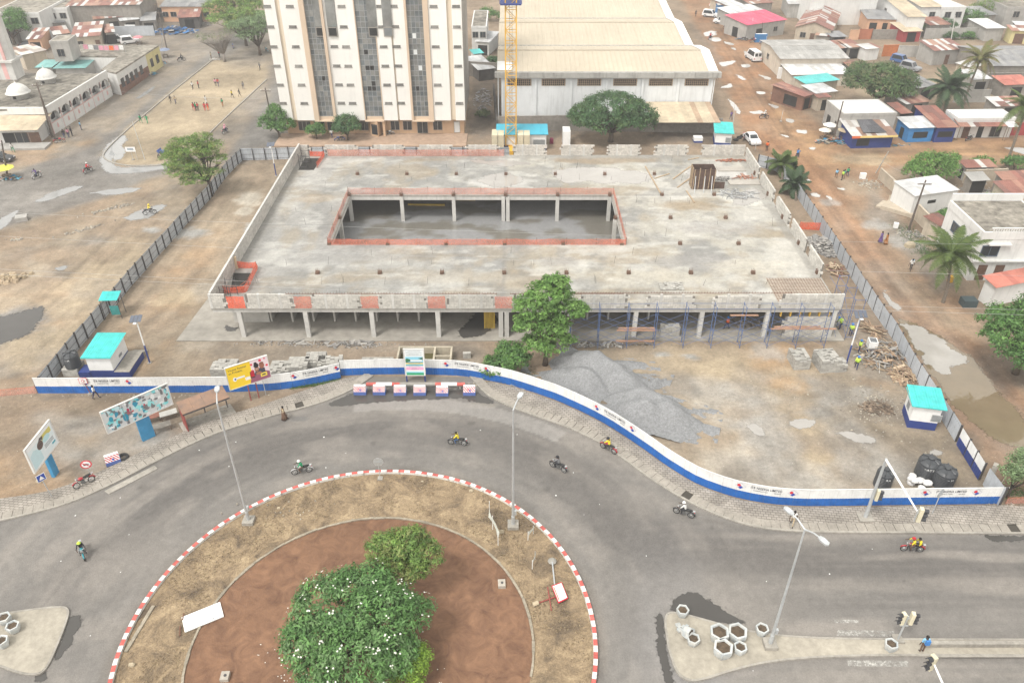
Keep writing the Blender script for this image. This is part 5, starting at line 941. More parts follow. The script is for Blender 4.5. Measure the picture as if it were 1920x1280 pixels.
# ================================================================== HOUSES: left side
def mosque():
 h=4.6;px=[(-90,207),(86,204),(200,135),(176,138),(36,138),(-90,141)];P=[G(*p,h)for p in px];o0=P[1];root=thing('mosque','white and pink mosque with a flat stained roof and an arched side gallery','mosque',(o0.x,o0.y,0));loc=lambda p:(p[0]-o0.x,p[1]-o0.y);WHT=WALLS['white'];PK=M('pink_trim',(.66,.40,.38),.85,.08,1);b=MB();pts=[loc(p)for p in P]
 A=Vector((*pts[1],0));B=Vector((*pts[2],0));t=(B-A);L=t.length;t/=L;nn=Vector((t.y,-t.x,0))
 ins=[pts[0],(A-nn*.9)[:2],(B-nn*.9)[:2],pts[3],pts[4],pts[5]];b.prism([tuple(p)for p in ins],0,h-.3);b.build('prayer_hall',WHT,root)
 rf=MB();rf.prism([tuple(p)for p in pts],h-.28,h);rf.build('roof',M('mosque_roof',(.30,.275,.23),.95,.3,.9,.3,col2=(.06,.055,.047),bump=.3),root)
 f=MB();q=[A+nn*.12,B+nn*.12];f.add([(*q[0][:2],h-.9),(*q[1][:2],h-.9),(*q[1][:2],h+.35),(*q[0][:2],h+.35),(*(A-nn*.2)[:2],h+.35),(*(B-nn*.2)[:2],h+.35),(*(A-nn*.2)[:2],h),(*(B-nn*.2)[:2],h)],[(0,1,2,3),(3,2,5,4),(4,5,7,6)]);f.build('fascia',WHT,root)
 f=MB();f.box(pts[0][0],-.35,h-.9,0,-.05,h+.3);f.build('fascia',WHT,root)
 nb=6;bw=L/nb
 for k in range(nb):
  c=A+t*(bw*(k+.5));g=MB();hw=bw/2-.02;ow=bw*.36;z0,zs=2.0,2.6;n_=10
  V=lambda a,z,d=0:tuple(c+t*a+nn*d+Vector((0,0,z)));arch=[(-ow,z0)]+[(-ow*math.cos(math.pi*i/n_),zs+ow*.75*math.sin(math.pi*i/n_))for i in range(n_+1)]+[(ow,z0)]
  g.add([V(-hw,0),V(hw,0),V(hw,z0),V(-hw,z0)],[(0,1,2,3)]);g.add([V(-hw,z0),V(-ow,z0),V(-ow,zs),V(-hw,zs),V(hw,z0),V(ow,z0),V(ow,zs),V(hw,zs)],[(0,1,2,3),(5,4,7,6)])
  for i in range(1,n_+1):a,e=arch[i],arch[i+1];g.add([V(a[0],a[1]),V(e[0],e[1]),V(e[0]*hw/ow,h-.6),V(a[0]*hw/ow,h-.6)],[(0,1,2,3)])
  for a,e in zip(arch[:-1],arch[1:]):g.add([V(*a),V(*e),V(*e,-.45),V(*a,-.45)],[(0,1,2,3)])
  o=g.build('arcade_bay',WHT,root);tr=MB();tr.add([V(-hw,0,.03),V(-hw+.16,0,.03),V(-hw+.16,h-.7,.03),V(-hw,h-.7,.03)],[(0,1,2,3)]);tr.add([V(-.28,.7,.02),V(.28,.7,.02),V(.28,1.2,.02),V(0,1.6,.02),V(-.28,1.2,.02)],[(0,1,2,3,4)]);tr.add([V(-hw+.16,1.85,.02),V(hw,1.85,.02),V(hw,2.0,.02),V(-hw+.16,2.0,.02)],[(0,1,2,3)]);tr.build('pink_trim',PK,o)
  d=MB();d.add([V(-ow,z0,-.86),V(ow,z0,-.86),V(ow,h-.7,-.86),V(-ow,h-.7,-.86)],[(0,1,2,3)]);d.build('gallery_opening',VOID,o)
 for px_,r in(((27,190),1.95),((81,160),1.75)):
  g=G(*px_,h);x,y=loc(g);d=MB();d.lathe([(r*.82,0),(r*.82,.85),(r*1.06,.9),(r*1.08,1.0),(r*.95,1.08),(r*.93,1.35),(r*.82,1.75),(r*.62,2.15),(r*.36,2.45),(r*.1,2.62),(.05,2.85),(.04,3.2),(0.0,3.3)],20,(x,y+r,h));o=d.build('dome',ROOFW,root,smooth=True);wn=MB();wn.box(x-.25,y+r-r*.82-.02,h+.2,x+.25,y+r-r*.82+.1,h+.7);wn.build('dome_window',VOID,o)
 g=G(22,147,h);x,y=loc(g);m_=MB();m_.prism([(x-1.7,y-1),(x+1.5,y-1),(x+1.5,y+2.2),(x-1.7,y+2.2)],h,h+3.2);m_.prism([(x-2.1,y-1.4),(x+1.9,y-1.4),(x+1.9,y+2.6),(x-2.1,y+2.6)],h+3.2,h+3.6);m_.lathe([(1.75,3.6),(1.6,11),(1.9,11.2),(1.9,11.6),(1.2,11.7),(1.1,14),(0,17)],8,(x-.1,y+.6,h),a0=math.pi/8);o=m_.build('minaret',ROOFW,root)
 pk=MB();pk.box(x-.5,y-1.03,h+.1,x+.3,y-.998,h+3.1);pk.box(x-1.03,y-1.12,h+3.7,x-.35,y-.9,h+10.5);pk.box(x+.3,y-1.12,h+3.7,x+.8,y-.9,h+10.5);pk.build('pink_panel',PK,o)
mosque()
r_,w_,d_=H('lean_to_shop','long lean-to shop with a tan sheet roof in front of the mosque',(-30,246),(70,244),(-30,222),2.9,'white','mono','tan',.7,ops=[('f',.35,2,.3,2.1,'v'),('f',.6,2.2,.3,2.1,'w'),('f',.82,2.0,.3,2.1,'d')],cat='shop',over=1.2);q=MB();q.box(0,-1.6,0,w_+1,1.2,.35);q.build('terrace',WALLS['grey'],r_)
def flat_poly(name,label,px,h,wall,cat,roof=None):
 P=[G(*p,h)for p in px];o0=P[0];root=thing(name,label,cat,(o0.x,o0.y,0));b=MB();pts=[(p.x-o0.x,p.y-o0.y)for p in P];b.prism(pts,0,h-.3);b.build('wall',WALLS[wall],root);r=MB();r.prism(pts,h-.298,h);r.build('roof',roof or ROOFC,root);return root,pts
r_,pts=flat_poly('terrace_building','long flat roofed building with stained concrete roof between mosque and yellow house',[(217,137),(297,85),(136,83),(120,105),(222,106),(189,131)],4.4,'white','building')
a=Vector((*pts[0],0));e=Vector((*pts[1],0));t=(e-a);L=t.length;t/=L;nn=Vector((t.y,-t.x,0))
q=MB();q.add([a+nn*.02,a+t*L*.66+nn*.02,a+t*L*.66+nn*.02+Vector((0,0,2.0)),a+nn*.02+Vector((0,0,2.0))],[(0,1,2,3)]);q.build('brown_dado',WALLS['rust'],r_);q=MB();q.add([a+t*L*.66+nn*.025,e+nn*.025,e+nn*.025+Vector((0,0,4.1)),a+t*L*.66+nn*.025+Vector((0,0,4.1))],[(0,1,2,3)]);q.build('yellow_front',WALLS['yellow'],r_)
for k,u in enumerate((.08,.18,.28,.38,.5,.76,.9)):
 c=a+t*(L*u);w=.7;q=MB();q.add([c-t*w+nn*.05+Vector((0,0,1.2)),c+t*w+nn*.05+Vector((0,0,1.2)),c+t*w+nn*.05+Vector((0,0,2.9)),c-t*w+nn*.05+Vector((0,0,2.9))],[(0,1,2,3)]);q.build('window',GLASSD,r_)
H('teal_roof_shed','courtyard shed with a big teal green roof behind the mosque',(98,129),(160,128),(121,110),3.4,'grey','mono','teal',.3);H('teal_roof_shed','smaller teal green roof left of the big teal roof',(64,127),(97,127),(76,115),3.2,'grey','mono','teal',.3)
H('rooftop_room','pale grey rooftop room with a barred window above the teal roofs',(92,78),(127,77),(100,67),8.4,'grey','flat',ROOFC,z0=4.4,ops=[('f',.45,1.3,1.0,2.4,'w')],cat='room',par=.5)
H('house','rusty roofed house behind the washing line',(131,71),(188,67),(138,50),3.2,'beige','mono','rustmix',.8,ops=[('f',.2,2.2,.1,2.2,'v'),('f',.85,1,.1,2.2,'d')]);H('house','little rusty and yellow roofed house at the far left near the tree',(47,74),(77,73),(54,60),3.0,'peach','mono','rustmix',.8,ops=[V1])
H('big_shed','big old block shed with a rusty roof at the top left',(121,12),(262,9),(150,-12),6.0,'block','mono','rustmix',1.2);H('house','rusty roofed block house in front of the big old shed',(174,37),(247,30),(184,20),3.2,'block','mono','rustmix',.8,ops=[V1]);H('hut','small patched hut beside the grey pickups',(224,40),(262,36),(226,30),2.8,'block','mono','silver',.3,ops=[V1]);H('shed','shed with a tan roof at the top left of the grey roofed house',(262,13),(292,9),(268,2),3.4,'rust','mono','tan',.4)
H('apartment','white apartment house in the top left corner',(-20,25),(72,24),(-20,-5),6.5,'white','flat',ROOFC,ops=row(4,1.6,4.0,5.3),par=.5);H('apartment','second white house right of the top left corner',(84,16),(124,15),(84,-8),6.0,'white','flat',ROOFC,ops=row(2,1.4,3.6,4.8),par=.5);H('house','low grey block house below the white apartment house',(16,32),(112,30),(16,24),3.2,'block','mono','rustmix',.4);H('house','unfinished grey block house behind the left tree',(50,48),(122,42),(54,30),3.0,'block','mono','grey',.3,ops=row(3));H('shed','pale tin shed behind the minaret',(40,104),(88,94),(44,88),3.2,'beige','mono','mixed',.3)
H('barracks','peach barracks with a long dark grey roof at the top',(298,13),(391,13),(296,-14),3.8,'peach','gable','grey',1.3,ops=row(6,1.4,1.3,2.4));H('shed','dark shed with a rusty roof beside the thorn tree',(331,34),(374,32),(342,22),2.8,'dark','mono','rust',.5,ops=[V1])
wall_line('dark old wall below the peach barracks',[(300,32),(392,30)],2.2,'dark');wall_line('long grey block wall in front of the big old shed',[(64,66),(130,44)],2.6,'block');wall_line('corrugated tin fence beside the parked pickups',[(216,68),(290,67)],2.2,STEEL,name='tin_fence',cat='fence');wall_line('low pink gate wall at the far end of the mosque gallery',[(207,178),(219,165)],3.0,'cream')
H('yard_house','white house with stained wall between tower and crane at the top',(884,50),(912,50),(884,20),6.0,'white','flat',ROOFC,ops=row(2,1.2,3.6,4.8));H('shed','grey sheet roofed shed between the tower and warehouse',(890,78),(918,80),(892,60),3.0,'white','mono','silver',.4,ops=[V1]);H('shed','collapsed tin roof shed beside the warehouse',(896,132),(930,128),(900,108),2.4,'dark','mono','silver',.5);H('shed','little shed with a faded turquoise roof beside the tower',(888,102),(908,100),(890,94),2.6,'white','mono','cyan',.2)
# ================================================================== TOWER CRANE
def crane():
 g=G(958,282);YEL=M('crane_yellow',(.74,.42,.05),.6,.1,1.5,.08,streak=.08);root=thing('tower_crane','yellow lattice tower crane mast standing behind the far parapet','crane',(g.x,g.y+.6,0));w=.85;Z=34.0
 for sx in(-1,1):
  for sy in(-1,1):b=MB();b.box(sx*w-.09,sy*w-.09,.9,sx*w+.09,sy*w+.09,Z);b.build('mast_leg',YEL,root)
 n_=20;dz=(Z-1)/n_
 for k in range(n_):
  z=1+k*dz;b=MB()
  for s in(-1,1):
   b.bar((-w,s*w,z),(w,s*w,z),.08,.08);b.bar((s*w,-w,z),(s*w,w,z),.08,.08);a,e=((-w,w)if k%2 else(w,-w));b.bar((a,s*w,z),(e,s*w,z+dz),.07,.07);b.bar((s*w,a,z),(s*w,e,z+dz),.07,.07)
  b.build('lattice_bay',YEL,root)
 pl=MB();pl.box(-1.6,-1.6,23.2,1.6,1.6,23.4);pl.box(-1.7,-1.7,24.3,1.7,-1.6,24.4);pl.box(-1.7,-1.6,24.3,-1.6,1.7,24.4);pl.box(-1.7,-1.7,23.4,-1.6,-1.6,24.3);pl.box(1.6,-1.7,23.4,1.7,-1.6,24.3);pl.build('platform',HN,root);ld=MB()
 for s in(-.2,.2):ld.box(s-.02,.5,.9,s+.02,.54,Z)
 for k in range(100):ld.box(-.2,.5,1+k*.33,.2,.53,1.03+k*.33)
 ld.build('ladder',M('ladder_steel',(.2,.2,.21),.5),root);bs=MB();bs.box(-3.2,-.4,0,3.2,.4,.9);bs.box(-.4,-3.2,0,.4,3.2,.88);bs.build('base_cross',YEL,root)
 for x in(-2.7,-1.65,1.6,2.65):q=MB();q.box(x-.48,-1.7,.9,x+.48,1.2,3.0);q.build('ballast_block',M('ballast',(.62,.55,.40),.9,.1,1.5,.1),root)
crane()
# ================================================================== TREES AND PALMS
def leaf_mat(nm,tr=.25):
 m=bpy.data.materials.new(nm);m.use_nodes=True;n=m.node_tree.nodes;l=m.node_tree.links;b=n['Principled BSDF'];b.inputs['Roughness'].default_value=.55;b.inputs['Specular IOR Level'].default_value=.3
 at=n.new('ShaderNodeAttribute');at.attribute_name='tint';l.new(at.outputs['Color'],b.inputs['Base Color']);t=n.new('ShaderNodeBsdfTranslucent');hs_=n.new('ShaderNodeHueSaturation');hs_.inputs['Value'].default_value=1.3;l.new(at.outputs['Color'],hs_.inputs['Color']);l.new(hs_.outputs[0],t.inputs[0])
 mx=n.new('ShaderNodeMixShader');mx.inputs[0].default_value=tr;l.new(b.outputs[0],mx.inputs[1]);l.new(t.outputs[0],mx.inputs[2]);l.new(mx.outputs[0],n['Material Output'].inputs[0]);return m
LEAF=leaf_mat('foliage');BARK=M('bark',(.15,.115,.085),.95,.25,6,.15,bump=.5);BARKD=M('dark_bark',(.085,.068,.055),.95,.25,6,.15,bump=.5)
def leaf_mesh(nm,pos,nrm,size,cols,aspect=.5,seed=0):
 """one mesh of many separate leaves: each a pointed, folded blade of two quads"""
 r=np.random.default_rng(seed);N=len(pos);d=r.normal(size=(N,3));t=d-nrm*np.sum(d*nrm,1,keepdims=True);t/=np.linalg.norm(t,axis=1,keepdims=True)+1e-9;s=np.cross(nrm,t)
 L=size*r.uniform(.5,1.5,(N,1));w=L*aspect
 p0=pos-t*L*.5;p1=pos+s*w*.5-nrm*L*.12;p2=pos+t*L*.5-nrm*L*.1;p3=pos-s*w*.5-nrm*L*.12
 co=np.stack([p0,p1,p2,p3],1).reshape(-1,3).astype(np.float32);i0=np.arange(N)*4
 q=np.stack([i0,i0+1,i0+2,i0+3],1).astype(np.int32);me=bpy.data.meshes.new(nm);me.vertices.add(N*4);me.vertices.foreach_set('co',co.ravel());me.loops.add(N*4);me.loops.foreach_set('vertex_index',q.ravel());me.polygons.add(N);me.polygons.foreach_set('loop_start',np.arange(0,N*4,4,dtype=np.int32));me.update();me.validate()
 a=me.attributes.new('tint','FLOAT_COLOR','FACE');a.data.foreach_set('color',np.concatenate([cols,np.ones((N,1))],1).astype(np.float32).ravel());me.materials.append(LEAF);return me
def clumps_of(blobs,step,r,jit=.35,surf=.55,up=-.35):
 """small leaf clumps spread over and through big crown lobes"""
 out=[]
 for(cx,cy,cz,rx,ry,rz)in blobs:
  k=int(4*math.pi*((rx*ry+rx*rz+ry*rz)/3)/(step*step))+3
  for _ in range(k):
   v=r.normal(size=3);v/=np.linalg.norm(v)
   if v[2]<up:v[2]=abs(v[2])
   q=surf+(1-surf)*r.random()**.6;out.append((cx+v[0]*rx*q,cy+v[1]*ry*q,cz+v[2]*rz*q,*v))
 return np.array(out)
def foliage(nm,blobs,step,crad,per,size,pal,seed,aspect=.5,flat=1.0,up=-.35,surf=.55,dens=1.0):
 r=np.random.default_rng(seed);cl=clumps_of(blobs,step,r,surf=surf,up=up);n=len(cl);rep=np.repeat(np.arange(n),per);N=len(rep);v=r.normal(size=(N,3));v/=np.linalg.norm(v,axis=1,keepdims=True)
 rad=crad*r.uniform(.6,1.35,n)[rep][:,None]*(r.random((N,1))**.45);off=v*rad;off[:,2]*=flat;pos=cl[rep,:3]+off;nrm=.75*v+.55*cl[rep,3:]+np.array([0,0,.45])+r.normal(size=(N,3))*.35;nrm/=np.linalg.norm(nrm,axis=1,keepdims=True)
 pal=np.array(pal)*1.65;ci=r.integers(0,len(pal),n)[rep];c=pal[ci]*r.uniform(.8,1.22,n)[rep][:,None]*r.uniform(.65,1.35,(N,1));return leaf_mesh(nm,pos,nrm,size,c,aspect,seed),cl
GR=dict(mid=[(.055,.115,.03),(.07,.135,.035),(.045,.095,.028)],bright=[(.075,.145,.032),(.09,.16,.04),(.06,.12,.028)],dark=[(.035,.075,.03),(.045,.09,.035),(.05,.085,.03)],olive=[(.085,.105,.045),(.07,.095,.04),(.10,.12,.055)],pale=[(.12,.17,.085),(.10,.145,.07),(.085,.125,.055)],neem=[(.09,.15,.035),(.11,.165,.04),(.07,.12,.03),(.13,.15,.05)],mango=[(.05,.085,.03),(.06,.10,.035),(.04,.07,.026),(.085,.095,.045)],plum=[(.06,.125,.035),(.075,.15,.045),(.05,.105,.032),(.09,.15,.06)],lime=[(.12,.19,.025),(.10,.165,.022)])
def tree(name,label,px,blobs,pal,h,step=.9,crad=.75,per=26,size=.34,seed=1,trunk=.22,lean=(0,0),aspect=.5,flat=.8,limbs=7,group=None,up=-.35,surf=.55,bark=None,cat='tree',z=0.0,fork=.35):
 """tapered trunk, forking limbs that reach the lobes, and a crown of separate leaves; blobs are local (x, y, z, rx, ry, rz)"""
 g=G(*px,z);root=thing(name,label,cat,(g.x,g.y,z),0,group);r=random.Random(seed);me,cl=foliage('crown',blobs,step,crad,per,size,GR[pal],seed,aspect,flat,up,surf);mk('crown',me,None,root)
 b=MB();fz=h*fork;top=Vector((lean[0]*fz,lean[1]*fz,fz));b.tube([(0,0,-.1),(lean[0]*fz*.3+.03,lean[1]*fz*.3,fz*.45),top],[trunk*1.35,trunk,trunk*.85],8)
 for k in range(limbs):
  bb=blobs[k%len(blobs)];e=Vector((bb[0]+r.uniform(-.6,.6)*bb[3],bb[1]+r.uniform(-.6,.6)*bb[4],bb[2]+r.uniform(-.3,.5)*bb[5]));m_=top.lerp(e,.45)+Vector((r.uniform(-.3,.3),r.uniform(-.3,.3),.25));b.tube([top-Vector((0,0,.2)),m_,e],[trunk*.6,trunk*.38,trunk*.1],6)
  for _ in range(2):e2=m_.lerp(e,.5)+Vector((r.uniform(-1,1)*bb[3]*.5,r.uniform(-1,1)*bb[4]*.5,r.uniform(0,.6)*bb[5]));b.tube([m_,m_.lerp(e2,.6)+Vector((0,0,.1)),e2],[trunk*.32,trunk*.2,trunk*.06],5)
 b.build('trunk',bark or BARK,root,smooth=True);return root
 # plumeria on the roundabout with white blossom, small neem beside it, lime shrub under it
pl_blobs=[(-1.2,.6,4.2,3.2,2.8,2.0),(1.8,.2,4.0,2.6,2.4,1.9),(-2.9,-1.4,3.2,2.0,2.0,1.7),(.4,-2.4,3.2,2.8,2.2,1.9),(.2,2.2,4.3,2.3,1.8,1.5),(2.6,-1.8,2.8,1.8,1.7,1.5),(-1.8,-3.2,2.5,1.7,1.5,1.3),(3.6,.9,3.4,1.5,1.3,1.2)]
g=G(678,1226);pt=tree('plumeria_tree','big round plumeria tree with white blossoms on the roundabout',(678,1226),pl_blobs,'plum',4.5,.62,.55,30,.30,3,.3,aspect=.34,flat=.85,limbs=16,surf=.72,z=.17,fork=.25)
r=np.random.default_rng(8);cl=clumps_of(pl_blobs,1.25,r,surf=1.04,up=-.05);fl=MB()
for c in cl:
 ok=all(((c[0]-b[0])/b[3])**2+((c[1]-b[1])/b[4])**2+((c[2]-b[2])/b[5])**2>.98 for b in pl_blobs)
 if not ok or r.random()<.62:continue
 for _ in range(r.integers(1,5)):
  o=Vector(c[:3])+Vector(r.normal(size=3)*.12)+Vector(c[3:])*.28;nn=(Vector(c[3:])+Vector((0,0,.6))+Vector(r.normal(size=3)*.3)).normalized();u=nn.orthogonal().normalized();w=nn.cross(u);R_=.085
  fl.add([o]+[o+(u*math.cos(a*math.pi/5)+w*math.sin(a*math.pi/5))*(R_ if a%2==0 else R_*.45)+nn*(.03 if a%2==0 else 0)for a in range(10)],[(0,1+a,1+(a+1)%10)for a in range(10)])
stuff(fl.build('blossom',M('petal',(.8,.79,.72),.7,.04),pt))
pet=MB();r=random.Random(4)
for _ in range(420):
 a=r.uniform(0,6.28);d=abs(r.gauss(0,1.6))+3.2;x,y=g.x-.6+d*math.cos(a)*.95,g.y-.4+d*math.sin(a);s_=r.uniform(.035,.07);a2=r.uniform(0,6)
 if math.hypot(x-RC[0],y-RC[1])>15.8:continue
 pet.add([(x+s_*math.cos(a2+q*2.1),y+s_*math.sin(a2+q*2.1),.185+.01*(q==0))for q in range(3)],[(0,1,2)])
o=stuff(pet.build('fallen_petals',MATS['petal']));o['label']='fallen white petals scattered on the red soil below the plumeria';o['category']='petals'
tree('neem_tree','young feathery neem tree behind the plumeria on the roundabout',(762,1112),[(0,.2,4.6,1.9,1.6,1.5),(-1.5,.3,4.2,1.4,1.2,1.2),(1.5,.1,4.2,1.5,1.3,1.2),(.2,-.6,3.3,1.6,1.2,1.1),(.8,.5,5.4,1.1,1,.9),(-1.2,.4,5.2,.9,.8,.8)],'neem',4.4,.55,.46,34,.26,5,.13,aspect=.3,limbs=12,z=.17,fork=.5,surf=.6)
tree('lime_shrub','small bright yellow-green shrub at the right foot of the plumeria',(766,1282),[(.2,0,1.5,1.3,1.2,1.3),(.8,.8,1.9,.9,.9,.9)],'lime',1.5,.4,.35,30,.17,6,.06,limbs=4,cat='shrub',z=.17)
tree('almond_tree','tall light green tree in front of the scaffolded building front',(1022,684),[(.2,.3,8.2,2.6,2.2,1.7),(-1.6,0,7.2,1.9,1.7,1.3),(2.0,0,7.0,2.0,1.7,1.2),(.8,.6,9.4,1.6,1.4,1.1),(3.2,-.2,6.8,1.3,1.0,.7),(-1.8,-.2,5.4,1.6,1.5,1.1),(.6,-.3,5.2,2.0,1.6,1.0),(1.2,-.4,3.2,1.9,1.5,1.0),(-.8,-.5,3.0,1.9,1.6,1.0)],'bright',8.6,.7,.55,30,.3,11,.24,aspect=.5,flat=.6,limbs=18,surf=.6,fork=.3,lean=(.04,0))
tree('leafy_bush','low spreading green bush behind the hoarding left of the tall tree',(945,700),[(-.4,0,1.2,1.9,1.5,1.2),(1.2,.3,1.7,1.7,1.4,1.2),(-1.3,-.2,.9,1.2,1.0,.8),(.4,.8,2.3,1.4,1.2,1.0)],'mid',1.8,.6,.5,28,.26,12,.1,limbs=8,cat='bush',aspect=.5)
tree('rain_tree','wide dark green domed tree in front of the white warehouse',(1145,266),[(0,0,5.9,5.4,4.2,2.5),(-4.0,-.3,4.7,3.6,3.0,2.1),(4.0,-.2,4.6,3.7,3.0,2.1),(-1.8,-1.8,3.9,3.2,2.6,1.8),(2.4,-1.9,3.8,3.2,2.6,1.8),(-5.6,0,3.9,2.0,1.8,1.3),(5.6,0,3.6,2.1,1.9,1.4)],'dark',6.0,1.0,.8,34,.34,13,.4,flat=.7,limbs=18,surf=.78,fork=.3)
tree('acacia_tree','feathery flat topped acacia leaning over the left fence',(396,368),[(-1.6,.3,7.3,3.4,2.8,.9),(-3.6,-.3,5.9,2.6,2.3,.8),(1.2,.7,7.6,2.3,2.0,.8),(-2.0,.2,8.3,2.6,2.2,.8),(-3.2,-1.0,4.4,2.4,2.0,.8),(-1.8,-1.2,3.1,1.9,1.7,.7),(2.0,.6,5.6,1.6,1.4,.7),(1.6,-.2,4.0,1.4,1.2,.6),(-4.4,.5,6.9,1.7,1.5,.6),(.3,.8,8.8,1.8,1.6,.6),(-2.6,-.8,5.2,3.0,2.5,.9),(-1.0,-1.0,4.0,2.4,2.0,.8),(-3.6,.2,6.4,2.6,2.2,.8),(.4,.4,6.6,2.0,1.8,.8)],'neem',7.2,.75,.6,34,.22,14,.24,lean=(.04,0),aspect=.35,flat=.45,limbs=20,surf=.4,fork=.35,bark=BARKD)
for px,lab,bl_,s_ in(((524,258),'leafy street tree at the left corner of the office tower',[(0,0,3.5,2.2,1.9,1.5),(-1.6,-.3,2.8,1.6,1.4,1.1),(1.5,-.3,2.4,1.7,1.4,1.1),(0,-.8,2.0,1.8,1.4,.9),(-.2,.3,4.7,1.3,1.2,1.1)],21),((594,262),'small green tree before the tower between the street tree and round tree',[(0,0,1.9,1.5,1.3,.9),(-.9,0,1.5,1,.9,.7),(.9,0,1.6,1,.9,.7)],22),((653,264),'round dark tree beside the parked blue motorcycle at the tower',[(0,0,3.0,2.2,1.9,1.6),(-1.0,-.5,2.2,1.5,1.3,1.1),(1.1,-.4,2.3,1.5,1.3,1.1)],23)):tree('street_tree',lab,px,bl_,'mid' if s_<23 else 'dark',3.0,.75,.6,26,.3,s_,.15,limbs=7,group='trees in front of the office tower',surf=.7)
tree('mango_tree','big olive green mango tree behind the flat concrete shop',(1640,203),[(0,0,5.8,4.8,3.8,2.5),(-3.8,.3,4.9,3.2,2.7,2.0),(3.6,.2,4.9,3.4,2.8,2.0),(.4,-2.0,4.2,3.6,2.7,1.9),(-3.4,2.6,6.0,2.7,2.4,1.8),(3.9,-1.2,3.7,2.5,2.1,1.6)],'mango',6,1.0,.85,34,.36,15,.4,flat=.75,limbs=14,surf=.78)
tree('round_bush','round bright green bushy tree by the corner wall on the right',(1735,345),[(0,0,3.0,3.2,2.6,2.0),(-2.0,-.4,2.2,2.1,1.9,1.5),(2.2,-.3,2.3,2.2,1.9,1.5),(3.4,1.2,3.4,1.4,1.2,1.2)],'bright',3,.8,.65,30,.27,16,.2,limbs=10,surf=.75)
tree('shade_tree','large leafy tree at the right edge over the brown puddle',(1903,700),[(0,0,6.0,3.6,3.2,2.1),(-2.8,-.6,4.8,2.6,2.3,1.7),(-3.2,.8,6.2,2.2,2.0,1.4),(2.6,0,5.2,2.8,2.4,1.8),(-.6,-2.0,3.8,2.8,2.2,1.6),(.3,.8,7.6,2.4,2.1,1.4),(1.5,-2.4,2.8,2.4,2.0,1.5)],'mid',6,.8,.66,32,.27,17,.3,limbs=16,surf=.68)
tree('young_tree','young thin tree beside the right end of the hoarding',(1888,932),[(.3,.2,3.6,1.5,1.3,1.0),(-.5,0,2.8,1.1,1.0,.8),(1.0,-.2,2.6,1.2,1.0,.8),(.3,.4,4.5,.9,.8,.7)],'pale',3.4,.55,.45,28,.19,18,.1,limbs=8,surf=.5,aspect=.4,bark=BARKD)
NWG='thorn trees by the sand pitch'
tree('thorn_tree','broad pale green thorn tree at the top beside the tower',(488,104),[(-1,0,6.6,4.2,3.6,1.7),(-4,1,6.2,3.0,2.6,1.4),(1.5,1,5.8,2.6,2.4,1.4),(-1.5,-1,4.6,3.0,2.4,1.2),(2,3,7.4,3,2.6,1.4)],'pale',6,1.1,.8,28,.3,24,.3,flat=.5,limbs=14,surf=.5,group=NWG)
tree('thorn_tree','dense bright crowned tree at the top above the thorn trees',(448,62),[(0,0,7.0,5.2,4.2,2.4),(-4.5,.6,5.8,3.6,3.0,2.0),(4,0,6.4,3.4,3.0,2.0),(0,3.5,8.2,5,4,2.2)],'neem',7,1.2,.95,30,.36,25,.35,flat=.6,limbs=14,surf=.65,group=NWG)
tree('thorn_tree','half bare thorn tree with painted trunk by the sand pitch',(422,116),[(-1.5,.5,5.0,3.2,2.6,.9),(1.0,.8,6.0,2.6,2.2,.9),(-4.6,1.6,5.0,2.4,2.2,.7)],'olive',5,1.5,.7,12,.22,26,.26,limbs=34,surf=.3,group=NWG,bark=M('grey_bark',(.28,.25,.22),.95,.2,5))
tree('thorn_tree','widest pale thorn tree spreading between the dense crown and the tower',(462,86),[(0,0,6.8,5.0,4.0,1.8),(-4.6,-.5,6.0,3.6,3.0,1.5),(4.2,.4,6.2,3.4,3.0,1.5),(0,-2.6,5.2,3.8,2.8,1.3)],'neem',6,1.1,.85,28,.32,28,.3,flat=.55,limbs=14,surf=.55,group=NWG)
tree('garden_tree','leafy tree at the left edge behind the minaret',(28,84),[(0,0,5.2,4.0,3.2,2.2),(-3.2,0,4.6,3,2.6,1.8),(2.6,-.6,3.8,2.6,2.2,1.7),(1.4,1.5,6.4,2.4,2,1.5)],'mid',5,1.1,.9,28,.36,27,.3,limbs=10,surf=.68)
for px,lab,sd,sc_,p_ in(((1728,66),'bush behind the pale compound wall at its left end',31,1.0,'mid'),((1765,62),'dark bushes behind the middle of the pale compound wall',32,1.2,'dark'),((1812,52),'tree behind the pale compound wall near the top right',33,1.6,'mid'),((1850,38),'light green trees at the top right corner',34,2.0,'neem'),((1880,22),'dark tree at the top right edge',35,2.0,'mid'),((1740,40),'bare looking olive tree before the tan roofed villa',36,1.3,'olive'),((1782,74),'low hedge growing along the pale compound wall',37,.6,'dark'),((1815,73),'second low hedge clump along the pale compound wall',38,.6,'mid'),((925,120),'weeds in the dark yard beside the warehouse',39,.6,'dark'),((915,40),'tree beyond the white house between tower and crane',40,1.2,'mid'),((1855,388),'low green shrub behind the white modern house',41,.7,'mid'),((1775,412),'shrub in the yard beside the beige wall',42,.6,'mid'),((1900,318),'green shrub by the pole at the right edge',43,.8,'mid'),((1838,316),'climbing green bush on the yard wall',44,.7,'bright'),((80,26),'small palm-like bush between the white houses',45,.9,'dark'),((905,220),'scrubby weeds near the crane base',46,.5,'olive')):
 tree('bush',lab,px,[(0,0,1.6*sc_,2.2*sc_,1.7*sc_,1.3*sc_),(-1.4*sc_,.2,1.2*sc_,1.5*sc_,1.2*sc_,1.0*sc_),(1.5*sc_,-.1,1.3*sc_,1.5*sc_,1.2*sc_,1.0*sc_)],p_,1.8*sc_,.9*sc_**.5,.6*sc_**.5,24,.3,sd,.12*sc_,limbs=5,cat='bush',surf=.65)
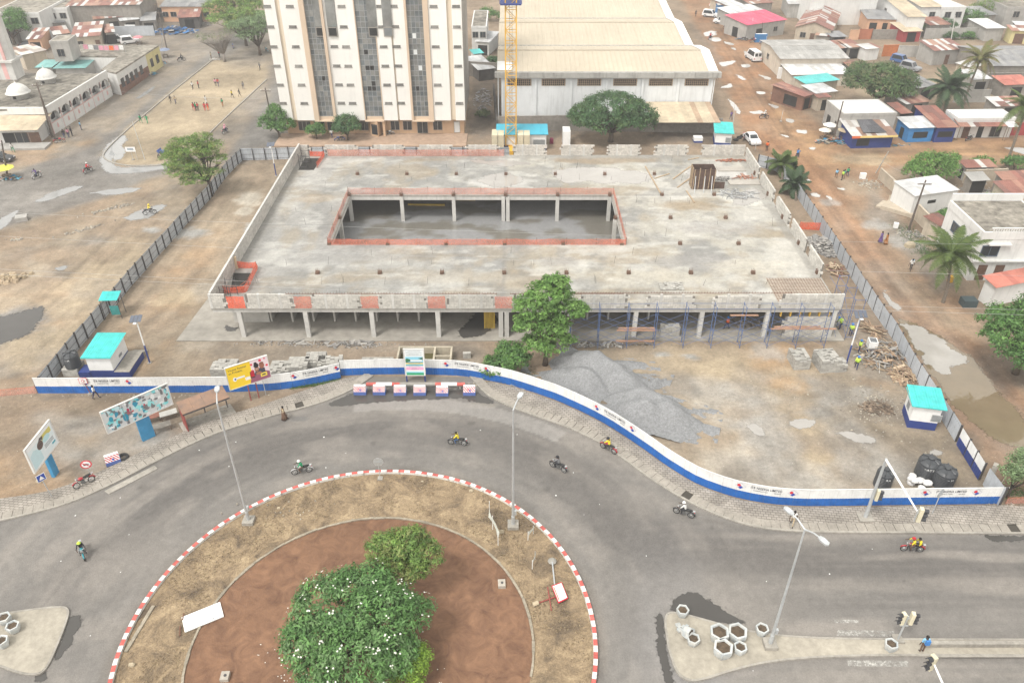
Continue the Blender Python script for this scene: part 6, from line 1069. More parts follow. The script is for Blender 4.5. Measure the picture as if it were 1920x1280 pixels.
 # palms: separate fronds
FRM={}
def frond_mesh(key,L,droop,cols,seed,lw=.055,ll=.85):
 if key in FRM:return FRM[key]
 r=random.Random(seed);b=MB();n=14;P=[]
 for i in range(n+1):t=i/n;P.append(Vector((L*t*(1-.22*droop*t),0,L*(.36*t-droop*.95*t*t))))
 b.tube(P,[.05*(1-.85*i/n)for i in range(n+1)],4,0,cols[1])
 for i in range(2,3*n+1):
  t=i/(3*n);j=min(int(t*n),n-1);p=P[j].lerp(P[j+1],t*n-j);d=(P[j+1]-P[j]).normalized();l_=ll*(math.sin(math.pi*min(1,t*.9+.12))**.7+.12)
  for s in(-1,1):
   e=p+Vector((d.x*.45*l_,s*l_*.86,-l_*r.uniform(.22,.5)+d.z*.4*l_));m_=p.lerp(e,.5)+Vector((0,0,.06));w=d*lw;c=r.choice(cols);k=r.uniform(.85,1.15);c=tuple(x*k for x in c);b.add([p-w,p+w,m_+w,m_-w,e],[(0,1,2,3),(3,2,4)],0,c)
 me=b.mesh('frond');me.materials.append(LEAF);FRM[key]=me;return me
PG_=[(.085,.125,.03),(.10,.14,.035),(.07,.11,.03)];PD_=[(.045,.08,.035),(.055,.095,.04),(.04,.07,.03)];PY_=[(.15,.14,.05),(.13,.15,.045),(.17,.13,.06)]
def palm(label,px,top,h,L,n,cols,seed,trunk=.19,droop=(.5,1.1),lw=.055,ll=.85,dead=0):
 g=G(*px);t_=G(*top,h);dx,dy=t_.x-g.x,t_.y-g.y;dx=max(-3,min(3,dx));dy=max(-2.5,min(2.5,dy));root=thing('palm_tree',label,'palm',(g.x,g.y,0));b=MB();b.tube([(dx*q*q,dy*q*q,h*q-.05)for q in(0,.25,.5,.75,1)],[trunk*1.35,trunk,trunk*.9,trunk*.85,trunk*.95],8)
 for k in range(int(h/.35)):q=k*.35/h;b.lathe([(trunk*1.02,0),(trunk*1.1,.05),(trunk*1.0,.1)],8,(dx*q*q,dy*q*q,h*q))
 b.build('trunk',M('palm_bark',(.20,.165,.13),.95,.2,5,bump=.3),root);r=random.Random(seed);key=(round(L,1),id(cols))
 ms=[frond_mesh((key,k),L,droop[0]+(droop[1]-droop[0])*k/3,cols,seed+k,lw,ll)for k in range(4)]
 for k in range(n):
  lv=k/n;o=mk('frond',ms[min(3,int(lv*4))],None,root,(dx,dy,h));o.rotation_euler=(0,R(-52+62*lv+r.uniform(-8,8)),k*2.399+r.uniform(-.2,.2));s_=r.uniform(.85,1.1);o.scale=(s_,s_,s_)
 return root
palm('coconut palm in front of the white two storey house',(1768,567),(1783,478),5.6,4.6,24,PG_,51,.17,(.45,1.0));palm('oil palm with dense dark fronds behind the brown roofed shop',(1768,222),(1765,158),4.6,5.2,34,PD_,52,.32,(.4,1.0),.07,1.0);palm('tall leaning coconut palm right of the oil palm',(1806,196),(1838,112),8.0,4.6,24,PY_,53,.2,(.5,1.1));palm('tall coconut palm at the right edge above the side street',(1886,310),(1915,196),8.6,4.8,22,PG_,54,.2,(.55,1.15))
palm('young palm behind the far right corner of the building',(1466,338),(1466,308),1.6,2.9,18,PG_,55,.18,(.3,.9));palm('second young palm nearer along the right fence',(1492,376),(1490,345),1.5,2.9,18,PD_,56,.18,(.3,.9));palm('small dark fan palm beside the far right fence',(1482,322),(1482,318),.7,2.0,12,PD_,57,.12,(.3,.8))
# thin ground plants
def tuft_field(label,px,n,pal,size,seed,spread):
 r=np.random.default_rng(seed);pts=[];
 P=[np.array(gxy(*p))for p in px]
 for _ in range(n):
  i=r.integers(0,len(P)-1);q=P[i]+(P[i+1]-P[i])*r.random()+r.normal(size=2)*spread;pts.append((q[0],q[1],abs(r.normal())*.08+.03))
 pos=np.array(pts);nr=r.normal(size=(n,3))*.5+np.array([0,0,.7]);nr/=np.linalg.norm(nr,axis=1,keepdims=True);c=np.array(GR[pal])[r.integers(0,3,n)]*r.uniform(.8,1.3,(n,1));o=mk('weeds',leaf_mesh('weeds',pos,nr,size,c,.3,seed));stuff(o);o['label']=label;o['category']='weeds'
tuft_field('green grass along the foot of the hoarding behind the yellow billboard',[(545,728),(600,721),(638,713)],900,'bright',.16,61,.14);tuft_field('weeds among the rubble on the verge by the leaning pole',[(1690,425),(1712,445),(1735,470),(1740,480)],1500,'mid',.2,62,.9);tuft_field('weeds at the foot of the pale compound wall',[(1735,76),(1850,74)],700,'mid',.3,63,.3);tuft_field('weeds below the young tree at the right end of the hoarding',[(1880,930),(1920,920)],500,'mid',.16,64,.4);tuft_field('dry weeds near the bush behind the hoarding',[(900,700),(960,712),(1000,700)],900,'olive',.18,65,.7)
def dry_tufts():
 r=np.random.default_rng(77);n=9000;a=r.uniform(.0,math.pi*1.15,n)-.12;d=RR-.6-(4.0*r.random(n));x=RC[0]+d*np.cos(a);y=RC[1]+d*np.sin(a);k=fbm(x*.5,y*.5,13)>.46;x,y=x[k],y[k];n=len(x);nr=r.normal(size=(n,3))*.7+np.array([0,0,.5]);nr/=np.linalg.norm(nr,axis=1,keepdims=True);c=np.array([(.32,.25,.15),(.25,.19,.12),(.17,.125,.085),(.36,.29,.18)])[r.integers(0,4,n)]*r.uniform(.7,1.2,(n,1));o=stuff(mk('dry_grass',leaf_mesh('dry_grass',np.stack([x,y,np.full(n,.2)+.04*r.random(n)],1),nr,.16,c,.25,3)));o['label']='dry trampled grass on the outer ring of the roundabout';o['category']='grass'
dry_tufts()
# ================================================================== STREET FURNITURE AND SITE THINGS
def proj_y(p):d=CAMH-p[2];return 640+FPX*(d*_c-p[1]*_s)/(p[1]*_c+d*_s)
def zat(base,py):
 """height above a ground point at which a vertical meets the sight line of photo row py"""
 lo,hi=0.0,45.0
 for _ in range(50):
  m_=(lo+hi)/2
  if proj_y((base[0],base[1],m_))>py:lo=m_
  else:hi=m_
 return lo
GALV=M('galvanised_steel',(.50,.52,.53),.45,.08,3,.08,metal=.35,spec=.5);WHITEP=M('white_paint',(.78,.78,.77),.55,.05,2,.05,streak=.06);NAVYP=HN;CYANR=M('cyan_roof_sheet',(.075,.56,.54),.6,.12,1.5,.1,wave=.4,wscale=5.0);PRINT=M('printed_panel',(1,1,1),.55,.03,4,.03,tint=True);LENS=M('lamp_lens',(.75,.76,.78),.2,.03)
def lamp_post(label,px,top,z0=.16,heads=1,arm=(0,-1.2),az=None):
 g=G(*px,z0);h=zat(g,top)-z0;root=thing('lamp_post',label,'lamp post',g,0,'tall street lamps');b=MB();b.lathe([(.15,0),(.145,1.2),(.115,1.25),(.06,h-.2)],10);
 b.build('pole',GALV,root,smooth=False);c=MB();c.prism([(-.45,-.45),(.45,-.45),(.45,.45),(-.45,.45)],0,.32);c.build('foundation',CONC,root)
 for s in((1,)if heads==1 else(1,-1)):
  a=Vector((arm[0]*s,arm[1]*s,0));p0=Vector((0,0,h-.25));p1=a*.6+Vector((0,0,h+.05));p2=a+Vector((0,0,h+.1));ar=MB();ar.tube([p0,p1,p2],[.055,.05,.045],8);ar.build('arm',GALV,root);t=a.normalized();w=Vector((-t.y,t.x,0));hd=MB();pts=[p2-t*.05+w*.1,p2+t*.2+w*.2,p2+t*.62+w*.17,p2+t*.72,p2+t*.62-w*.17,p2+t*.2-w*.2,p2-t*.05-w*.1]
  hd.add([p+Vector((0,0,-.05))for p in pts]+[p+Vector((0,0,.06))for p in pts],[tuple(range(6,-1,-1)),tuple(range(7,14))]+[(i,(i+1)%7,7+(i+1)%7,7+i)for i in range(7)]);o=hd.build('lamp_head',GALV,root);ln=MB();ln.cbox(p2+t*.35+Vector((0,0,.068)),(.3,.22,.012),Matrix((t,w,Vector((0,0,1)))).transposed());ln.build('top_cover',LENS,o)
 bx=MB();bx.box(.1,-.1,1.4,.28,.1,1.85);bx.build('service_box',GALV,root);return root
lamp_post('tall street lamp on the left of the roundabout',(467,978),752,arm=(-.25,1.0));lamp_post('tall street lamp on the upper right of the roundabout',(962,986),764,arm=(.4,1.0));lamp_post('tall double armed street lamp on the median with planters',(1443,1209),987,.15,2,(-.55,.95))
def solar_lamp(label,px,top):
 g=G(*px);h=zat(g,top);root=thing('solar_lamp',label,'lamp post',g,0,'solar lamps of the building site');b=MB();b.cyl((0,0,0),(0,0,h*.42),.085,.085,8);b.build('lower_pole',NAVYP,root);b=MB();b.cyl((0,0,h*.42),(0,0,h),.08,.06,8);b.build('upper_pole',WHITEP,root);bs=MB();bs.box(-.2,-.2,0,.2,.2,.06);bs.build('base_plate',CONC,root)
 for k in range(3):p=MB();rot=Matrix.Rotation(R(25),3,'X');p.cbox((-.42+.42*k,0,h+.12+.05*k),(.36,.85,.05),rot);p.build('solar_panel',M('solar_cell',(.10,.115,.15),.25,.1,6,spec=.6),root)
 hd=MB();hd.cbox((0,-.35,h-.1),(.3,.5,.08));hd.build('lamp_head',WHITEP,root)
solar_lamp('solar lamp post beside the blue kiosk with steps on the left',(281,680),600);solar_lamp('solar lamp post beside the workers on the right of the site',(1586,684),592);solar_lamp('solar lamp post at the far left corner of the site',(518,330),273)
# ---- kiosks
def kiosk(label,A,B,D,h,ops='',steps=False,roofm=None,z=0):
 a=G(*A,h);b=G(*B,h);t=Vector((b.x-a.x,b.y-a.y,0));W_=t.length;t/=W_;nn=Vector((-t.y,t.x,0));D_=(G(*D,h)-a).dot(nn);root=thing('kiosk',label,'kiosk',(a.x,a.y,0),math.atan2(t.y,t.x),'white and navy site kiosks');i=.3;w=MB();w.box(i,i,.9,W_-i,D_-i,h-.08);w.build('upper_wall',WHITEP,root);w=MB();w.box(i-.01,i-.01,0,W_-i+.01,D_-i+.01,.9);w.build('lower_wall',NAVYP,root);r=MB();n_=int(W_/.22)
 for k in range(n_):x0,x1=W_*k/n_,W_*(k+1)/n_;m_=(x0+x1)/2;vs=[(x0,0,h),(m_-.03,0,h),(m_,0,h+.03),(m_+.03,0,h),(x1,0,h)];vs2=[(x,D_,z_+.25)for x,y,z_ in vs];r.add(vs+vs2,[(j,j+1,j+6,j+5)for j in range(4)])
 r.box(0,0,h-.1,W_,.03,h-.005);r.box(0,.03,h-.1,.03,D_,h-.005);r.build('roof',roofm or CYANR,root)
 for f,u,w_,z0,z1 in ops:
  q=MB();lv=MB();n_=int((z1-z0)/.1)
  if f=='f':q.box(W_*u-w_/2,i-.04,z0,W_*u+w_/2,i-.002,z1)
  elif f=='l':q.box(i-.04,D_*u-w_/2,z0,i-.002,D_*u+w_/2,z1)
  else:q.box(W_-i+.002,D_*u-w_/2,z0,W_-i+.04,D_*u+w_/2,z1)
  o=q.build('window' if z0>.5 else 'door',M('louvre_frame',(.45,.46,.46),.6,.1),root)
  for k in range(n_):
   zz=z0+.04+k*.1
   if f=='f':lv.box(W_*u-w_/2+.05,i-.055,zz,W_*u+w_/2-.05,i-.042,zz+.055)
   elif f=='l':lv.box(i-.055,D_*u-w_/2+.05,zz,i-.042,D_*u+w_/2-.05,zz+.055)
   else:lv.box(W_-i+.042,D_*u-w_/2+.05,zz,W_-i+.055,D_*u+w_/2-.05,zz+.055)
  lv.build('louvres',M('louvre_grey',(.22,.235,.24),.6,.1),o)
 if steps:
  s=MB();s.box(W_-i+.02,.2,0,W_+1.3,D_-.4,.75);s.build('landing',[NAVYP],root);s=MB();s.box(W_-i+.02,.2,.752,W_+1.3,D_-.4,.8);s.build('landing_top',CONC,root)
  for k in range(4):s=MB();s.box(W_-i+.05,D_-.4+.3*k,0,W_+1.25,D_-.11+.3*k,.65-.16*k);s.build('step',CONC,root)
  s=MB();s.box(-.9,.2,0,i-.03,1.6,.7);s.build('side_plinth',NAVYP,root)
 return root
kiosk('white and navy kiosk with turquoise roof and steps at the left',(150,671),(207,671),(167,627),2.7,[('r',.55,.7,1.3,1.6)],True);kiosk('white and navy kiosk with turquoise roof beside the right fence',(1711,761),(1777,769),(1684,722),2.8,[('f',.82,.9,1.1,1.9),('l',.55,.8,1.2,2.0)]);kiosk('small white kiosk with turquoise roof at the far corner gate',(1340,249),(1377,251),(1332,230),2.7,[('f',.75,.9,1.0,1.9)])
kiosk('long white site office with a sky blue roof behind the crane',(930,252),(1028,252),(931,235),2.9,[('f',.48,.9,.05,2.0),('f',.83,2.0,.05,1.9)],roofm=M('skyblue_sheet',(.07,.40,.53),.55,.05,1,.06,wave=.35,wscale=3))
def latrine():
 A,B,D,h=(184,564),(219,563),(189,552),2.5;a=G(*A,h);b=G(*B,h);t=Vector((b.x-a.x,b.y-a.y,0));W_=t.length;t/=W_;root=thing('guard_shelter','tiny turquoise roofed guard shelter built over the left fence','shelter',(a.x,a.y,0),math.atan2(t.y,t.x));r=MB();sheets(r,[(0,0,h),(W_,0,h),(W_,1.6,h+.3),(0,1.6,h+.3)],[(.06,.62,.60)],.6,2);r.build('roof',TIN,root)
 for x in(.1,W_-.1):
  for y in(.1,1.4):q=MB();q.cyl((x,y,0),(x,y,h),.04,n=5);q.build('post',POSTM,root)
 q=MB();q.box(W_*.45,.12,.5,W_-.14,.16,1.7);q.build('side_panel',M('teal_panel',(.05,.28,.27),.7,.1),root)
latrine()
# ---- water tanks
def tank(label,px,r_,h,z=0.0,script=None):
 g=G(*px,z);root=thing('water_tank',label,'water tank',(g.x,g.y+r_,z),0,'black water tanks');b=MB();pr=[(r_*.96,0)]
 for k in range(8):z0=h*(.03+.085*k);pr+=[(r_,z0),(r_,z0+h*.055),(r_*.97,z0+h*.065),(r_*.97,z0+h*.08)]
 pr+=[(r_,h*.73),(r_*.98,h*.8),(r_*.8,h*.9),(r_*.4,h*.97),(0,h*.97)];b.lathe(pr,24);BLKP=M('black_polythene',(.05,.054,.06),.38,.1,2,.05,spec=.45);b.build('shell',BLKP,root,smooth=False)
 for k in range(6):a=k*math.pi/3;q=MB();q.tube([(r_*.98*math.cos(a),r_*.98*math.sin(a),h*.76),(r_*.8*math.cos(a),r_*.8*math.sin(a),h*.92),(r_*.36*math.cos(a),r_*.36*math.sin(a),h*.99)],[.04,.09,.04],6);q.build('shoulder_rib',BLKP,root)
 l_=MB();l_.lathe([(r_*.3,h*.96),(r_*.3,h*1.04),(r_*.26,h*1.06),(0,h*1.06)],14);l_.build('lid',BLKP,root)
 if script:s=MB();text_on(s,script,lambda x,y:(r_*1.012*math.sin(x/r_),-r_*1.012*math.cos(x/r_),y),.3,y0=h*.62);s.build('lettering',WHITEP,root)
 return root
bp=thing('tank_plinth','grey block plinth under the left water tank','plinth',G(134,706));blockwall('blocks',-.8,.1,.8,.1,0,.9,parent=bp);q=MB();q.box(-.8,.2,0,.8,1.7,.9);q.build('core',RAW,bp)
tank('black water tank on a block plinth beside the left kiosk',(132,694),.78,1.75,.9,'---A');tank('single black water tank behind the traffic light gantry',(1659,921),.74,1.9,0,'RA');tank('rear black water tank of the pair at the right corner',(1743,904),.95,2.0,0,'~ATTICO~');tank('front black water tank of the pair at the right corner',(1774,921),.95,1.9,0,'~ H')
q=MB();g=G(1722,908)
for k in range(11):a=k*2.4;q.lathe([(.26,0),(.34,.12),(.3,.28),(.1,.36),(0,.37)],8,(random.uniform(-.7,.7),random.uniform(-.6,.6),.3*(k//5)),a0=a)
tag(q.build('cement_sacks',M('white_sack',(.72,.71,.70),.8,.1,4),None,g),'heap of white sacks on a wire crate beside the water tanks','sacks')
# ---- barriers
def barrier_mesh():
 p={};b=MB();b.prism([(-.62,-.38),(.62,-.38),(.62,.38),(-.62,.38)],0,.42);p['base']=b.mesh('base');b=MB();vs=[(-.6,-.36,.42),(.6,-.36,.42),(.6,.36,.42),(-.6,.36,.42),(-.58,-.14,1.0),(.58,-.14,1.0),(.58,.14,1.0),(-.58,.14,1.0)];b.add(vs,[(0,1,5,4),(4,5,6,7),(1,2,6,5),(2,3,7,6),(3,0,4,7)]);p['body']=b.mesh('body')
 s=MB();sl_=Vector((0,.22,.58)).normalized();nn=Vector((0,-.935,.355));F=lambda x,y,o_=.006:Vector((x,-.36,.42))+sl_*y+nn*o_
 for k in range(-2,6):
  x0=-.6+.24*k;poly=[]
  for(x,y)in((x0,.62),(x0+.11,.62),(x0+.11+.5,0),(x0+.5,0)):poly.append((x,y))
  # clip to the face
  def clip(P,f,g_):
   out=[]
   for i in range(len(P)):
    a,e=P[i],P[(i+1)%len(P)];fa,fe=f(a),f(e)
    if fa>=0:out.append(a)
    if fa*fe<0:t_=fa/(fa-fe);out.append((a[0]+(e[0]-a[0])*t_,a[1]+(e[1]-a[1])*t_))
   return out
  poly=clip(clip(poly,lambda q:q[0]+.58,0),lambda q:.58-q[0],0)
  if len(poly)>2:s.add([F(*q)for q in poly],[tuple(range(len(poly)-1,-1,-1))])
 p['stripes']=s.mesh('stripes');l_=MB();l_.add([F(-.09+.09*math.cos(a*math.pi/5),.33+.09*math.sin(a*math.pi/5),.012)for a in range(10)],[tuple(range(10))],0);l_.add([F(-.06,.17,.012),F(.08,.06,.012),F(.2,.2,.012),F(.06,.32,.012)],[(0,1,2,3)],1);p['logo']=l_.mesh('logo');return p
BM_=barrier_mesh();BM_['base'].materials.append(M('barrier_blue',(.10,.16,.42),.7,.12,3,.12,streak=.25));BM_['body'].materials.append(WHITEP);BM_['stripes'].materials.append(M('barrier_red',(.52,.04,.06),.6,.08,3));BM_['logo'].materials.append(LRED);BM_['logo'].materials.append(LBLUE)
for px,rz,lab in(((675,741),0,'leftmost striped barrier block of the row at the gate'),((711,741),0,'second striped barrier block from the left at the gate'),((750,742),.02,'third striped barrier block from the left at the gate'),((787,742),0,'striped barrier block directly below the project signboard'),((829,743),-.02,'fifth striped barrier block from the left at the gate'),((880,742),0,'rightmost striped barrier block of the row at the gate'),((210,872),.53,'single striped barrier block standing beside the old tyre')):
 g=G(*px);r_=thing('striped_barrier',lab,'barrier',(g.x,g.y+.38,0),rz,'striped concrete barriers')
 for k in('base','body','stripes','logo'):mk(k,BM_[k],None,r_)
g0,g1=G(688,728),G(872,729);rl_=thing('barrier_pipe','long red, white and grey pipe lying across the gate behind the barriers','pipe',(g0.x,g0.y,0));L_=g1.x-g0.x
for i,(a,e,m_)in enumerate(((0,.1,'r'),(.1,.26,'w'),(.26,.34,'r'),(.34,.62,'g'),(.62,.7,'g'),(.7,.76,'r'),(.76,.92,'w'),(.92,1,'r'))):q=MB();q.cyl((L_*a,0,.55),(L_*e-.01,0,.55),.19,n=12);q.build('pipe_section',{'r':REDP,'w':WHITEP,'g':RAW}[m_],rl_)
for x in(.5,L_/2,L_-.5):q=MB();q.box(x-.1,-.15,0,x+.1,.15,.4);q.build('pipe_support',RAW,rl_)
# ---- billboards
def panel(name,label,base,BL,BR,zb,H_,post,cat='billboard'):
 """sign panel: BL, BR are its lower corners at height zb; returns root, width, and f(u, v, off) on the printed face"""
 a=G(*BL,zb);b=G(*BR,zb);t=Vector((b.x-a.x,b.y-a.y,0));W_=t.length;t/=W_;root=thing(name,label,cat,(a.x,a.y,0),math.atan2(t.y,t.x));q=MB();q.box(0,0,zb,W_,.12,zb+H_);q.build('board',WHITEP,root);fr=MB();e=.07
 fr.box(-e,-.03,zb-e,W_+e,.14,zb);fr.box(-e,-.03,zb+H_,W_+e,.14,zb+H_+e);fr.box(-e,-.03,zb,0,.14,zb+H_);fr.box(W_,-.03,zb,W_+e,.14,zb+H_);fr.build('board_frame',M('board_frame',(.62,.61,.58),.6,.08),root)
 for(x,w,m_,dy)in post:p=MB();p.box(x*W_-w/2,.14+dy,0,x*W_+w/2,.14+dy+min(w,.3),zb+H_*.6);p.build('post',m_,root)
 return root,W_,(lambda u,v,o_=.004:(u*W_,-o_,zb+v*H_))
def shape(b,f,pts,col,o_=.004):b.add([f(u,v,o_)for u,v in pts],[tuple(range(len(pts)))],0,col)
def oval(b,f,u,v,ru,rv,col,o_=.006,n=18,rot=0.0):shape(b,f,[(u+ru*math.cos(2*math.pi*k/n)*math.cos(rot)-rv*.6*math.sin(2*math.pi*k/n)*math.sin(rot),v+rv*math.sin(2*math.pi*k/n))for k in range(n)],col,o_)
def rect(b,f,u0,v0,u1,v1,col,o_=.004):shape(b,f,[(u0,v0),(u1,v0),(u1,v1),(u0,v1)],col,o_)
REDST=M('red_steel',(.30,.07,.06),.6,.1)
# yellow and pink advertisement
base=G(486,748);zb=zat(base,716);r_,W_,f=panel('billboard','yellow and pink advertisement billboard with a couple',(486,748),(432,731),(508,706),zb,2.55,[(.42,.1,REDST,0),(.62,.1,REDST,0),(.8,.07,GALV,.1)])
b=MB();YL=(.86,.60,.03);rect(b,f,0,0,.58,1,YL);rect(b,f,.58,0,1,1,(.80,.66,.70));shape(b,f,[(.5,0),(1,0),(1,.3),(.86,.42),(.7,.38),(.55,.3)],(.30,.10,.16),.006)
for u,v,s in((.82,.9,.035),(.6,.82,.03),(.96,.6,.03),(.6,.52,.035),(.93,.93,.02)):oval(b,f,u,v,s,s*1.7,(.72,.05,.10),.007)
shape(b,f,[(.62,.3),(.9,.3),(.9,.52),(.8,.58),(.68,.52)],(.06,.06,.09),.008);oval(b,f,.71,.56,.055,.12,(.36,.16,.09),.01);oval(b,f,.71,.72,.062,.1,(.02,.018,.022),.012);oval(b,f,.7,.82,.04,.06,(.02,.018,.022),.012);oval(b,f,.84,.66,.062,.14,(.33,.13,.08),.011);oval(b,f,.84,.76,.055,.06,(.25,.1,.07),.013);rect(b,f,.68,.55,.75,.57,(.7,.7,.72),.014);oval(b,f,.74,.35,.07,.07,(.38,.17,.1),.015)
rect(b,f,.53,.22,.64,.52,(.03,.03,.035),.012);rect(b,f,.54,.27,.63,.5,(.5,.02,.04),.014);rect(b,f,.77,.14,.93,.32,(.85,.66,.1),.014);rect(b,f,.4,.2,.52,.34,(.85,.83,.8),.006);oval(b,f,.16,.4,.045,.1,(.85,.86,.88),.006);oval(b,f,.17,.4,.02,.05,(.05,.1,.3),.008);rect(b,f,.2,.38,.4,.46,(.82,.83,.85),.006)
shape(b,f,[(.80,.2),(.90,.2),(.88,.26),(.82,.26)],(.05,.05,.06),.016);b.build('print',PRINT,r_)
tx_=MB();S_=lambda o_:(lambda x,y:f(x/W_,y/2.55,o_));text_on(tx_,"Vivons l'amour",S_(.008),.34,x0=.18,y0=2.05,center=False,stretch=.8);text_on(tx_,'au Présent.',S_(.008),.34,x0=.18,y0=1.72,center=False,stretch=.8);tx_.build('lettering',INK,r_)
tx_=MB();text_on(tx_,'MTN',S_(.02),.2,x0=.85*W_,y0=.5,stretch=.9);tx_.build('lettering',INK,r_)
# torn poster board
base=G(273,830);zb=zat(base,789);r_,W_,f=panel('billboard','wide billboard with torn blue and grey posters on a blue post',(273,830),(203,812),(324,757),zb,2.35,[(.52,1.2,M('billboard_blue',(.05,.26,.48),.6,.12,2,.1),0)])
b=MB();rect(b,f,0,0,1,1,(.58,.60,.61),.003);rr=random.Random(5)
for k in range(150):
 u,v=rr.random(),rr.random();c=rr.choice([(.17,.17,.18),(.17,.17,.18),(.2,.2,.21),(.20,.62,.66),(.3,.7,.72),(.03,.26,.4),(.7,.73,.74),(.75,.77,.78),(.7,.72,.74),(.5,.68,.72)])
 if v>.6 and c[0]>.5 and rr.random()<.5:c=(.17,.17,.18)
 n_=rr.randint(5,8);ru,rv=rr.uniform(.012,.05),rr.uniform(.04,.17);pts=[(min(.995,max(.005,u+ru*math.cos(2*math.pi*q/n_)*rr.uniform(.5,1.2))),min(.99,max(.01,v+rv*math.sin(2*math.pi*q/n_)*rr.uniform(.5,1.2))))for q in range(n_)];shape(b,f,pts,c,.004+k*.0002)
for u,v,ru,rv,c in((.36,.62,.02,.1,(.4,.05,.1)),(.36,.48,.03,.02,(.6,.03,.06)),(.42,.5,.02,.03,(.55,.04,.07)),(.1,.55,.03,.12,(.03,.3,.42)),(.3,.35,.04,.18,(.02,.25,.38)),(.6,.55,.012,.05,(.5,.04,.08))):oval(b,f,u,v,ru,rv,c,.04)
rect(b,f,.29,0,.297,1,(.3,.3,.31),.042);b.build('print',PRINT,r_)
# campaign board at the left
base=G(103,897);zb=zat(base,858);r_,W_,f=panel('billboard','white billboard with a face and pale text at the far left',(103,897),(66,886),(110,828),zb,2.5,[(.6,.75,MATS['billboard_blue'],0)])
b=MB();rect(b,f,.03,.03,.97,.97,(.72,.80,.82));rect(b,f,.03,.82,.97,.97,(.8,.81,.81),.005);shape(b,f,[(.05,.05),(.42,.08),(.4,.55),(.2,.7),(.05,.6)],(.55,.72,.76),.006);oval(b,f,.45,.62,.11,.16,(.13,.085,.07),.008);shape(b,f,[(.38,.72),(.5,.86),(.62,.82),(.58,.7),(.48,.78)],(.10,.08,.07),.01);rect(b,f,.55,.66,.92,.86,(.62,.55,.16),.007);oval(b,f,.7,.62,.14,.12,(.5,.72,.75),.009);rect(b,f,.52,.26,.95,.46,(.78,.82,.83),.009);rect(b,f,.8,.16,.93,.24,(.1,.4,.5),.009);rect(b,f,.36,.62,.54,.645,(.05,.05,.05),.011);b.build('print',PRINT,r_)
tx_=MB()
for k in range(3):text_on(tx_,'nimm nnim mni',lambda x,y:f(x/W_,y/2.5,.012),.16,x0=.74*W_,y0=1.02-.17*k,stretch=.7)if False else[tx_.add([f(.56,.42-.055*k,.012),f(.91,.42-.055*k,.012),f(.91,.445-.055*k,.012),f(.56,.445-.055*k,.012)],[(0,1,2,3)])]
tx_.build('text_lines',M('grey_ink',(.2,.24,.26),.7),r_)
# project signboard
base=G(779,716);zb=zat(base,703);r_,W_,f=panel('signboard','tall project signboard with pink and green stripes at the gate',(779,716),(761,703),(797,703),zb,3.2,[(.02,.13,NAVYP,-.1),(.98,.13,NAVYP,-.1)],'signboard')
b=MB()
for v0,v1,c in((0,.09,(.02,.32,.14)),(.09,.14,(.25,.62,.7)),(.14,.2,(.75,.76,.76)),(.2,.31,(.76,.36,.55)),(.31,.36,(.78,.6,.66)),(.36,.43,(.12,.42,.5)),(.43,.48,(.78,.66,.22)),(.48,.72,(.25,.55,.68)),(.72,1,(.70,.74,.75))):rect(b,f,.05,v0+.004,.95,v1,c)
shape(b,f,[(.05,.5),(.3,.54),(.3,.62),(.12,.66),(.05,.62)],(.04,.16,.08),.006);rect(b,f,.3,.54,.9,.6,(.7,.72,.72),.007);shape(b,f,[(.7,.66),(.95,.7),(.95,.6),(.85,.62)],(.05,.12,.08),.008);rect(b,f,.05,.48,.95,.51,(.16,.2,.22),.008);b.build('print',PRINT,r_);tx_=MB()
for v,u0,u1 in((.93,.2,.85),(.87,.1,.9),(.81,.25,.75),(.78,.1,.9),(.265,.35,.6),(.23,.3,.7),(.455,.2,.8),(.4,.3,.7),(.33,.2,.8)):tx_.add([f(u0,v,.009),f(u1,v,.009),f(u1,v+.012,.009),f(u0,v+.012,.009)],[(0,1,2,3)])
tx_.build('text_lines',M('grey_ink',(.2,.24,.26),.7),r_)
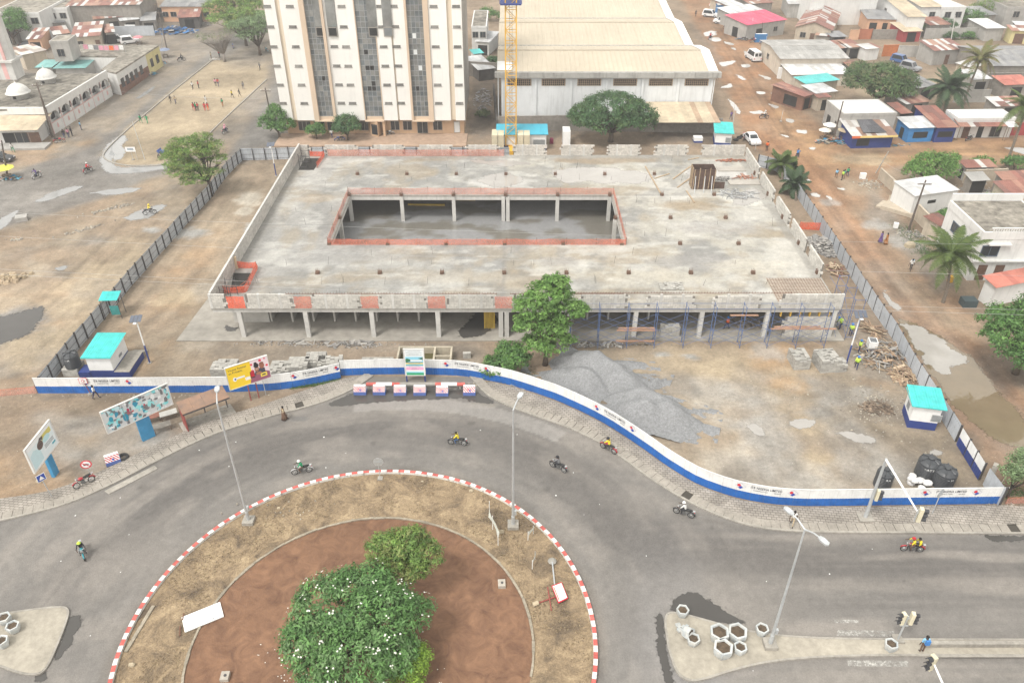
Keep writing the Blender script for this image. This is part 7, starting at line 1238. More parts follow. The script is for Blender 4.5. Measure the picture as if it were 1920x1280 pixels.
# ---- small signs
def sign(label,px,top,kind,rz=0.0,lean=(0,0),z=0.0):
 g=G(*px,z);h=max(1.2,zat(g,top)-z);root=thing('road_sign',label,'sign',g,rz);p=MB();p.cyl((0,0,0),(lean[0],lean[1],h),.035,n=6);p.build('post',GALV if kind!='redframe' else REDST,root);c=MB();c.box(-.22,-.22,0,.22,.22,.1);c.build('footing',CONC,root);o=Vector((lean[0],lean[1]-.04,h));cir=lambda r_,d:[(o.x+r_*math.cos(k*math.pi/12),o.y-d,o.z+r_*math.sin(k*math.pi/12))for k in range(24)]
 def disc(nm,r_,d,m_):q=MB();P=cir(r_,d);q.add(P+[(x,y+.02,zz)for x,y,zz in P],[tuple(range(24)),tuple(range(47,23,-1))]+[(k,24+k,24+(k+1)%24,(k+1)%24)for k in range(24)]);return q.build(nm,m_,root)
 def rc(nm,x0,z0,x1,z1,d,m_):q=MB();q.box(o.x+x0,o.y-d,o.z+z0,o.x+x1,o.y-d+.02,o.z+z1);return q.build(nm,m_,root)
 if kind=='truck':disc('plate',.45,0,LRED);disc('face',.35,.012,WHITEP);rc('truck_symbol',-.2,-.06,.08,.1,.024,INK);rc('truck_symbol',.09,-.06,.2,.04,.024,INK);q=MB();q.bar((o.x-.26,o.y-.03,o.z+.24),(o.x+.26,o.y-.03,o.z-.24),.01,.07);q.build('red_bar',LRED,root)
 elif kind=='back':disc('plate',.45,-.05,GALV);rc('rail',-.3,-.03,.3,.03,0.0,GALV)
 elif kind=='blue':rc('plate',-.36,-.36,.36,.36,0,WHITEP);rc('face',-.31,-.31,.31,.31,.012,LBLUE);q=MB();q.add([(o.x-.22,o.y-.02,o.z-.2),(o.x+.22,o.y-.02,o.z-.2),(o.x,o.y-.02,o.z+.22)],[(0,1,2)]);q.build('symbol',WHITEP,root)
 elif kind=='redframe':rc('plate',-.4,-.35,.4,.35,0,LRED);rc('face',-.35,-.3,.35,.3,.012,WHITEP);disc('symbol',.15,.05,LRED);disc('symbol_centre',.1,.06,WHITEP)
 elif kind=='tri':q=MB();P=[(-.5,-.35),(.5,-.35),(0,.5)];q.add([(o.x+x,o.y,o.z+z_)for x,z_ in P]+[(o.x+x,o.y+.02,o.z+z_)for x,z_ in P],[(0,1,2),(5,4,3),(0,3,4,1),(1,4,5,2),(2,5,3,0)]);q.build('plate',GALV,root)
 elif kind=='board':rc('plate',-.8,-.4,.8,.4,0,WHITEP);rc('print',-.5,-.15,.5,.2,.012,M('grey_ink2',(.35,.4,.45),.6));p=MB();p.cyl((.7,0,0),(.7,0,h),.03,n=5);p.build('post',GALV,root)
 return root
sign('round no-lorries sign with red ring at the left pavement',(172,896),870,'truck',.4);sign('blue square pedestrian sign leaning beside the left billboard',(98,932),893,'blue',.9,(-.15,0));sign('white sign in a red frame before the left hoarding',(170,738),713,'redframe',.1,(-.25,0));sign('round road sign seen from behind at the top of the roundabout',(713,897),866,'back',0,z=.16);sign('triangular warning sign at the tip of the sand pitch',(215,303),287,'tri');sign('white notice board at the tip of the sand pitch',(250,300),280,'board');sign('grey disc sign on the pavement beside the traffic light gantry',(1747,964),925,'back',.6);sign('small double sign standing in the dirt street crossing',(1464,228),211,'tri',1.2)
# ---- traffic lights
HSG=M('signal_cream',(.62,.57,.42),.6,.08,3);HDK=M('signal_visor',(.05,.05,.055),.5,.1)
def signal_head(root,p,rz,s=1.0):
 q=MB();rot=Matrix.Rotation(rz,3,'Z');T=lambda x,y,z:Vector(p)+rot@(Vector((x,y,z))*s);
 def bx(m_,x0,y0,z0,x1,y1,z1):vs=[T(*v)for v in((x0,y0,z0),(x1,y0,z0),(x1,y1,z0),(x0,y1,z0),(x0,y0,z1),(x1,y0,z1),(x1,y1,z1),(x0,y1,z1))];m_.add(vs,[(0,3,2,1),(4,5,6,7),(0,1,5,4),(1,2,6,5),(2,3,7,6),(3,0,4,7)])
 bx(q,-.17,-.12,-.55,.17,.12,.55);h=q.build('signal_head',HSG,root)
 for k in range(3):
  z=-.36+.36*k;v=MB();vs=[];n_=8
  for j in range(n_+1):a=math.pi*(j/n_)*1.2-.3;vs+=[T(.15*math.cos(a),-.12,z+.15*math.sin(a)),T(.15*math.cos(a),-.42,z+.15*math.sin(a))]
  v.add(vs,[(2*j,2*j+1,2*j+3,2*j+2)for j in range(n_)]);v.add([T(.14*math.cos(a*math.pi/5),-.125,z+.14*math.sin(a*math.pi/5))for a in range(10)],[tuple(range(10))]);v.build('visor',HDK,h)
 return h
g=G(1622,970,.12);h=zat(g,862);root=thing('traffic_signal','traffic light gantry with a slanting white arm before the right hoarding','traffic light',g);p=MB();p.cyl((0,0,0),(0,0,1.4),.16,.15,10);p.cyl((0,0,1.4),(0,0,h),.14,.1,10);p.build('pole',GALV,root);e=G(1722,962,h)-g;p=MB();p.cyl((0,0,h-.1),(e.x,e.y,h-.1),.1,.06,10);p.build('arm',WHITEP,root);c=MB();c.prism([(-.6,-.5),(.6,-.5),(.6,.5),(-.6,.5)],0,.12);c.build('foundation',CONC,root);signal_head(root,(e.x+.15,e.y,h-.25),R(75),1.15);signal_head(root,(.3,-.05,2.7),R(75));q=MB();q.box(-.3,.05,h-.9,-.25,.1,h+.3)if False else q.box(e.x-.12,e.y-.04,h-.9,e.x-.06,e.y+.04,h+.3);q.build('backing_rail',GALV,root)
g=G(1683,1199,.15);h=zat(g,1157);root=thing('traffic_signal','short traffic light with two heads beside the median planter','traffic light',g,0);p=MB();p.cyl((0,0,0),(0,0,h),.07,.06,8);p.build('pole',GALV,root);c=MB();c.prism([(-.4,-.3),(.4,-.3),(.3,.4),(-.3,.4)],0,.14);c.build('foundation',CONC,root);signal_head(root,(.32,0,h-.25),R(80));signal_head(root,(-.32,0,h-.25),R(-80));q=MB();q.box(-.3,-.03,h-1.1,.3,.03,h-1.05);q.box(-.3,-.03,h-.3,.3,.03,h-.25);q.build('bracket',GALV,root)
h=5.6;a=G(1752,1242,h);b_=G(1800,1350,h);g=Vector((b_.x,b_.y,0));root=thing('traffic_signal','traffic light on a white arm reaching in from the bottom edge','traffic light',g);p=MB();p.cyl((0,0,0),(0,0,h),.14,.1,10);p.build('pole',GALV,root);p=MB();p.cyl((0,0,h-.1),(a.x-g.x,a.y-g.y,h-.1),.1,.06,10);p.build('arm',WHITEP,root);signal_head(root,(a.x-g.x-.1,a.y-g.y+.1,h-.1),R(-70),1.15)
# ---- planters
def planter_mesh(r_,h):
 p=MB();p.lathe([(r_*.78,0),(r_*.95,h*.45),(r_,h*.7),(r_,h),(r_*.78,h),(r_*.72,h*.8)],6,a0=math.pi/6);s=MB();s.lathe([(r_*.77,h*.84),(0,h*.86)],6,a0=math.pi/6);return p.mesh('pot'),s.mesh('soil')
PLM=M('planter_concrete',(.55,.54,.50),.9,.15,2.5,.15,col2=(.36,.40,.42),streak=.3);PSOIL=M('planter_soil',(.13,.095,.065),1,.3,4);PB=planter_mesh(.72,.85);PS=planter_mesh(.48,.62)
for m_ in(PB,PS):m_[0].materials.append(PLM);m_[1].materials.append(PSOIL)
for px,big,lab,tilt in(((1280,1158),0,'small hexagonal planter at the tip of the median',None),((1283,1196),0,'hexagonal planter lying on its side near the median tip',(R(70),.3,.7)),((1300,1212),0,'small hexagonal planter beside the toppled one',None),((1348,1203),1,'large hexagonal planter at the back left of the median cluster',None),((1382,1202),1,'large hexagonal planter at the back right of the median cluster',None),((1355,1232),1,'largest hexagonal planter at the front of the median cluster',None),((1388,1228),0,'small hexagonal planter at the front right of the median cluster',None),((1429,1193),0,'hexagonal planter just left of the double armed lamp',None),((1671,1222),0,'hexagonal planter beside the short traffic light',None),((8,1172),0,'hexagonal planter at the back of the left traffic island',None),((24,1188),0,'hexagonal planter in the middle of the left traffic island',None),((3,1216),0,'hexagonal planter at the front of the left traffic island',None)):
 g=G(*px,.15);m_=PB if big else PS;r_=thing('planter',lab,'planter',(g.x,g.y+.3,.15),random.uniform(0,1),'hexagonal concrete planters');mk('pot',m_[0],None,r_);mk('soil',m_[1],None,r_)
 if tilt:r_.rotation_euler=tilt;r_.location.z+=.42
q=MB();g=G(1281,1178,.15)
for k in range(16):q.cbox((random.uniform(-.5,.5),random.uniform(-.35,.35),.1),(random.uniform(.1,.35),random.uniform(.1,.3),random.uniform(.08,.18)),Matrix.Rotation(random.uniform(0,3),3,'Z'))
o=stuff(q.build('planter_shards',PLM,None,g));o['label']='broken planter shards between the planters at the median tip';o['category']='rubble'
def tyre_mesh(R_=.32,r_=.12):b=MB();n_=20;m2=8;vs=[((R_-r_*0+r_*.8*math.cos(2*math.pi*j/m2))*math.cos(2*math.pi*i/n_),(R_+r_*.8*math.cos(2*math.pi*j/m2))*math.sin(2*math.pi*i/n_),r_*math.sin(2*math.pi*j/m2))for i in range(n_)for j in range(m2)];b.add(vs,[(i*m2+j,((i+1)%n_)*m2+j,((i+1)%n_)*m2+(j+1)%m2,i*m2+(j+1)%m2)for i in range(n_)for j in range(m2)]);return b
RUB=M('rubber',(.035,.034,.034),.85,.15,6);o=tyre_mesh(.42,.15).build('old_tyre',RUB,None,G(230,857,.12),0,True);tag(o,'old black tyre lying beside the single striped barrier','tyre')
for i,px in enumerate(((1392,255),(1386,258),(1380,262))):tag(tyre_mesh(.35,.14).build('old_tyre',RUB,None,G(*px,.13),0,True),('leftmost','middle','rightmost')[2-i]+' of three tyres behind the small far kiosk','tyre','tyres by the far kiosk')
# ---- bus shelter
def shelter():
 A,B,D,h=(342,777),(430,744),(325,757),2.3;a=G(*A,h);b=G(*B,h);t=Vector((b.x-a.x,b.y-a.y,0));W_=t.length;t/=W_;D_=1.7;root=thing('bus_shelter','rusty roofed bus shelter between the billboards','bus shelter',(a.x,a.y,0),math.atan2(t.y,t.x));RS=M('rusty_sheet',(.27,.165,.11),.85,.2,1.2,.25,col2=(.17,.12,.095),streak=.1)
 for k in range(4):q=MB();q.add([(W_*k/4,0,h),(W_*(k+1)/4-.02,0,h),(W_*(k+1)/4-.02,D_,h+.35),(W_*k/4,D_,h+.35),(W_*k/4,0,h-.04),(W_*(k+1)/4-.02,0,h-.04),(W_*(k+1)/4-.02,D_,h+.31),(W_*k/4,D_,h+.31)],[(0,1,2,3),(7,6,5,4),(0,4,5,1),(2,6,7,3),(1,5,6,2),(3,7,4,0)]);q.build('roof_sheet',RS,root)
 for x in(.1,W_/2,W_-.1):q=MB();q.box(x-.05,D_-.3,.1,x+.05,D_-.2,h+.27);q.build('post',POSTM,root)
 q=MB();q.box(.05,.1,.1,.15,D_-.1,h-.1);q.build('end_panel',REDST,root);q=MB();q.box(.0,-.05,h-.16,W_,.02,h-.05);q.build('front_beam',POSTM,root);q=MB();q.box(.2,D_-.75,.5,W_-.2,D_-.35,.58);q.box(.3,D_-.65,.1,.45,D_-.45,.5);q.box(W_-.45,D_-.65,.1,W_-.3,D_-.45,.5);q.build('bench',CONC,root);q=MB();q.box(-.3,-.6,0,W_+.3,D_+.2,.1);q.build('plinth',CONC,root)
shelter()
# ---- vendor tables behind the shelter
for px,lab,m_ in(((285,790),'low brown vendor table under the torn billboard',M('table_red',(.25,.11,.08),.8,.2,3)),((306,806),'rickety grey vendor table beside the blue billboard post',M('table_grey',(.26,.24,.21),.9,.2,3)),((318,783),'small tiled vendor table by the bus shelter',M('table_pale',(.45,.44,.41),.8,.15,3))):
 r_=thing('vendor_table',lab,'table',G(*px),.5);q=MB();q.box(-.8,-.4,.6,.8,.4,.66);q.build('table_top',m_,r_)
 for sx in(-.7,.7):
  for sy in(-.3,.3):q=MB();q.box(sx-.035,sy-.035,0,sx+.035,sy+.035,.6);q.build('leg',M('table_leg',(.2,.15,.11),.9,.2,3),r_)
  # ---- gravel heaps
def heap(label,px,ax,ay,h,seed,mat,peaks=3,cat='gravel heap',name='gravel_heap',rz=0.0):
 g=G(*px);n_=60;u=np.linspace(-1.2,1.2,n_);X,Y=np.meshgrid(u,u);rr=np.random.default_rng(seed);Z=np.zeros(X.shape)
 for k in range(peaks):cx,cy=rr.uniform(-.4,.4),rr.uniform(-.35,.35);Z=np.maximum(Z,1.0*rr.uniform(.65,1)-1.15*np.sqrt((X-cx)**2+(Y-cy)**2+.02))
 Z=Z*h+.3*h*(fbm(X*3,Y*3,seed)-.5);Z=np.where(Z<.02,-.06,Z);Z+=(fbm(X*30,Y*30,seed+5,2)-.5)*.06;c=np.full(X.shape+(3,),.0);c[:]=(.25,.253,.258);o=grid_obj(name,X*ax,Y*ay,Z,c,mat);o.location=g;o.rotation_euler=(0,0,rz);o['label']=label;o['category']=cat;return stuff(o)
GRV=soil_mat('gravel',22,.4,1.0,.95,spec=.2)
heap('large grey gravel heap behind the curving hoarding',(1112,714),6.2,3.6,3.4,5,GRV,5,rz=-.42);heap('second grey gravel heap nearer the curve of the hoarding',(1238,780),4.8,2.7,2.8,6,GRV,5,rz=-.35);heap('small round gravel mound right of the large heap',(1230,721),1.1,.9,.8,7,GRV,2);heap('low spill of gravel between the big heaps',(1165,688),3.4,1.3,.5,8,GRV,3)
# ---- stacks of concrete blocks
def stack(label,px,nx,ny,nz,rz=0.0,z=0.0,bl=(.42,.21,.21),holes=.06):
 r_=thing('block_stack',label,'block stack',G(*px,z),rz);b=MB();rr=random.Random(nx*7+nz+int(px[0]))
 for k in range(nz):
  for j in range(ny):
   for i in range(nx):
    if k==nz-1 and(rr.random()<.18):continue
    if k>0 and(i==nx-1 and j==0)and rr.random()<holes*3:continue
    x,y,zz=i*bl[0],j*bl[1],k*bl[2];t=rr.uniform(.58,.82);d=.008;b.box(x+d+rr.uniform(-.01,.01),y+d,zz+.004,x+bl[0]-d,y+bl[1]-d,zz+bl[2]-.003,0,(t,t,t))
 stuff(b.build('blocks',BLK,r_));return r_
stack('block stack nearest the fold in the left hoarding',(598,706),6,8,7,.1);stack('square block stack in the middle behind the left hoarding',(540,710),5,9,7,.02);stack('tall block stack left part of the rear pair behind the hoarding',(574,698),5,8,7,.05);stack('low wide block stack just right of the yellow billboard',(506,714),5,9,6,0);stack('flat block stack hidden behind the yellow billboard',(396,708),6,9,5,.0);stack('low pale block pile beside the concrete tank',(677,686),8,5,2,0);stack('tall block stack of the pair right of the scaffold',(1538,700),5,11,7,.12);stack('curved block stack left of the pair right of the scaffold',(1488,694),4,11,6,.05);stack('white block stack under the slab behind the scaffold',(1238,631),5,4,6,0,.14);stack('short block stack beside the tall stack pair',(1566,699),3,6,5,.15);stack('flat grid of blocks laid on the roof slab',(1238,545),9,8,1,0,ZS,(.3,.21,.18))
# ---- concrete tank pit
r_=thing('concrete_tank','open concrete tank with three chambers behind the project signboard','tank',G(742,700));a=G(742,700);x1=G(846,700).x-a.x;
for nm,bx in(('tank_wall',(0,0,.2,3.4)),('tank_wall',(x1-.2,0,x1,3.4)),('tank_wall',(.2,3.2,x1-.2,3.4)),('tank_wall',(.2,0,x1-.2,.2)),('tank_wall',(x1*.66,.2,x1*.66+.2,3.2)),('tank_wall',(x1*.66+.2,1.6,x1-.2,1.75))):q=MB();q.box(bx[0],bx[1],0,bx[2],bx[3],1.1);q.build(nm,M('tank_concrete',(.47,.42,.33),.95,.15,1.5,.15,streak=.25),r_)
q=MB();q.box(.21,.21,.02,x1*.66-.01,3.19,.3);q.build('standing_water',M('green_water',(.10,.09,.04),.08,.1,1),r_)
stack('small square pier of blocks right of the concrete tank',(868,672),2,3,3,0)
# ---- scaffolding
def scaffold():
 BLS=M('scaffold_blue',(.10,.16,.33),.55,.15,3,.1);xs=[6.3+3.07*k for k in range(10)];y0,y1=70.9,72.0;root=thing('scaffold','blue tubular scaffold along the right half of the building front','scaffold',(xs[0],y0,0));fm_=MB()
 for y in(0,y1-y0):fm_.cyl((0,y,0),(0,y,5.25),.034,n=6)
 for z in(.3,1.9,2.2,3.8,5.1):fm_.cyl((0,0,z),(0,y1-y0,z),.026,n=5)
 fm_.cyl((0,0,1.9),(0,y1-y0,.4),.028,n=5);FM_=fm_.mesh('frame');FM_.materials.append(BLS);br_=MB();d=3.07
 for y in(0,y1-y0):
  for z in(.35,2.25):br_.cyl((0,y,z),(d,y,z+1.5),.017,n=5);br_.cyl((0,y,z+1.5),(d,y,z),.017,n=5)
  br_.cyl((0,y,5.05),(d,y,5.05),.02,n=5)
 BR_=br_.mesh('brace');BR_.materials.append(BLS)
 for k,x in enumerate(xs):
  mk('frame',FM_,None,root,(x-xs[0]+random.uniform(-.06,.06),0,0))
  if k<9:mk('brace',BR_,None,root,(x-xs[0],random.uniform(-.03,.03),0))
 for(x0,x1,z,y)in((5.0,9.3,2.1,.2),(5.0,9.2,.75,.15),(5.2,9.1,2.16,.55),(21.5,28.6,2.3,.2),(22,27,2.36,.5),(17,20,3.9,.4)):q=MB();q.box(x0,y,z,x1,y+.28,z+.05);q.build('plank',M('scaffold_plank',(.42,.25,.17),.85,.2,2,.1),root)
 r2=thing('scaffold','blue scaffold tower at the right side wall of the building','scaffold',(36.6,72.6,0))
 for k in range(3):o=mk('frame',FM_,None,r2,(.2,2.6*k,0));o.rotation_euler=(0,0,-math.pi/2)
 for k in range(2):
  o=mk('brace',BR_,None,r2,(.25,2.6*k,0));o.rotation_euler=(0,0,math.pi/2);o.scale=(.85,1,1)
scaffold()
def small_scaffold(label,x,y,n_=2):
 r2=thing('scaffold',label,'scaffold',(x,y,ZS));q=MB()
 for i in range(n_):
  q=MB();[q.cyl((s,i*2.0,0),(s,i*2.0,2.2),.04,n=5)for s in(0,1.1)]
  for z in(.2,1.0,1.9):q.cyl((0,i*2.0,z),(1.1,i*2.0,z),.03,n=5)
  q.build('frame',POSTM,r2);q=MB();q.cyl((0,0,.3),(0,2,1.8),.025,n=5);q.cyl((0,0,1.8),(0,2,.3),.025,n=5);q.build('brace',POSTM,r2)
small_scaffold('dark scaffold frame in the front left stair opening',-31.5,73.6);small_scaffold('dark scaffold frame in the far left stair opening',-31.4,111.5)
# ---- timber, formwork and steel lying on the roof slab
PLYB=M('brown_ply',(.115,.075,.06),.8,.2,2,.12);LUM=M('lumber',(.44,.33,.22),.9,.2,3,.1)
g=G(1297,355,ZS);r_=thing('formwork_box','tall brown plywood formwork box standing on the roof slab','formwork',g);w=G(1338,355,ZS).x-g.x;hh=2.9
for nm,b_ in(('ply_panel',(0,0,w,.06)),('ply_panel',(0,2.0,w,2.06)),('ply_panel',(0,.06,.06,2.0)),('ply_panel',(w-.06,.06,w,2.0))):q=MB();q.box(b_[0],b_[1],0,b_[2],b_[3],hh);q.build(nm,PLYB,r_)
for k in range(5):q=MB();q.box(.06+k*(w-.2)/4,-.1,0,.16+k*(w-.2)/4,-.005,hh+.25*(k%2));q.build('batten',LUM,r_)
for k in range(3):q=MB();q.box(-.12,.3+k*.6,0,-.005,.42+k*.6,hh+.2);q.build('batten',LUM,r_)
for k,(x,y)in enumerate(((.3,-1.4),(1.6,-1.2),(2.6,-1.5))):q=MB();q.cyl((x,-.1,2.0),(x-.2,y,.02),.05,n=6);q.build('prop',GALV,r_)
q=MB();q.box(w+.05,.2,0,w+1.5,.3,1.0);q.build('low_panel',PLYB,r_)
def plank_at(label,p0,p1,w=.2,z=ZS+.03,mat=LUM,name='plank',cat='plank',grp='timbers lying on the roof slab'):a,b_=G(*p0,z),G(*p1,z);q=MB();d=b_-a;q.bar((0,0,0),d,w,.06);tag(q.build(name,mat,None,a+Vector((0,0,.03))),label,cat,grp)
for p0,p1,lab in(((1210,312),(1238,362),'long beam lying left of the formwork box'),((1227,335),(1255,326),'short beam lying beside the column stubs'),((1262,336),(1295,312),'thin prop leaning lines left of the formwork'),((1270,352),(1303,328),'second thin prop left of the formwork'),((1287,358),(1302,380),'short plank in front of the formwork'),((1346,320),(1398,320),'long board lying right of the formwork'),((1290,300),(1310,296),'small plank by the far parapet')):plank_at(lab,p0,p1)
for p,lab in(((1368,347,58,9),'flat plywood sheet with a dark edge near the right parapet'),((1347,322,52,6),'plywood sheet behind the flat one near the right parapet')):a=G(p[0],p[1],ZS);b_=G(p[0]+p[2],p[1],ZS);q=MB();q.box(0,0,.0,b_.x-a.x,1.6,.12);tag(q.build('plywood_sheet',M('grey_ply',(.40,.37,.33),.85,.1,2),None,a+Vector((0,0,.02))),lab,'plywood')
def litter(label,px,n_,ax,ay,L,mats,seed,z=0.0,h=.4,cat='debris',name='debris_pile',thick=(.05,.14),flat=.25):
 """a tangle of boards, bars and lumps nobody could count"""
 rr=random.Random(seed);b=MB();g=G(*px,z)
 for _ in range(n_):
  a=rr.uniform(0,6.28);d=rr.random()**.6;x,y=ax*d*math.cos(a),ay*d*math.sin(a);hz=h*(1-d)*rr.random();az=rr.uniform(0,3.14);l_=rr.uniform(.3,1)*L;e=Vector((math.cos(az)*l_,math.sin(az)*l_,rr.uniform(-flat,flat)*l_));c=rr.choice(mats);k=rr.uniform(.75,1.2);b.bar(Vector((x,y,hz+.06))-e/2,Vector((x,y,hz+.06))+e/2,rr.uniform(*thick)*(2.5 if rr.random()<.3 else 1),rr.uniform(.03,.08),0,tuple(v*k for v in c))
 o=stuff(b.build(name,M('debris',(1,1,1),.9,.15,3,.1,tint=True),None,g));o['label']=label;o['category']=cat;return o
GY_=[(.26,.25,.24),(.34,.32,.30),(.2,.19,.18),(.42,.40,.37)];WD_=[(.40,.30,.20),(.48,.38,.27),(.30,.21,.15),(.36,.25,.17)]
litter('heap of broken boards and sheets along the right fence',(1660,668),220,3.2,3.0,1.6,GY_+WD_,1,h=.9);litter('pile of pale sawn planks beside the right fence',(1634,620),40,.7,1.8,2.4,WD_,2,h=.5,cat='timber',name='timber_pile');litter('splintered timber heap behind the right kiosk',(1696,705),120,1.6,1.6,1.3,WD_,3,h=.7);litter('grey sheet debris heap between the building and right fence',(1545,462),190,1.9,3.0,1.4,GY_,4,h=1.0,thick=(.1,.4));litter('tangle of poles beside the right fence',(1574,508),90,1.4,1.8,1.6,WD_+[(.25,.13,.1)],5,h=.6);litter('loose steel props strewn beside the formwork box',(1385,365),60,3.0,1.6,2.2,[(.40,.40,.40),(.5,.5,.49),(.3,.3,.3)],6,ZS,.15,thick=(.04,.07),flat=.03,name='steel_props',cat='steel');litter('brown planks piled near the right parapet',(1398,333),16,1.6,.5,2.6,[(.36,.17,.12),(.42,.24,.17)],7,ZS,.2,flat=.03,name='timber_pile',cat='timber');litter('grey offcuts right of the formwork box',(1356,336),40,1.3,.7,1.0,GY_,8,ZS,.3,cat='offcuts');litter('scattered boards before the left building columns',(560,640),50,5,.6,1.2,GY_,9,h=.1,flat=.03);litter('scrap at the foot of the slab behind the gate',(665,645),60,3.5,.8,1.2,GY_,10,h=.15,flat=.04);litter('scrap steel and rope before the scaffold',(1110,648),70,4,.7,.8,GY_,11,h=.2);litter('small heap of brown brushwood before the right kiosk',(1645,765),90,1.5,1.0,1.2,[(.17,.13,.1),(.25,.19,.14)],12,h=.4,name='brushwood',cat='brushwood');litter('red bricks and boards by the far right parapet',(1372,302),70,2.6,.4,.5,[(.40,.17,.11),(.34,.15,.1)],13,ZS,.4,cat='bricks',name='brick_pile',thick=(.1,.2));litter('spoil and blue plastic heap by the barracks wall',(325,60),170,6,3,1.6,[(.05,.14,.32),(.2,.18,.17),(.4,.38,.36),(.06,.18,.4)],14,h=1.6,thick=(.2,.6));litter('litter along the foot of the far dark yard',(905,190),140,1.8,8,1.0,GY_+[(.5,.5,.55)],15,h=.3);litter('rubbish heap right of the barracks lane',(375,46),90,4,2.5,1.2,GY_+[(.5,.48,.45)],16,h=.6);litter('debris pile beside the inner wall under the slab',(1400,606),90,1.8,1.2,.9,[(.36,.31,.25),(.28,.25,.22)],17,.14,.9,thick=(.1,.3))
def rocks(label,px,n_,ax,ay,s,cols,seed,rot=0.0,cat='stones',name='stone_pile',z=0.0,h=.0):
 rr=random.Random(seed);b=MB();g=G(*px,z);cr,sr=math.cos(rot),math.sin(rot)
 for _ in range(n_):
  u,v=rr.gauss(0,.45)*ax,rr.gauss(0,.45)*ay;x,y=u*cr-v*sr,u*sr+v*cr;k=s*rr.uniform(.4,1.3);c=rr.choice(cols);m_=rr.uniform(.8,1.2);n2=rr.randint(5,7);pts=[(k*rr.uniform(.6,1)*math.cos(2*math.pi*i/n2),k*rr.uniform(.6,1)*math.sin(2*math.pi*i/n2))for i in range(n2)];zz=h*max(0,1-math.hypot(u/ax,v/ay))*rr.random();b.add([(x+p[0],y+p[1],zz-.02)for p in pts]+[(x+p[0]*.7,y+p[1]*.7,zz+k*rr.uniform(.4,.8))for p in pts],[(i,(i+1)%n2,n2+(i+1)%n2,n2+i)for i in range(n2)]+[tuple(range(n2,2*n2))],0,tuple(v_*m_ for v_ in c))
 o=stuff(b.build(name,M('stone',(1,1,1),.95,.15,4,.1,tint=True,bump=.3),None,g));o['label']=label;o['category']=cat
ST_=[(.42,.38,.31),(.36,.32,.27),(.30,.27,.23)];LM_=[(.46,.37,.25),(.42,.33,.23)]
rocks('curved row of pale stones on the left dirt lot',(208,392),90,4.2,.5,.22,ST_,1,.62);rocks('smaller row of stones below the curved row',(160,430),60,4.0,.5,.2,ST_,2,.7);rocks('pile of big yellowish stones at the left edge',(22,523),70,2.0,1.2,.42,LM_,3,.2,h=.7);rocks('little heap of stones on the left lot',(30,450),40,.9,.4,.16,ST_,4);rocks('rubble strewn on the verge by the leaning pole',(1712,440),260,3.0,1.6,.16,ST_+GY_,5,-.7);rocks('rubble before the corner wall by the round bush',(1630,345),160,2.0,2.2,.16,ST_,6,-.6);rocks('stones strewn around the right kiosk and heaps',(1650,760),260,5,4.5,.12,ST_,7,-.5);rocks('rubble strip under the scaffold front',(1130,646),200,6,.6,.12,GY_,8);rocks('rubble along the slab edge on the left',(600,646),220,11,.5,.1,GY_,9);rocks('stones scattered over the right yard',(1450,740),160,9,5,.07,ST_,10);rocks('gravel and stones beside the far end of the right fence',(1560,590),260,2.5,3.0,.11,GY_,11,-.5);rocks('stones along the foot of the left hoarding',(300,742),90,12,.3,.09,ST_,12);rocks('rubble at the right end of the hoarding',(1900,948),50,2.2,.4,.14,ST_,13);rocks('stones at the base of the gate signboard',(890,722),60,1.5,.6,.12,ST_,14);rocks('stones scattered on the roundabout grass',(560,960),30,6,2,.09,ST_,15,z=.17);rocks('yard rubble behind the white storehouse',(1830,358),200,3.5,1.6,.2,GY_,16)
for px,s,lab,z in(((940,998),.32,'pale stone block at the foot of the roundabout lamp',.16),((1706,463),.9,'big yellowish boulder on the verge by the leaning pole',0),((523,953),.2,'small white stone on the roundabout grass',.16),((884,921),.26,'pale block beside the roundabout kerb',.16),((792,903),.16,'little white stone near the round sign',.16),((248,1247),.3,'grey stone block at the lower left of the roundabout',.16),((74,903),.35,'loose rock on the left verge',0)):
 q=MB();n2=7;pts=[(s*(.75+.25*math.sin(k*2.3))*math.cos(2*math.pi*k/n2),s*(.6+.2*math.cos(k*1.7))*math.sin(2*math.pi*k/n2))for k in range(n2)];q.add([(x,y,0)for x,y in pts]+[(x*.95,y*.95,s*.5)for x,y in pts]+[(x*.5,y*.5,s*.85)for x,y in pts],[(k,(k+1)%n2,n2+(k+1)%n2,n2+k)for k in range(n2)]+[(n2+k,n2+(k+1)%n2,2*n2+(k+1)%n2,2*n2+k)for k in range(n2)]+[tuple(range(2*n2,3*n2))]);tag(q.build('stone',M('limestone',(.45,.38,.27),.95,.15,3),None,G(*px,z)),lab,'stone')
 # ---- roundabout: fallen boards, banner, marker blocks
def flat_board(label,px4,z,mat,txt=None,name='fallen_board',cat='board'):
 P=[G(*p,z)for p in px4];o0=P[0];r_=thing(name,label,cat,o0);q=MB();L_=[p-o0 for p in P];q.add([(p.x,p.y,.1)for p in L_]+[(p.x,p.y,.02)for p in L_],[(0,1,2,3),(7,6,5,4),(0,4,5,1),(1,5,6,2),(2,6,7,3),(3,7,4,0)]);q.build('panel',mat,r_);return r_,(lambda u,v,o_=.003:tuple((L_[0]*(1-u)+L_[1]*u)*(1-v)+(L_[3]*(1-u)+L_[2]*u)*v+Vector((0,0,.1+o_))))
r_,f=flat_board('white sign board lying flat on the roundabout at left',[(347,1186),(420,1156),(413,1129),(341,1158)],.2,WHITEP);b=MB();rr=random.Random(3)
for k in range(60):u,v=rr.choice([(rr.uniform(.8,.93),rr.uniform(.2,.8)),(rr.uniform(.08,.4),rr.uniform(.06,.3)),(rr.uniform(.45,.75),rr.uniform(.06,.14))]);b.add([f(u,v),f(u+.018,v),f(u+.018,v+.03),f(u,v+.04)],[(0,1,2,3)])
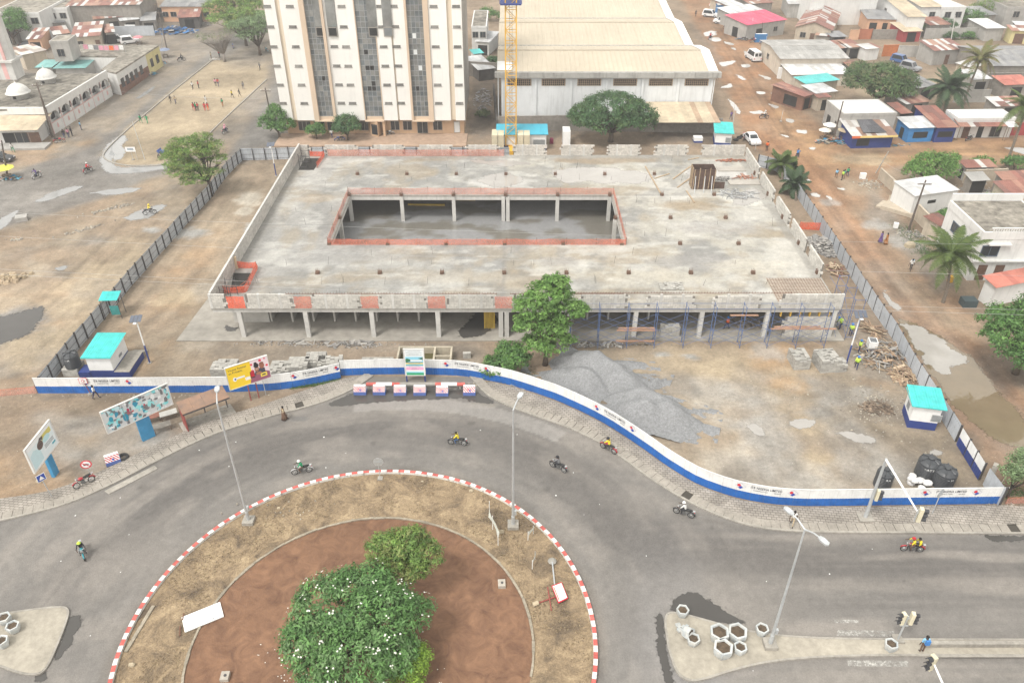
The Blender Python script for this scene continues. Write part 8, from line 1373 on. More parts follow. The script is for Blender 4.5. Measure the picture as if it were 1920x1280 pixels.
b.build('worn_print',M('faint_ink',(.33,.34,.35),.7),r_);q=MB();q.bar((-.5,.5,.1),(-.25,-.3,.1),.08,.06);q.bar((-.6,1.6,.1),(-.5,1.0,.14),.06,.06);q.build('post_stub',RUST,r_)
r_,f=flat_board('white notice with red border lying on the roundabout at right',[(1047,1131),(1065,1122),(1053,1092),(1034,1099)],.35,LRED);q=MB();q.add([f(.06,.05,.004),f(.94,.05,.004),f(.94,.95,.004),f(.06,.95,.004)],[(0,1,2,3)]);q.build('face',WHITEP,r_);q=MB()
for k in range(6):q.add([f(.3+.1*k,.15,.008),f(.34+.1*k,.15,.008),f(.34+.1*k,.85,.008),f(.3+.1*k,.85,.008)],[(0,1,2,3)])
q.build('text_lines',MATS['grey_ink'],r_);q=MB();q.add([f(.1,.1,.007),f(.2,.1,.007),f(.2,.9,.007),f(.1,.9,.007)],[(0,1,2,3)]);q.build('red_band',M('orange_band',(.6,.2,.12),.7),r_)
a=G(1040,1097,.25)-G(1047,1131,.35);q=MB();q.cyl((a.x,a.y,0),(a.x-.1,a.y+2.1,.05),.06,n=6);q.build('post',GALV,r_);q=MB();q.lathe([(.3,0),(.36,.1),(.2,.25),(0,.28)],8,(a.x-.1,a.y+2.3,-.15));q.build('footing',RAW,r_);q=MB();q.bar((-1.6,.05,-.05),(-.2,.6,0),.07,.07);q.bar((-.75,1.5,0),(-.55,-.6,0),.07,.07);q.build('frame_bar',REDST,r_);q=MB();q.cyl((-1.9,-.1,.0),(-1.5,.1,.0),.17,n=8);q.build('footing',M('pale_footing',(.48,.4,.28),.95),r_)
for px,lab in(((941,1102),'square concrete marker block on the red soil at right'),((421,1277),'square concrete marker block at the bottom of the red soil')):r_=thing('marker_block',lab,'block',G(*px,.17),.05,'marker blocks');q=MB();q.prism([(-.28,-.05),(.28,-.05),(.28,.6),(-.28,.6)],0,.3);q.build('block',M('marker_concrete',(.47,.43,.37),.95,.15,4),r_);q=MB();q.lathe([(.1,.3),(.1,.34),(0,.34)],10,(.03,.27,0));q.build('bolt',POSTM,r_)
def banner(label,pxs,h,mat):
 P=[G(*p,.16)for p in pxs];o0=P[0];r_=thing('banner',label,'banner',o0);q=MB();n_=len(P);vs=[]
 for i,p in enumerate(P):d=p-o0;vs+=[(d.x,d.y,h*.5+.1*math.sin(i)),(d.x+.12*math.sin(i*2),d.y,h)]
 q.add(vs,[(2*i,2*i+2,2*i+3,2*i+1)for i in range(n_-1)]);q.build('cloth',mat,r_,smooth=True)
 for i in(0,n_//2,n_-1):d=P[i]-o0;s=MB();s.cyl((d.x,d.y,0),(d.x,d.y,h+.1),.03,n=5);s.build('stake',WHITEP,r_)
BAN=M('banner_cloth',(.68,.72,.66),.8,.1,2)
banner('twisted white banner on stakes near the upper right roundabout kerb',[(918,965),(916,982),(924,992),(930,1004),(934,1022)],1.5,BAN);banner('small white placard on stakes right of the roundabout lamp',[(990,1012),(1000,1000)],.9,BAN);banner('narrow pale placard on a stake on the roundabout',[(998,1066),(1003,1048)],.9,BAN)
tr=MB();a=G(236,1222,.16);b_=G(288,1136,.16);tr.bar((0,0,.05),(b_-a)+Vector((0,0,.05)),.25,.1);tag(tr.build('loose_kerb_slab',MATS['edging_concrete'],None,a),'loose kerb slab lying inside the left kerb of the roundabout','slab')
# ---- poles and wires
WOODP=M('pole_wood',(.17,.14,.12),.95,.2,3,.1);CONP=M('pole_concrete',(.42,.40,.37),.9,.1,2)
def pole(label,px,top,h,mat=WOODP,r0=.16,cross=False,group='utility poles'):
 g=G(*px);t_=G(*top,h);root=thing('utility_pole',label,'pole',g,0,group);d=t_-g;d.x=max(-2.5,min(2.5,d.x));d.y=max(-2,min(2,d.y));q=MB();q.cyl((0,0,0),(d.x,d.y,h),r0,r0*.65,8);q.build('shaft',mat,root)
 if cross:q=MB();q.box(d.x-.9,d.y-.06,h-.6,d.x+.9,d.y+.06,h-.48);q.build('crossarm',mat,root);q=MB();[q.cyl((d.x+x,d.y,h-.48),(d.x+x,d.y,h-.3),.05,n=6)for x in(-.8,0,.8)];q.build('insulators',WHITEP,root)
 return Vector((g.x+d.x,g.y+d.y,h))
pole('thick wooden pole in front of the mosque corner',(104,262),(68,155),9.5,cross=True);pole('second wooden pole close beside the mosque corner pole',(98,258),(76,180),7.5);pole('wooden pole at the left edge by the yellow umbrella',(14,330),(-6,270),6.5);pole('tall wooden pole behind the flat roofed terrace building',(313,92),(297,20),8.5,cross=True);pole('white lamp pole beside the terrace building',(303,92),(297,60),5,GALV,.06);pole('wooden pole with transformer at the left of the tower',(512,240),(497,165),7.5,cross=True);pole('thin white flag pole at the tip of the sand pitch',(272,300),(248,228),6.0,GALV,.05);pole('dark pole leaning beside the beige wall on the right',(1703,432),(1736,338),8.0,cross=True);pole('wooden pole before the flat concrete shop',(1562,264),(1581,190),7.5);pole('white street lamp pole on the upper side street',(1783,76),(1791,30),6.0,WHITEP,.12);pole('short leaning post by the corner wall',(1642,325),(1666,284),4.0,CONP,.1);pole('white pole beside the pink roofed shop',(1408,72),(1412,34),4.5,WHITEP,.06);pole('wooden pole in front of the pink roofed shop',(1428,78),(1430,42),4.5,WOODP,.1);pole('thin pole at the corner of the cream school building',(1433,95),(1438,68),3.6,WHITEP,.05);pole('pale pole by the far right corner of the site',(1416,282),(1419,262),2.4,WHITEP,.06);pole('leaning bamboo pole at the bottom right by the young tree',(1878,905),(1920,760),5.0,M('bamboo',(.5,.45,.36),.8),.04);pole('slim white pole right of the warehouse',(1374,238),(1378,196),4.6,WHITEP,.06);pole('pale lamp pole behind the compound wall',(1736,50),(1742,26),4.0,WHITEP,.06)
def wire(label,p0,p1,z=9.0,sag=1.2):
 a,b_=G(*p0,z),G(*p1,z);q=MB();n_=28;q.tube([a.lerp(b_,i/n_)-a+Vector((0,0,-sag*4*(i/n_)*(1-i/n_)))for i in range(n_+1)],.011,4);tag(q.build('overhead_wire',M('wire',(.45,.45,.44),.5),None,a),label,'wire','overhead wires')
wire('highest overhead wire crossing the courtyard of the site',(-120,392),(2050,462),sag=.6);wire('second overhead wire crossing the roof slab',(-120,436),(2050,520),sag=.6);wire('third overhead wire, low over the building front',(-120,498),(2050,584),sag=.5);wire('lowest overhead wire before the tall tree',(-120,508),(2050,594),sag=.4)
wire('sagging wire from the mosque pole across the sand pitch',(68,150),(497,185),8.0,.9);wire('wire from the leaning pole to the upper right',(1736,338),(1650,300),8.0,.3)
# ================================================================== PEOPLE
SKIN=M('skin',(.085,.05,.035),.6,.1,4);HAIR=M('hair',(.015,.013,.012),.8)
CL=lambda n,c:M('cloth_'+n,c,.85,.12,5,.08)
CLOTH={n:CL(n,c)for n,c in dict(white=(.72,.72,.70),yellow=(.78,.62,.04),green=(.02,.32,.14),grey=(.20,.20,.21),black=(.03,.03,.035),blue=(.06,.22,.55),lblue=(.25,.52,.75),navy=(.03,.04,.12),red=(.55,.04,.05),pink=(.66,.30,.38),purple=(.16,.10,.28),orange=(.72,.15,.04),ochre=(.42,.19,.07),tan=(.45,.36,.24),hivis=(.55,.78,.10),jeans=(.07,.13,.26),brown=(.15,.09,.06),teal=(.04,.30,.28)).items()}
def body_mesh(kind):
 """one continuous skinned body; x forward, z up"""
 V=[];E=[];Rr=[];B_=[]
 def v(p,r_,par=None,tag_=0):
  V.append(p);Rr.append(r_ if hasattr(r_,'__len__')else(r_,r_));B_.append(tag_)
  if par is not None:E.append((par,len(V)-1))
  return len(V)-1
 ride=kind in('ride','sit')
 if ride:T=[(-.12,0,.84),(-.06,0,1.0),(.03,0,1.2),(.08,0,1.36),(.12,0,1.46),(.13,0,1.55)]
 elif kind=='bend':T=[(-.1,0,.9),(.02,0,1.05),(.18,0,1.22),(.28,0,1.34),(.36,0,1.4),(.42,0,1.45)]
 else:T=[(0,0,.93),(0,0,1.1),(0,0,1.3),(.01,0,1.47),(.03,0,1.57),(.025,0,1.66)]
 p0=v(T[0],(.16,.12),None,2);p1=v(T[1],(.14,.105),p0,1);p2=v(T[2],(.165,.115),p1,1);p3=v(T[3],.055,p2,0);p4=v(T[4],.085,p3,0);p5=v(T[5],.078,p4,0);v((T[4][0]+.105,0,T[4][2]-.005),.017,p4,0)
 for s in(-1,1):
  v((T[4][0],s*.095,T[4][2]),.015,p4,0);sh=v((T[2][0]+.01,s*.19,T[2][2]+.09),.065,p2,1);ph=s
  if kind=='ride':el,wr,pa=(.27,s*.3,1.04),(.44,s*.29,1.0),(.5,s*.28,1.01)
  elif kind=='sit':el,wr,pa=(.12,s*.28,.98),(.28,s*.17,.95),(.34,s*.13,.95)
  elif kind=='bend':el,wr,pa=(.34,s*.24,1.02),(.46,s*.16,.86),(.5,s*.13,.8)
  elif kind=='walk':el,wr,pa=(-.06-.13*s,s*.25,1.13),(.04-.22*s,s*.27,.9),(.08-.25*s,s*.27,.82)
  else:el,wr,pa=(-.03,s*.25,1.13),(.04,s*.27,.88),(.06,s*.27,.8)
  e_=v(el,.047,sh,1);w_=v(wr,.031,e_,0);h_=v(pa,(.038,.024),w_,0);d=Vector(pa)-Vector(wr);d.normalize();sd_=Vector((0,1,0))if abs(d.y)<.7 else Vector((1,0,0));curl=Vector((0,-s*.015,-.02))
  for k,l_ in enumerate((.075,.085,.08,.062)):q=Vector(pa)+d*.02+sd_*(.021*(k-1.5));f1=v(tuple(q+d*l_*.55+curl*.3),.0095,h_,0);v(tuple(q+d*l_+curl),.008,f1,0)
  t1=v(tuple(Vector(pa)-d*.015+Vector((.03,-s*.012,0))),.011,h_,0);v(tuple(Vector(pa)+d*.03+Vector((.045,-s*.015,-.01))),.009,t1,0)
  hz=T[0];hp=v((hz[0],s*.095,hz[2]-.05),.088,p0,2)
  if ride:kn,an,to=(.24,s*.2,.72),(.1,s*.21,.34),(.27,s*.22,.3)
  elif kind=='walk':kn,an,to=(.04+.17*s,s*.09,.51),(-.02+.28*s,s*.09,.1+(.06 if s<0 else 0)),(.15+.28*s,s*.1,.045+(.02 if s<0 else 0))
  else:kn,an,to=(.02,s*.1,.5),(-.02,s*.1,.08),(.15,s*.11,.04)
  k_=v(kn,.06,hp,2);a_=v(an,.042,k_,2);v(to,.038,a_,3)
 me=bpy.data.meshes.new('sk');me.from_pydata(V,E,[]);o=bpy.data.objects.new('sk',me);C.objects.link(o);sm_=o.modifiers.new('s','SKIN');ss=o.modifiers.new('d','SUBSURF');ss.levels=1
 for i,sv in enumerate(me.skin_vertices[0].data):sv.radius=Rr[i];sv.use_root=(i==0)
 r_=bpy.data.meshes.new_from_object(o.evaluated_get(bpy.context.evaluated_depsgraph_get()));bpy.data.objects.remove(o);P=np.array(V);seg=[(np.array(V[a]),np.array(V[b]),B_[b])for a,b in E];mi=[]
 for f in r_.polygons:
  c=np.array(f.center);best=(9,0)
  for a,b,t_ in seg:ab=b-a;u=np.clip(np.dot(c-a,ab)/max(np.dot(ab,ab),1e-9),0,1);d_=np.linalg.norm(c-a-ab*u);best=min(best,(d_,t_))
  mi.append(best[1])
 r_.materials.clear()
 for m_ in(SKIN,CLOTH['white'],CLOTH['navy'],CLOTH['black']):r_.materials.append(m_)
 r_.polygons.foreach_set('material_index',mi);r_.polygons.foreach_set('use_smooth',[True]*len(mi));r_.name='body';return r_,T
BODY={k:body_mesh(k)for k in('stand','walk','ride','sit','bend')}
def cap_mesh(kind):
 b=MB();r_=.112 if kind=='hair' else .135;pr=[(r_*.98,-.02)]+[(r_*math.cos(a),r_*math.sin(a))for a in(.3,.7,1.1,1.4)]+[(0,r_)];b.lathe(pr,12)
 if kind=='helmet':b.lathe([(r_*1.22,-.01),(r_*.98,.02)],12)
 return b.mesh(kind,True)
CAPS={k:cap_mesh(k)for k in('hair','helmet')}
for k in CAPS:CAPS[k].materials.append(HAIR)
ey=MB()
for s in(-.035,.035):ey.cbox((.088,s,.012),(.012,.02,.012))
EYES=ey.mesh('eyes');EYES.materials.append(VOID);sk_=MB();sk_.lathe([(.17,1.0),(.2,.8),(.24,.45),(.28,.14),(.26,.14),(.15,.98)],12);SKIRT=sk_.mesh('skirt',True);SKIRT.materials.append(CLOTH['purple']);vs_=MB();vs_.lathe([(.2,-.02),(.205,.2),(.2,.38),(.1,.44)],12);VEST=vs_.mesh('vest',True);VEST.materials.append(CLOTH['hivis'])
bs_=MB();bs_.cbox((-.2,0,1.25),(.14,.3,.4));BAG=bs_.mesh('backpack');BAG.materials.append(CLOTH['blue'])
def person(label,px,rz,shirt,legs,pose='stand',z=0.0,cap=None,s=1.0,skirt=None,vest=None,group=None,at=None,bag=None):
 g=G(*px,z)if at is None else Vector(at);me,T=BODY[pose];root=thing('person',label,'person',g,rz,group);root.scale=(s,s,s);o=mk('body',me,None,root);ovr(o,CLOTH[shirt],1);ovr(o,CLOTH[legs],2)
 h=mk('helmet' if cap else 'hair',CAPS['helmet' if cap else 'hair'],None,root,(T[4][0]-.012,0,T[4][2]+.025))
 if cap:ovr(h,CLOTH[cap])
 mk('eyes',EYES,None,root,(T[4][0],0,T[4][2]))
 if skirt:q=mk('skirt',SKIRT,None,root);ovr(q,CLOTH[skirt])
 if vest:q=mk('vest',VEST,None,root,(T[1][0],0,T[1][2]-.12));q.scale=(.85,1.0,1);ovr(q,CLOTH[vest])
 if bag:q=mk('backpack',BAG,None,root);ovr(q,CLOTH[bag])
 return root
 # ================================================================== MOTORCYCLES
CHR=M('chrome',(.6,.6,.6),.25,.05,4,metal=.8);ENG=M('engine_grey',(.14,.14,.14),.5,.2,6);SEATM=M('seat_vinyl',(.03,.03,.03),.6)
MPAINT={n:M('moto_'+n,c,.35,.06,4,spec=.5)for n,c in dict(red=(.40,.03,.04),black=(.04,.04,.045),blue=(.04,.10,.34),silver=(.5,.5,.5),teal=(.03,.3,.36)).items()}
def make_moto():
 root=thing('motorcycle','x','motorcycle',(0,0,0));wt=tyre_mesh(.265,.05);wt.v=[(x,z,y)for x,y,z in wt.v];TW_=wt.mesh('tyre',True);TW_.materials.append(RUB);rm2=MB()
 for k in range(10):a=k*math.pi/5;rm2.bar((0,0,0),(.23*math.cos(a),0,.23*math.sin(a)),.012,.012)
 rm2.cyl((0,-.06,0),(0,.06,0),.055,n=8);rm2.tube([(.235*math.cos(k*math.pi/8),0,.235*math.sin(k*math.pi/8))for k in range(17)],.016,5,caps=False);RM2=rm2.mesh('rim');RM2.materials.append(CHR)
 for x in(.62,-.62):w=bpy.data.objects.new('wheel',TW_);C.objects.link(w);w.parent=root;w.location=(x,0,.31);mk('rim',RM2,None,w)
 def p(nm,f,m_,sm_=False):b=MB();f(b);return b.build(nm,m_,root,smooth=sm_)
 p('frame',lambda b:(b.tube([(.42,0,.82),(.2,0,.62),(-.25,0,.62),(-.6,0,.66)],.03,6),b.tube([(.4,0,.78),(.2,0,.3),(-.2,0,.27),(-.62,0,.31)],.026,6)),ENG);p('fork',lambda b:[b.cyl((.62,s,.31),(.4,s*.9,.95),.026,n=6)for s in(-.09,.09)],CHR);p('engine',lambda b:(b.cbox((.05,0,.4),(.32,.24,.26)),b.cyl((.08,0,.5),(.16,0,.66),.09,n=8)),ENG)
 p('tank',lambda b:b.tube([(.4,0,.78),(.32,0,.8),(.15,0,.81),(.0,0,.77),(-.06,0,.74)],[.05,.125,.14,.11,.05],10),MPAINT['red'],True);p('seat',lambda b:b.tube([(-.02,0,.78),(-.2,0,.79),(-.5,0,.82),(-.72,0,.85)],[.07,.11,.11,.06],8),SEATM,True)
 p('handlebar',lambda b:b.tube([(.3,-.36,1.0),(.38,-.2,1.02),(.4,0,.98),(.38,.2,1.02),(.3,.36,1.0)],.016,6),CHR);p('headlight',lambda b:b.tube([(.45,0,.9),(.52,0,.9),(.56,0,.9)],[.06,.095,.09],10),CHR);p('front_mudguard',lambda b:b.tube([(.62+.34*math.cos(a),0,.31+.34*math.sin(a))for a in(.5,1.0,1.6,2.2)],.05,6),MPAINT['red'],True);p('rear_mudguard',lambda b:b.tube([(-.62+.35*math.cos(a),0,.31+.35*math.sin(a))for a in(1.2,1.8,2.5,3.0)],.06,6),MPAINT['red'],True);p('exhaust',lambda b:b.tube([(.15,-.12,.35),(-.1,-.15,.26),(-.7,-.17,.34)],[.025,.03,.045],8),CHR);p('tail_rack',lambda b:b.bar((-.7,0,.84),(-.92,0,.86),.2,.03),CHR);p('tail_light',lambda b:b.cbox((-.88,0,.74),(.05,.12,.07)),LRED);p('mirrors',lambda b:[b.cbox((.36,s*.3,1.16),(.02,.12,.08))or b.cyl((.36,s*.26,1.02),(.36,s*.3,1.14),.009,n=4)for s in(-1,1)],ENG);return root
MOTO=make_moto();first_m=[True]
def moto(label,px,rz,paint='red',z=0.012,group='motorcycles',rider=None,lean=0.0):
 g=G(*px,z);parts={}
 if first_m[0]:o=MOTO;o.location=g;o.rotation_euler=(0,0,rz);o['label']=label;o['group']=group;parts={};KIDS[MOTO.name]=[(k,kids(k))for k in kids(MOTO)];[parts.setdefault(k.name.split('.')[0],[]).append(k)for k,_ in KIDS[MOTO.name]];first_m[0]=False
 else:o=copy_tree(MOTO,g,rz,label,group,parts)
 for n in('tank','front_mudguard','rear_mudguard'):
  for k in parts.get(n,[]):ovr(k,MPAINT[paint])
 if lean:o.rotation_euler=(lean,0,rz)
 for r_ in rider or[]:
  lab,shirt,legs,cap,pose,dx=r_;person(lab,None,rz,shirt,legs,pose,cap=cap,at=(g.x+dx*math.cos(rz),g.y+dx*math.sin(rz),z+.02),group='motorcycle riders')
 return o
moto('black and red motorcycle heading left in the middle of the ring road',(858,834),math.pi-.15,'black',rider=[('rider in yellow shirt and blue jeans in the middle of the ring road','yellow','jeans',None,'ride',0)])
moto('silver motorcycle heading left just above the roundabout kerb',(567,887),-2.86,'silver',rider=[('rider in green shirt and white cap above the roundabout kerb','green','brown','white','ride',0)])
moto('dark motorcycle heading up and left, right of the roundabout lamp',(1046,880),2.5,'black',rider=[('rider in grey right of the upper roundabout lamp','grey','black','black','ride',0)])
moto('dark motorcycle stopped at the pavement edge below the hoarding curve',(1140,845),2.43,'red',rider=[('rider in yellow stopped at the pavement edge','yellow','black','black','ride',0)])
moto('black motorcycle heading left beside the right pavement',(1281,966),2.7,'black',rider=[('rider in white shirt and white helmet beside the right pavement','white','black','white','ride',0)])
moto('red motorcycle carrying two people on the right street',(1708,1033),3.05,'red',rider=[('driver in yellow with a red helmet on the right street','yellow','brown','red','ride',.05),('passenger in yellow behind the red helmeted driver','yellow','black',None,'sit',-.42)])
moto('motorcycle coming towards the lower left on the ring road',(158,1040),-1.03,'teal',rider=[('rider in black with a yellow helmet at the lower left','black','grey','hivis','ride',0)])
moto('red motorcycle parked on the pavement below the no-lorries sign',(160,909),-2.39,'red',z=.12,lean=.12)
for lab,px,rz,c,rl_ in(('motorcycle splashing through the puddle on the left dirt lot',(282,402),.3,'black',('rider in yellow on the left dirt lot','yellow','grey','yellow')),('motorcycle near the end of the sand pitch',(166,323),1.2,'red',('rider in bright red near the sand pitch','red','brown','white')),('motorcycle at the left near the yellow umbrella',(70,334),-1.9,'silver',('rider in dark purple at the left','purple','navy',None)),('motorcycle on the lane left of the tower',(423,250),1.3,'black',('rider in pink on the lane left of the tower','pink','navy','pink')),('motorcycle on the wide dirt street',(1432,223),.1,'black',('rider in white on the wide dirt street','white','black','white')),('motorcycle behind the young palms',(1494,296),.9,'black',('rider in blue behind the young palms','blue','navy',None)),('motorcycle by the large white puddle at the top of the street',(1331,74),.8,'red',('rider in red by the large puddle','red','black',None)),('motorcycle on the far street beside the bare thorn tree',(341,115),.7,'black',('rider in black on the far street','black','black',None))):moto(lab,px,rz,c,rider=[(*rl_,'ride',0)])
for lab,px,rz,c in(('silver motorcycle parked at the tower entrance',(730,254),.1,'silver'),('blue motorcycle parked under the round dark tree',(637,266),-2.8,'blue'),('red motorcycle parked beside the mosque corner',(113,268),.3,'red'),('motorcycle parked before the long white flat roofed house',(1815,264),.5,'black'),('motorcycle parked under the thorn tree',(437,91),1.9,'blue'),('motorcycle parked by the tower side tree',(500,98),2.2,'teal'),('motorcycle parked beside the white car at the gate',(1394,262),1.2,'black'),('first motorcycle parked below the pink roofed shop',(1395,77),.2,'black'),('second motorcycle parked below the pink roofed shop',(1412,80),.1,'red'),('third motorcycle parked below the pink roofed shop',(1430,83),.15,'silver'),('motorcycle parked beside the cream school building',(1438,98),1.4,'silver')):moto(lab,px,rz,c,0,'parked motorcycles',lean=.1)
# people on foot
P_=person
P_('man in white shirt and dark trousers walking past the left hoarding',(181,747),.15,'white','navy','walk');P_('woman in patterned dark dress stepping onto the ring road',(534,787),.2,'tan','brown','walk',skirt='brown');P_('person in blue shirt with a backpack standing on the median',(1727,1221),1.6,'lblue','brown','stand',.15,bag='blue',s=1.05);P_('man in white shirt and tan trousers on the right pavement',(1484,984),-2.0,'white','tan','walk',.12)
for lab,px,rz,vest,z,pose in(('worker in orange vest and blue helmet under the slab',(1362,617),2.8,'orange',.14,'walk'),('worker in green vest nearest the solar lamp',(1593,630),.9,'hivis',0,'stand'),('worker in green vest beside the white generator box',(1609,661),-.4,'hivis',0,'stand'),('worker in green vest standing among the rubble',(1604,692),1.2,'hivis',0,'walk'),('worker in green vest at the scaffold tower',(1574,617),2.4,'hivis',0,'bend'),('worker in green vest at the door of the blue roofed office',(987,272),-1.6,'hivis',0,'stand')):P_(lab,px,rz,'hivis' if vest=='hivis' else 'orange','navy',pose,z,cap='blue',vest=vest,group='site workers')
P_('man in orange vest standing at the far right site corner',(1437,283),-1.7,'orange','black','stand',vest='orange');P_('man in green safety vest standing in the dirt crossing',(1578,338),2.6,'hivis','black','stand',vest='hivis');P_('woman in purple dress walking on the dirt street',(1650,455),1.9,'purple','purple','walk',skirt='purple');P_('woman in orange dress walking on the dirt street',(1660,458),1.9,'ochre','ochre','walk',skirt='ochre');P_('person in white shirt with a blue bag walking below the coconut palm',(1706,507),-2.2,'white','black','walk',bag='lblue')
for lab,px,s_,l_ in(('schoolchild in blue shirt at the left of the group of three',(1567,334),'lblue','brown'),('schoolchild in green in the middle of the group of three',(1581,335),'teal','brown'),('schoolchild in green at the right of the group of three',(1588,331),'green','navy')):P_(lab,px,1.4,s_,l_,'walk',s=.9,group='schoolchildren on the crossing')
P_('person in purple walking beside the warehouse corner',(1370,225),1.7,'purple','navy','walk');P_('man in white crossing the street from the lean-to shop',(26,286),-.6,'white','green','walk');P_('person in white by the trees at the tower',(623,260),1.4,'white','navy','walk');P_('man in dark clothes at the top of the wide street',(1304,32),1.4,'black','black','walk')
KG='people playing on the sand pitch'
for lab,px,a,b_ in(('player in white at the upper left of the pitch',(362,168),'white','black'),('player in red beside the white one at the upper left',(373,166),'red','black'),('left one of two pink players at the top of the pitch',(405,162),'pink','black'),('right one of two pink players at the top of the pitch',(410,162),'red','navy'),('player in grey at the right edge of the pitch',(457,168),'grey','grey'),('player in yellow at the right of the pitch',(436,184),'yellow','black'),('player in black beside the motorbike lane',(450,182),'black','black'),('player in black at the left of the pitch',(321,194),'black','black'),('player in tan at the left of the pitch',(330,195),'tan','navy'),('tall player in white in the middle of the pitch',(387,195),'white','white'),('first player from the left of the trio in the middle',(364,208),'red','red'),('second player of the trio in the middle',(368,208),'green','black'),('third player of the trio in the middle',(372,208),'red','black'),('left player of the red pair in the middle',(385,208),'red','red'),('right player of the red pair in the middle',(391,208),'red','orange'),('player in green alone at the right of the middle',(418,200),'green','ochre'),('left child in green at the pitch corner',(265,231),'green','green'),('right child in green at the pitch corner',(277,232),'green','green'),('person in dark clothes beside the lane at the tower',(488,132),'grey','black')):P_(lab,px,random.uniform(-3,3),a,b_,random.choice(['walk','stand']),s=.95,group=KG)
for lab,px,a,b_ in(('man in dark clothes at the mosque corner',(122,260),'black','navy'),('man in pink shirt in the group by the mosque',(130,258),'pink','navy'),('man in black in the group by the mosque',(136,255),'black','black'),('man in blue walking along the mosque wall',(153,244),'lblue','navy'),('person standing at the lean-to shop counter',(74,256),'grey','black'),('person in olive at the far end of the pitch',(397,112),'tan','brown'),('person in red at the bare thorn tree',(412,108),'red','black')):P_(lab,px,random.uniform(-3,3),a,b_,'stand',group='people near the mosque street')
# ================================================================== CARS, VANS, TRICYCLES
CPAINT={n:M('car_'+n,c,.3,.03,3,spec=.5)for n,c in dict(white=(.74,.74,.74),black=(.03,.032,.036),grey=(.25,.26,.28),blue=(.06,.12,.28)).items()};TARP=M('tarp',(.33,.33,.29),.85,.15,2)
def car(label,px,rz,kind='sedan',paint='white',name=None):
 g=G(*px);L,Wd,H_=dict(sedan=(4.3,1.72,1.42),suv=(4.3,1.8,1.8),van=(4.9,1.9,2.25),pickup=(4.9,1.8,1.72),truck=(5.4,2.0,2.3))[kind];root=thing(name or dict(sedan='car',suv='off_roader',van='van',pickup='pickup',truck='truck')[kind],label,dict(sedan='car',suv='car',van='van',pickup='pickup',truck='truck')[kind],g,rz,'parked vehicles');P=CPAINT[paint];h,w=L/2,Wd/2;belt=.92 if kind!='van' else 1.15
 prof=dict(sedan=[(-h,.35),(-h,.82),(-h+.2,.9),(h-1.0,.9),(h-.15,.74),(h,.6),(h,.3)],suv=[(-h,.4),(-h,.95),(h-1.0,1.0),(h-.1,.9),(h,.7),(h,.38)],van=[(-h,.35),(-h,1.15),(h-.9,1.15),(h-.1,.9),(h,.7),(h,.35)],pickup=[(-h,.4),(-h,.95),(h-1.1,.98),(h-.1,.88),(h,.7),(h,.38)],truck=[(-h,.5),(-h,.95),(h-1.2,1.05),(h-.1,.95),(h,.8),(h,.45)])[kind];n_=len(prof);b=MB()
 sec=[(x,-w,z)for x,z in prof]+[(x,w,z)for x,z in prof];b.add(sec,[tuple(range(n_)),tuple(range(2*n_-1,n_-1,-1))]+[(i,n_+i,n_+(i+1)%n_,(i+1)%n_)for i in range(n_)]);b.build('body',P,root)
 cb=dict(sedan=(-h+.55,h-1.15,-h+1.1,h-1.95),suv=(-h+.05,h-1.1,-h+.25,h-1.75),van=(-h,h-.85,-h+.12,h-1.5),pickup=(-.35,h-1.15,-.2,h-1.8),truck=(.6,h-1.1,.7,h-1.5))[kind];zt=H_ if kind!='truck' else 1.9;x0,x1,t0,t1=cb;wt=w*.8;z0=belt-.04;c=MB();c.add([(x0,-w*.96,z0),(x1,-w*.96,z0),(x1,w*.96,z0),(x0,w*.96,z0),(t0,-wt,zt),(t1,-wt,zt),(t1,wt,zt),(t0,wt,zt)],[(4,5,6,7),(0,1,5,4),(1,2,6,5),(2,3,7,6),(3,0,4,7)]);c.build('cabin',P,root)
 def glass(nm,a,b_,c_,d,k=.82):ctr=(Vector(a)+Vector(b_)+Vector(c_)+Vector(d))/4;nr=(Vector(b_)-Vector(a)).cross(Vector(d)-Vector(a)).normalized()*.012;q=MB();q.add([ctr+(Vector(p)-ctr)*k+nr for p in(a,b_,c_,d)],[(0,1,2,3)]);q.build(nm,GLASSD,root)
 A=[(x0,-w*.96,z0),(x1,-w*.96,z0),(x1,w*.96,z0),(x0,w*.96,z0),(t0,-wt,zt),(t1,-wt,zt),(t1,wt,zt),(t0,wt,zt)];glass('windscreen',A[1],A[2],A[6],A[5],.86)
 if kind=='van':
  for s in(-1,1):q=MB();q.box(x0-.02,s*.42-.3,1.3,x0+.06,s*.42+.3,1.95);q.build('rear_window',GLASSD,root)
 else:glass('rear_window',A[3],A[0],A[4],A[7]);
 glass('side_window',A[0],A[1],A[5],A[4]);glass('side_window',A[2],A[3],A[7],A[6])
 for sx in(-1,1):
  for sy in(-1,1):q=MB();q.cyl((0,-.1,0),(0,.1,0),.33,n=14);t_=q.build('wheel',RUB,root,(sx*(h-.85),sy*(w-.08),.33));q=MB();q.cyl((0,-.11,0),(0,.11,0),.19,n=10);q.build('rim',GALV,t_)
 for sy in(-1,1):q=MB();q.cbox((h-.02,sy*(w-.25),.68),(.06,.34,.14));q.build('headlight',LENS,root);q=MB();q.cbox((-h,sy*(w-.15),.8),(.05,.2,.2));q.build('tail_light',LRED,root)
 if kind in('pickup','truck'):
  q=MB()
  if kind=='truck':q.tube([(-h+.05,0,1.65),(-h+.1,0,1.66),(.45,0,1.66),(.5,0,1.65)],[.9,.98,.98,.9],10);q.build('canvas_cover',TARP,root)
  else:q.box(-h+.05,-w+.1,.7,-.4,w-.1,.98);q.build('load_bed',ENG,root)
 return root
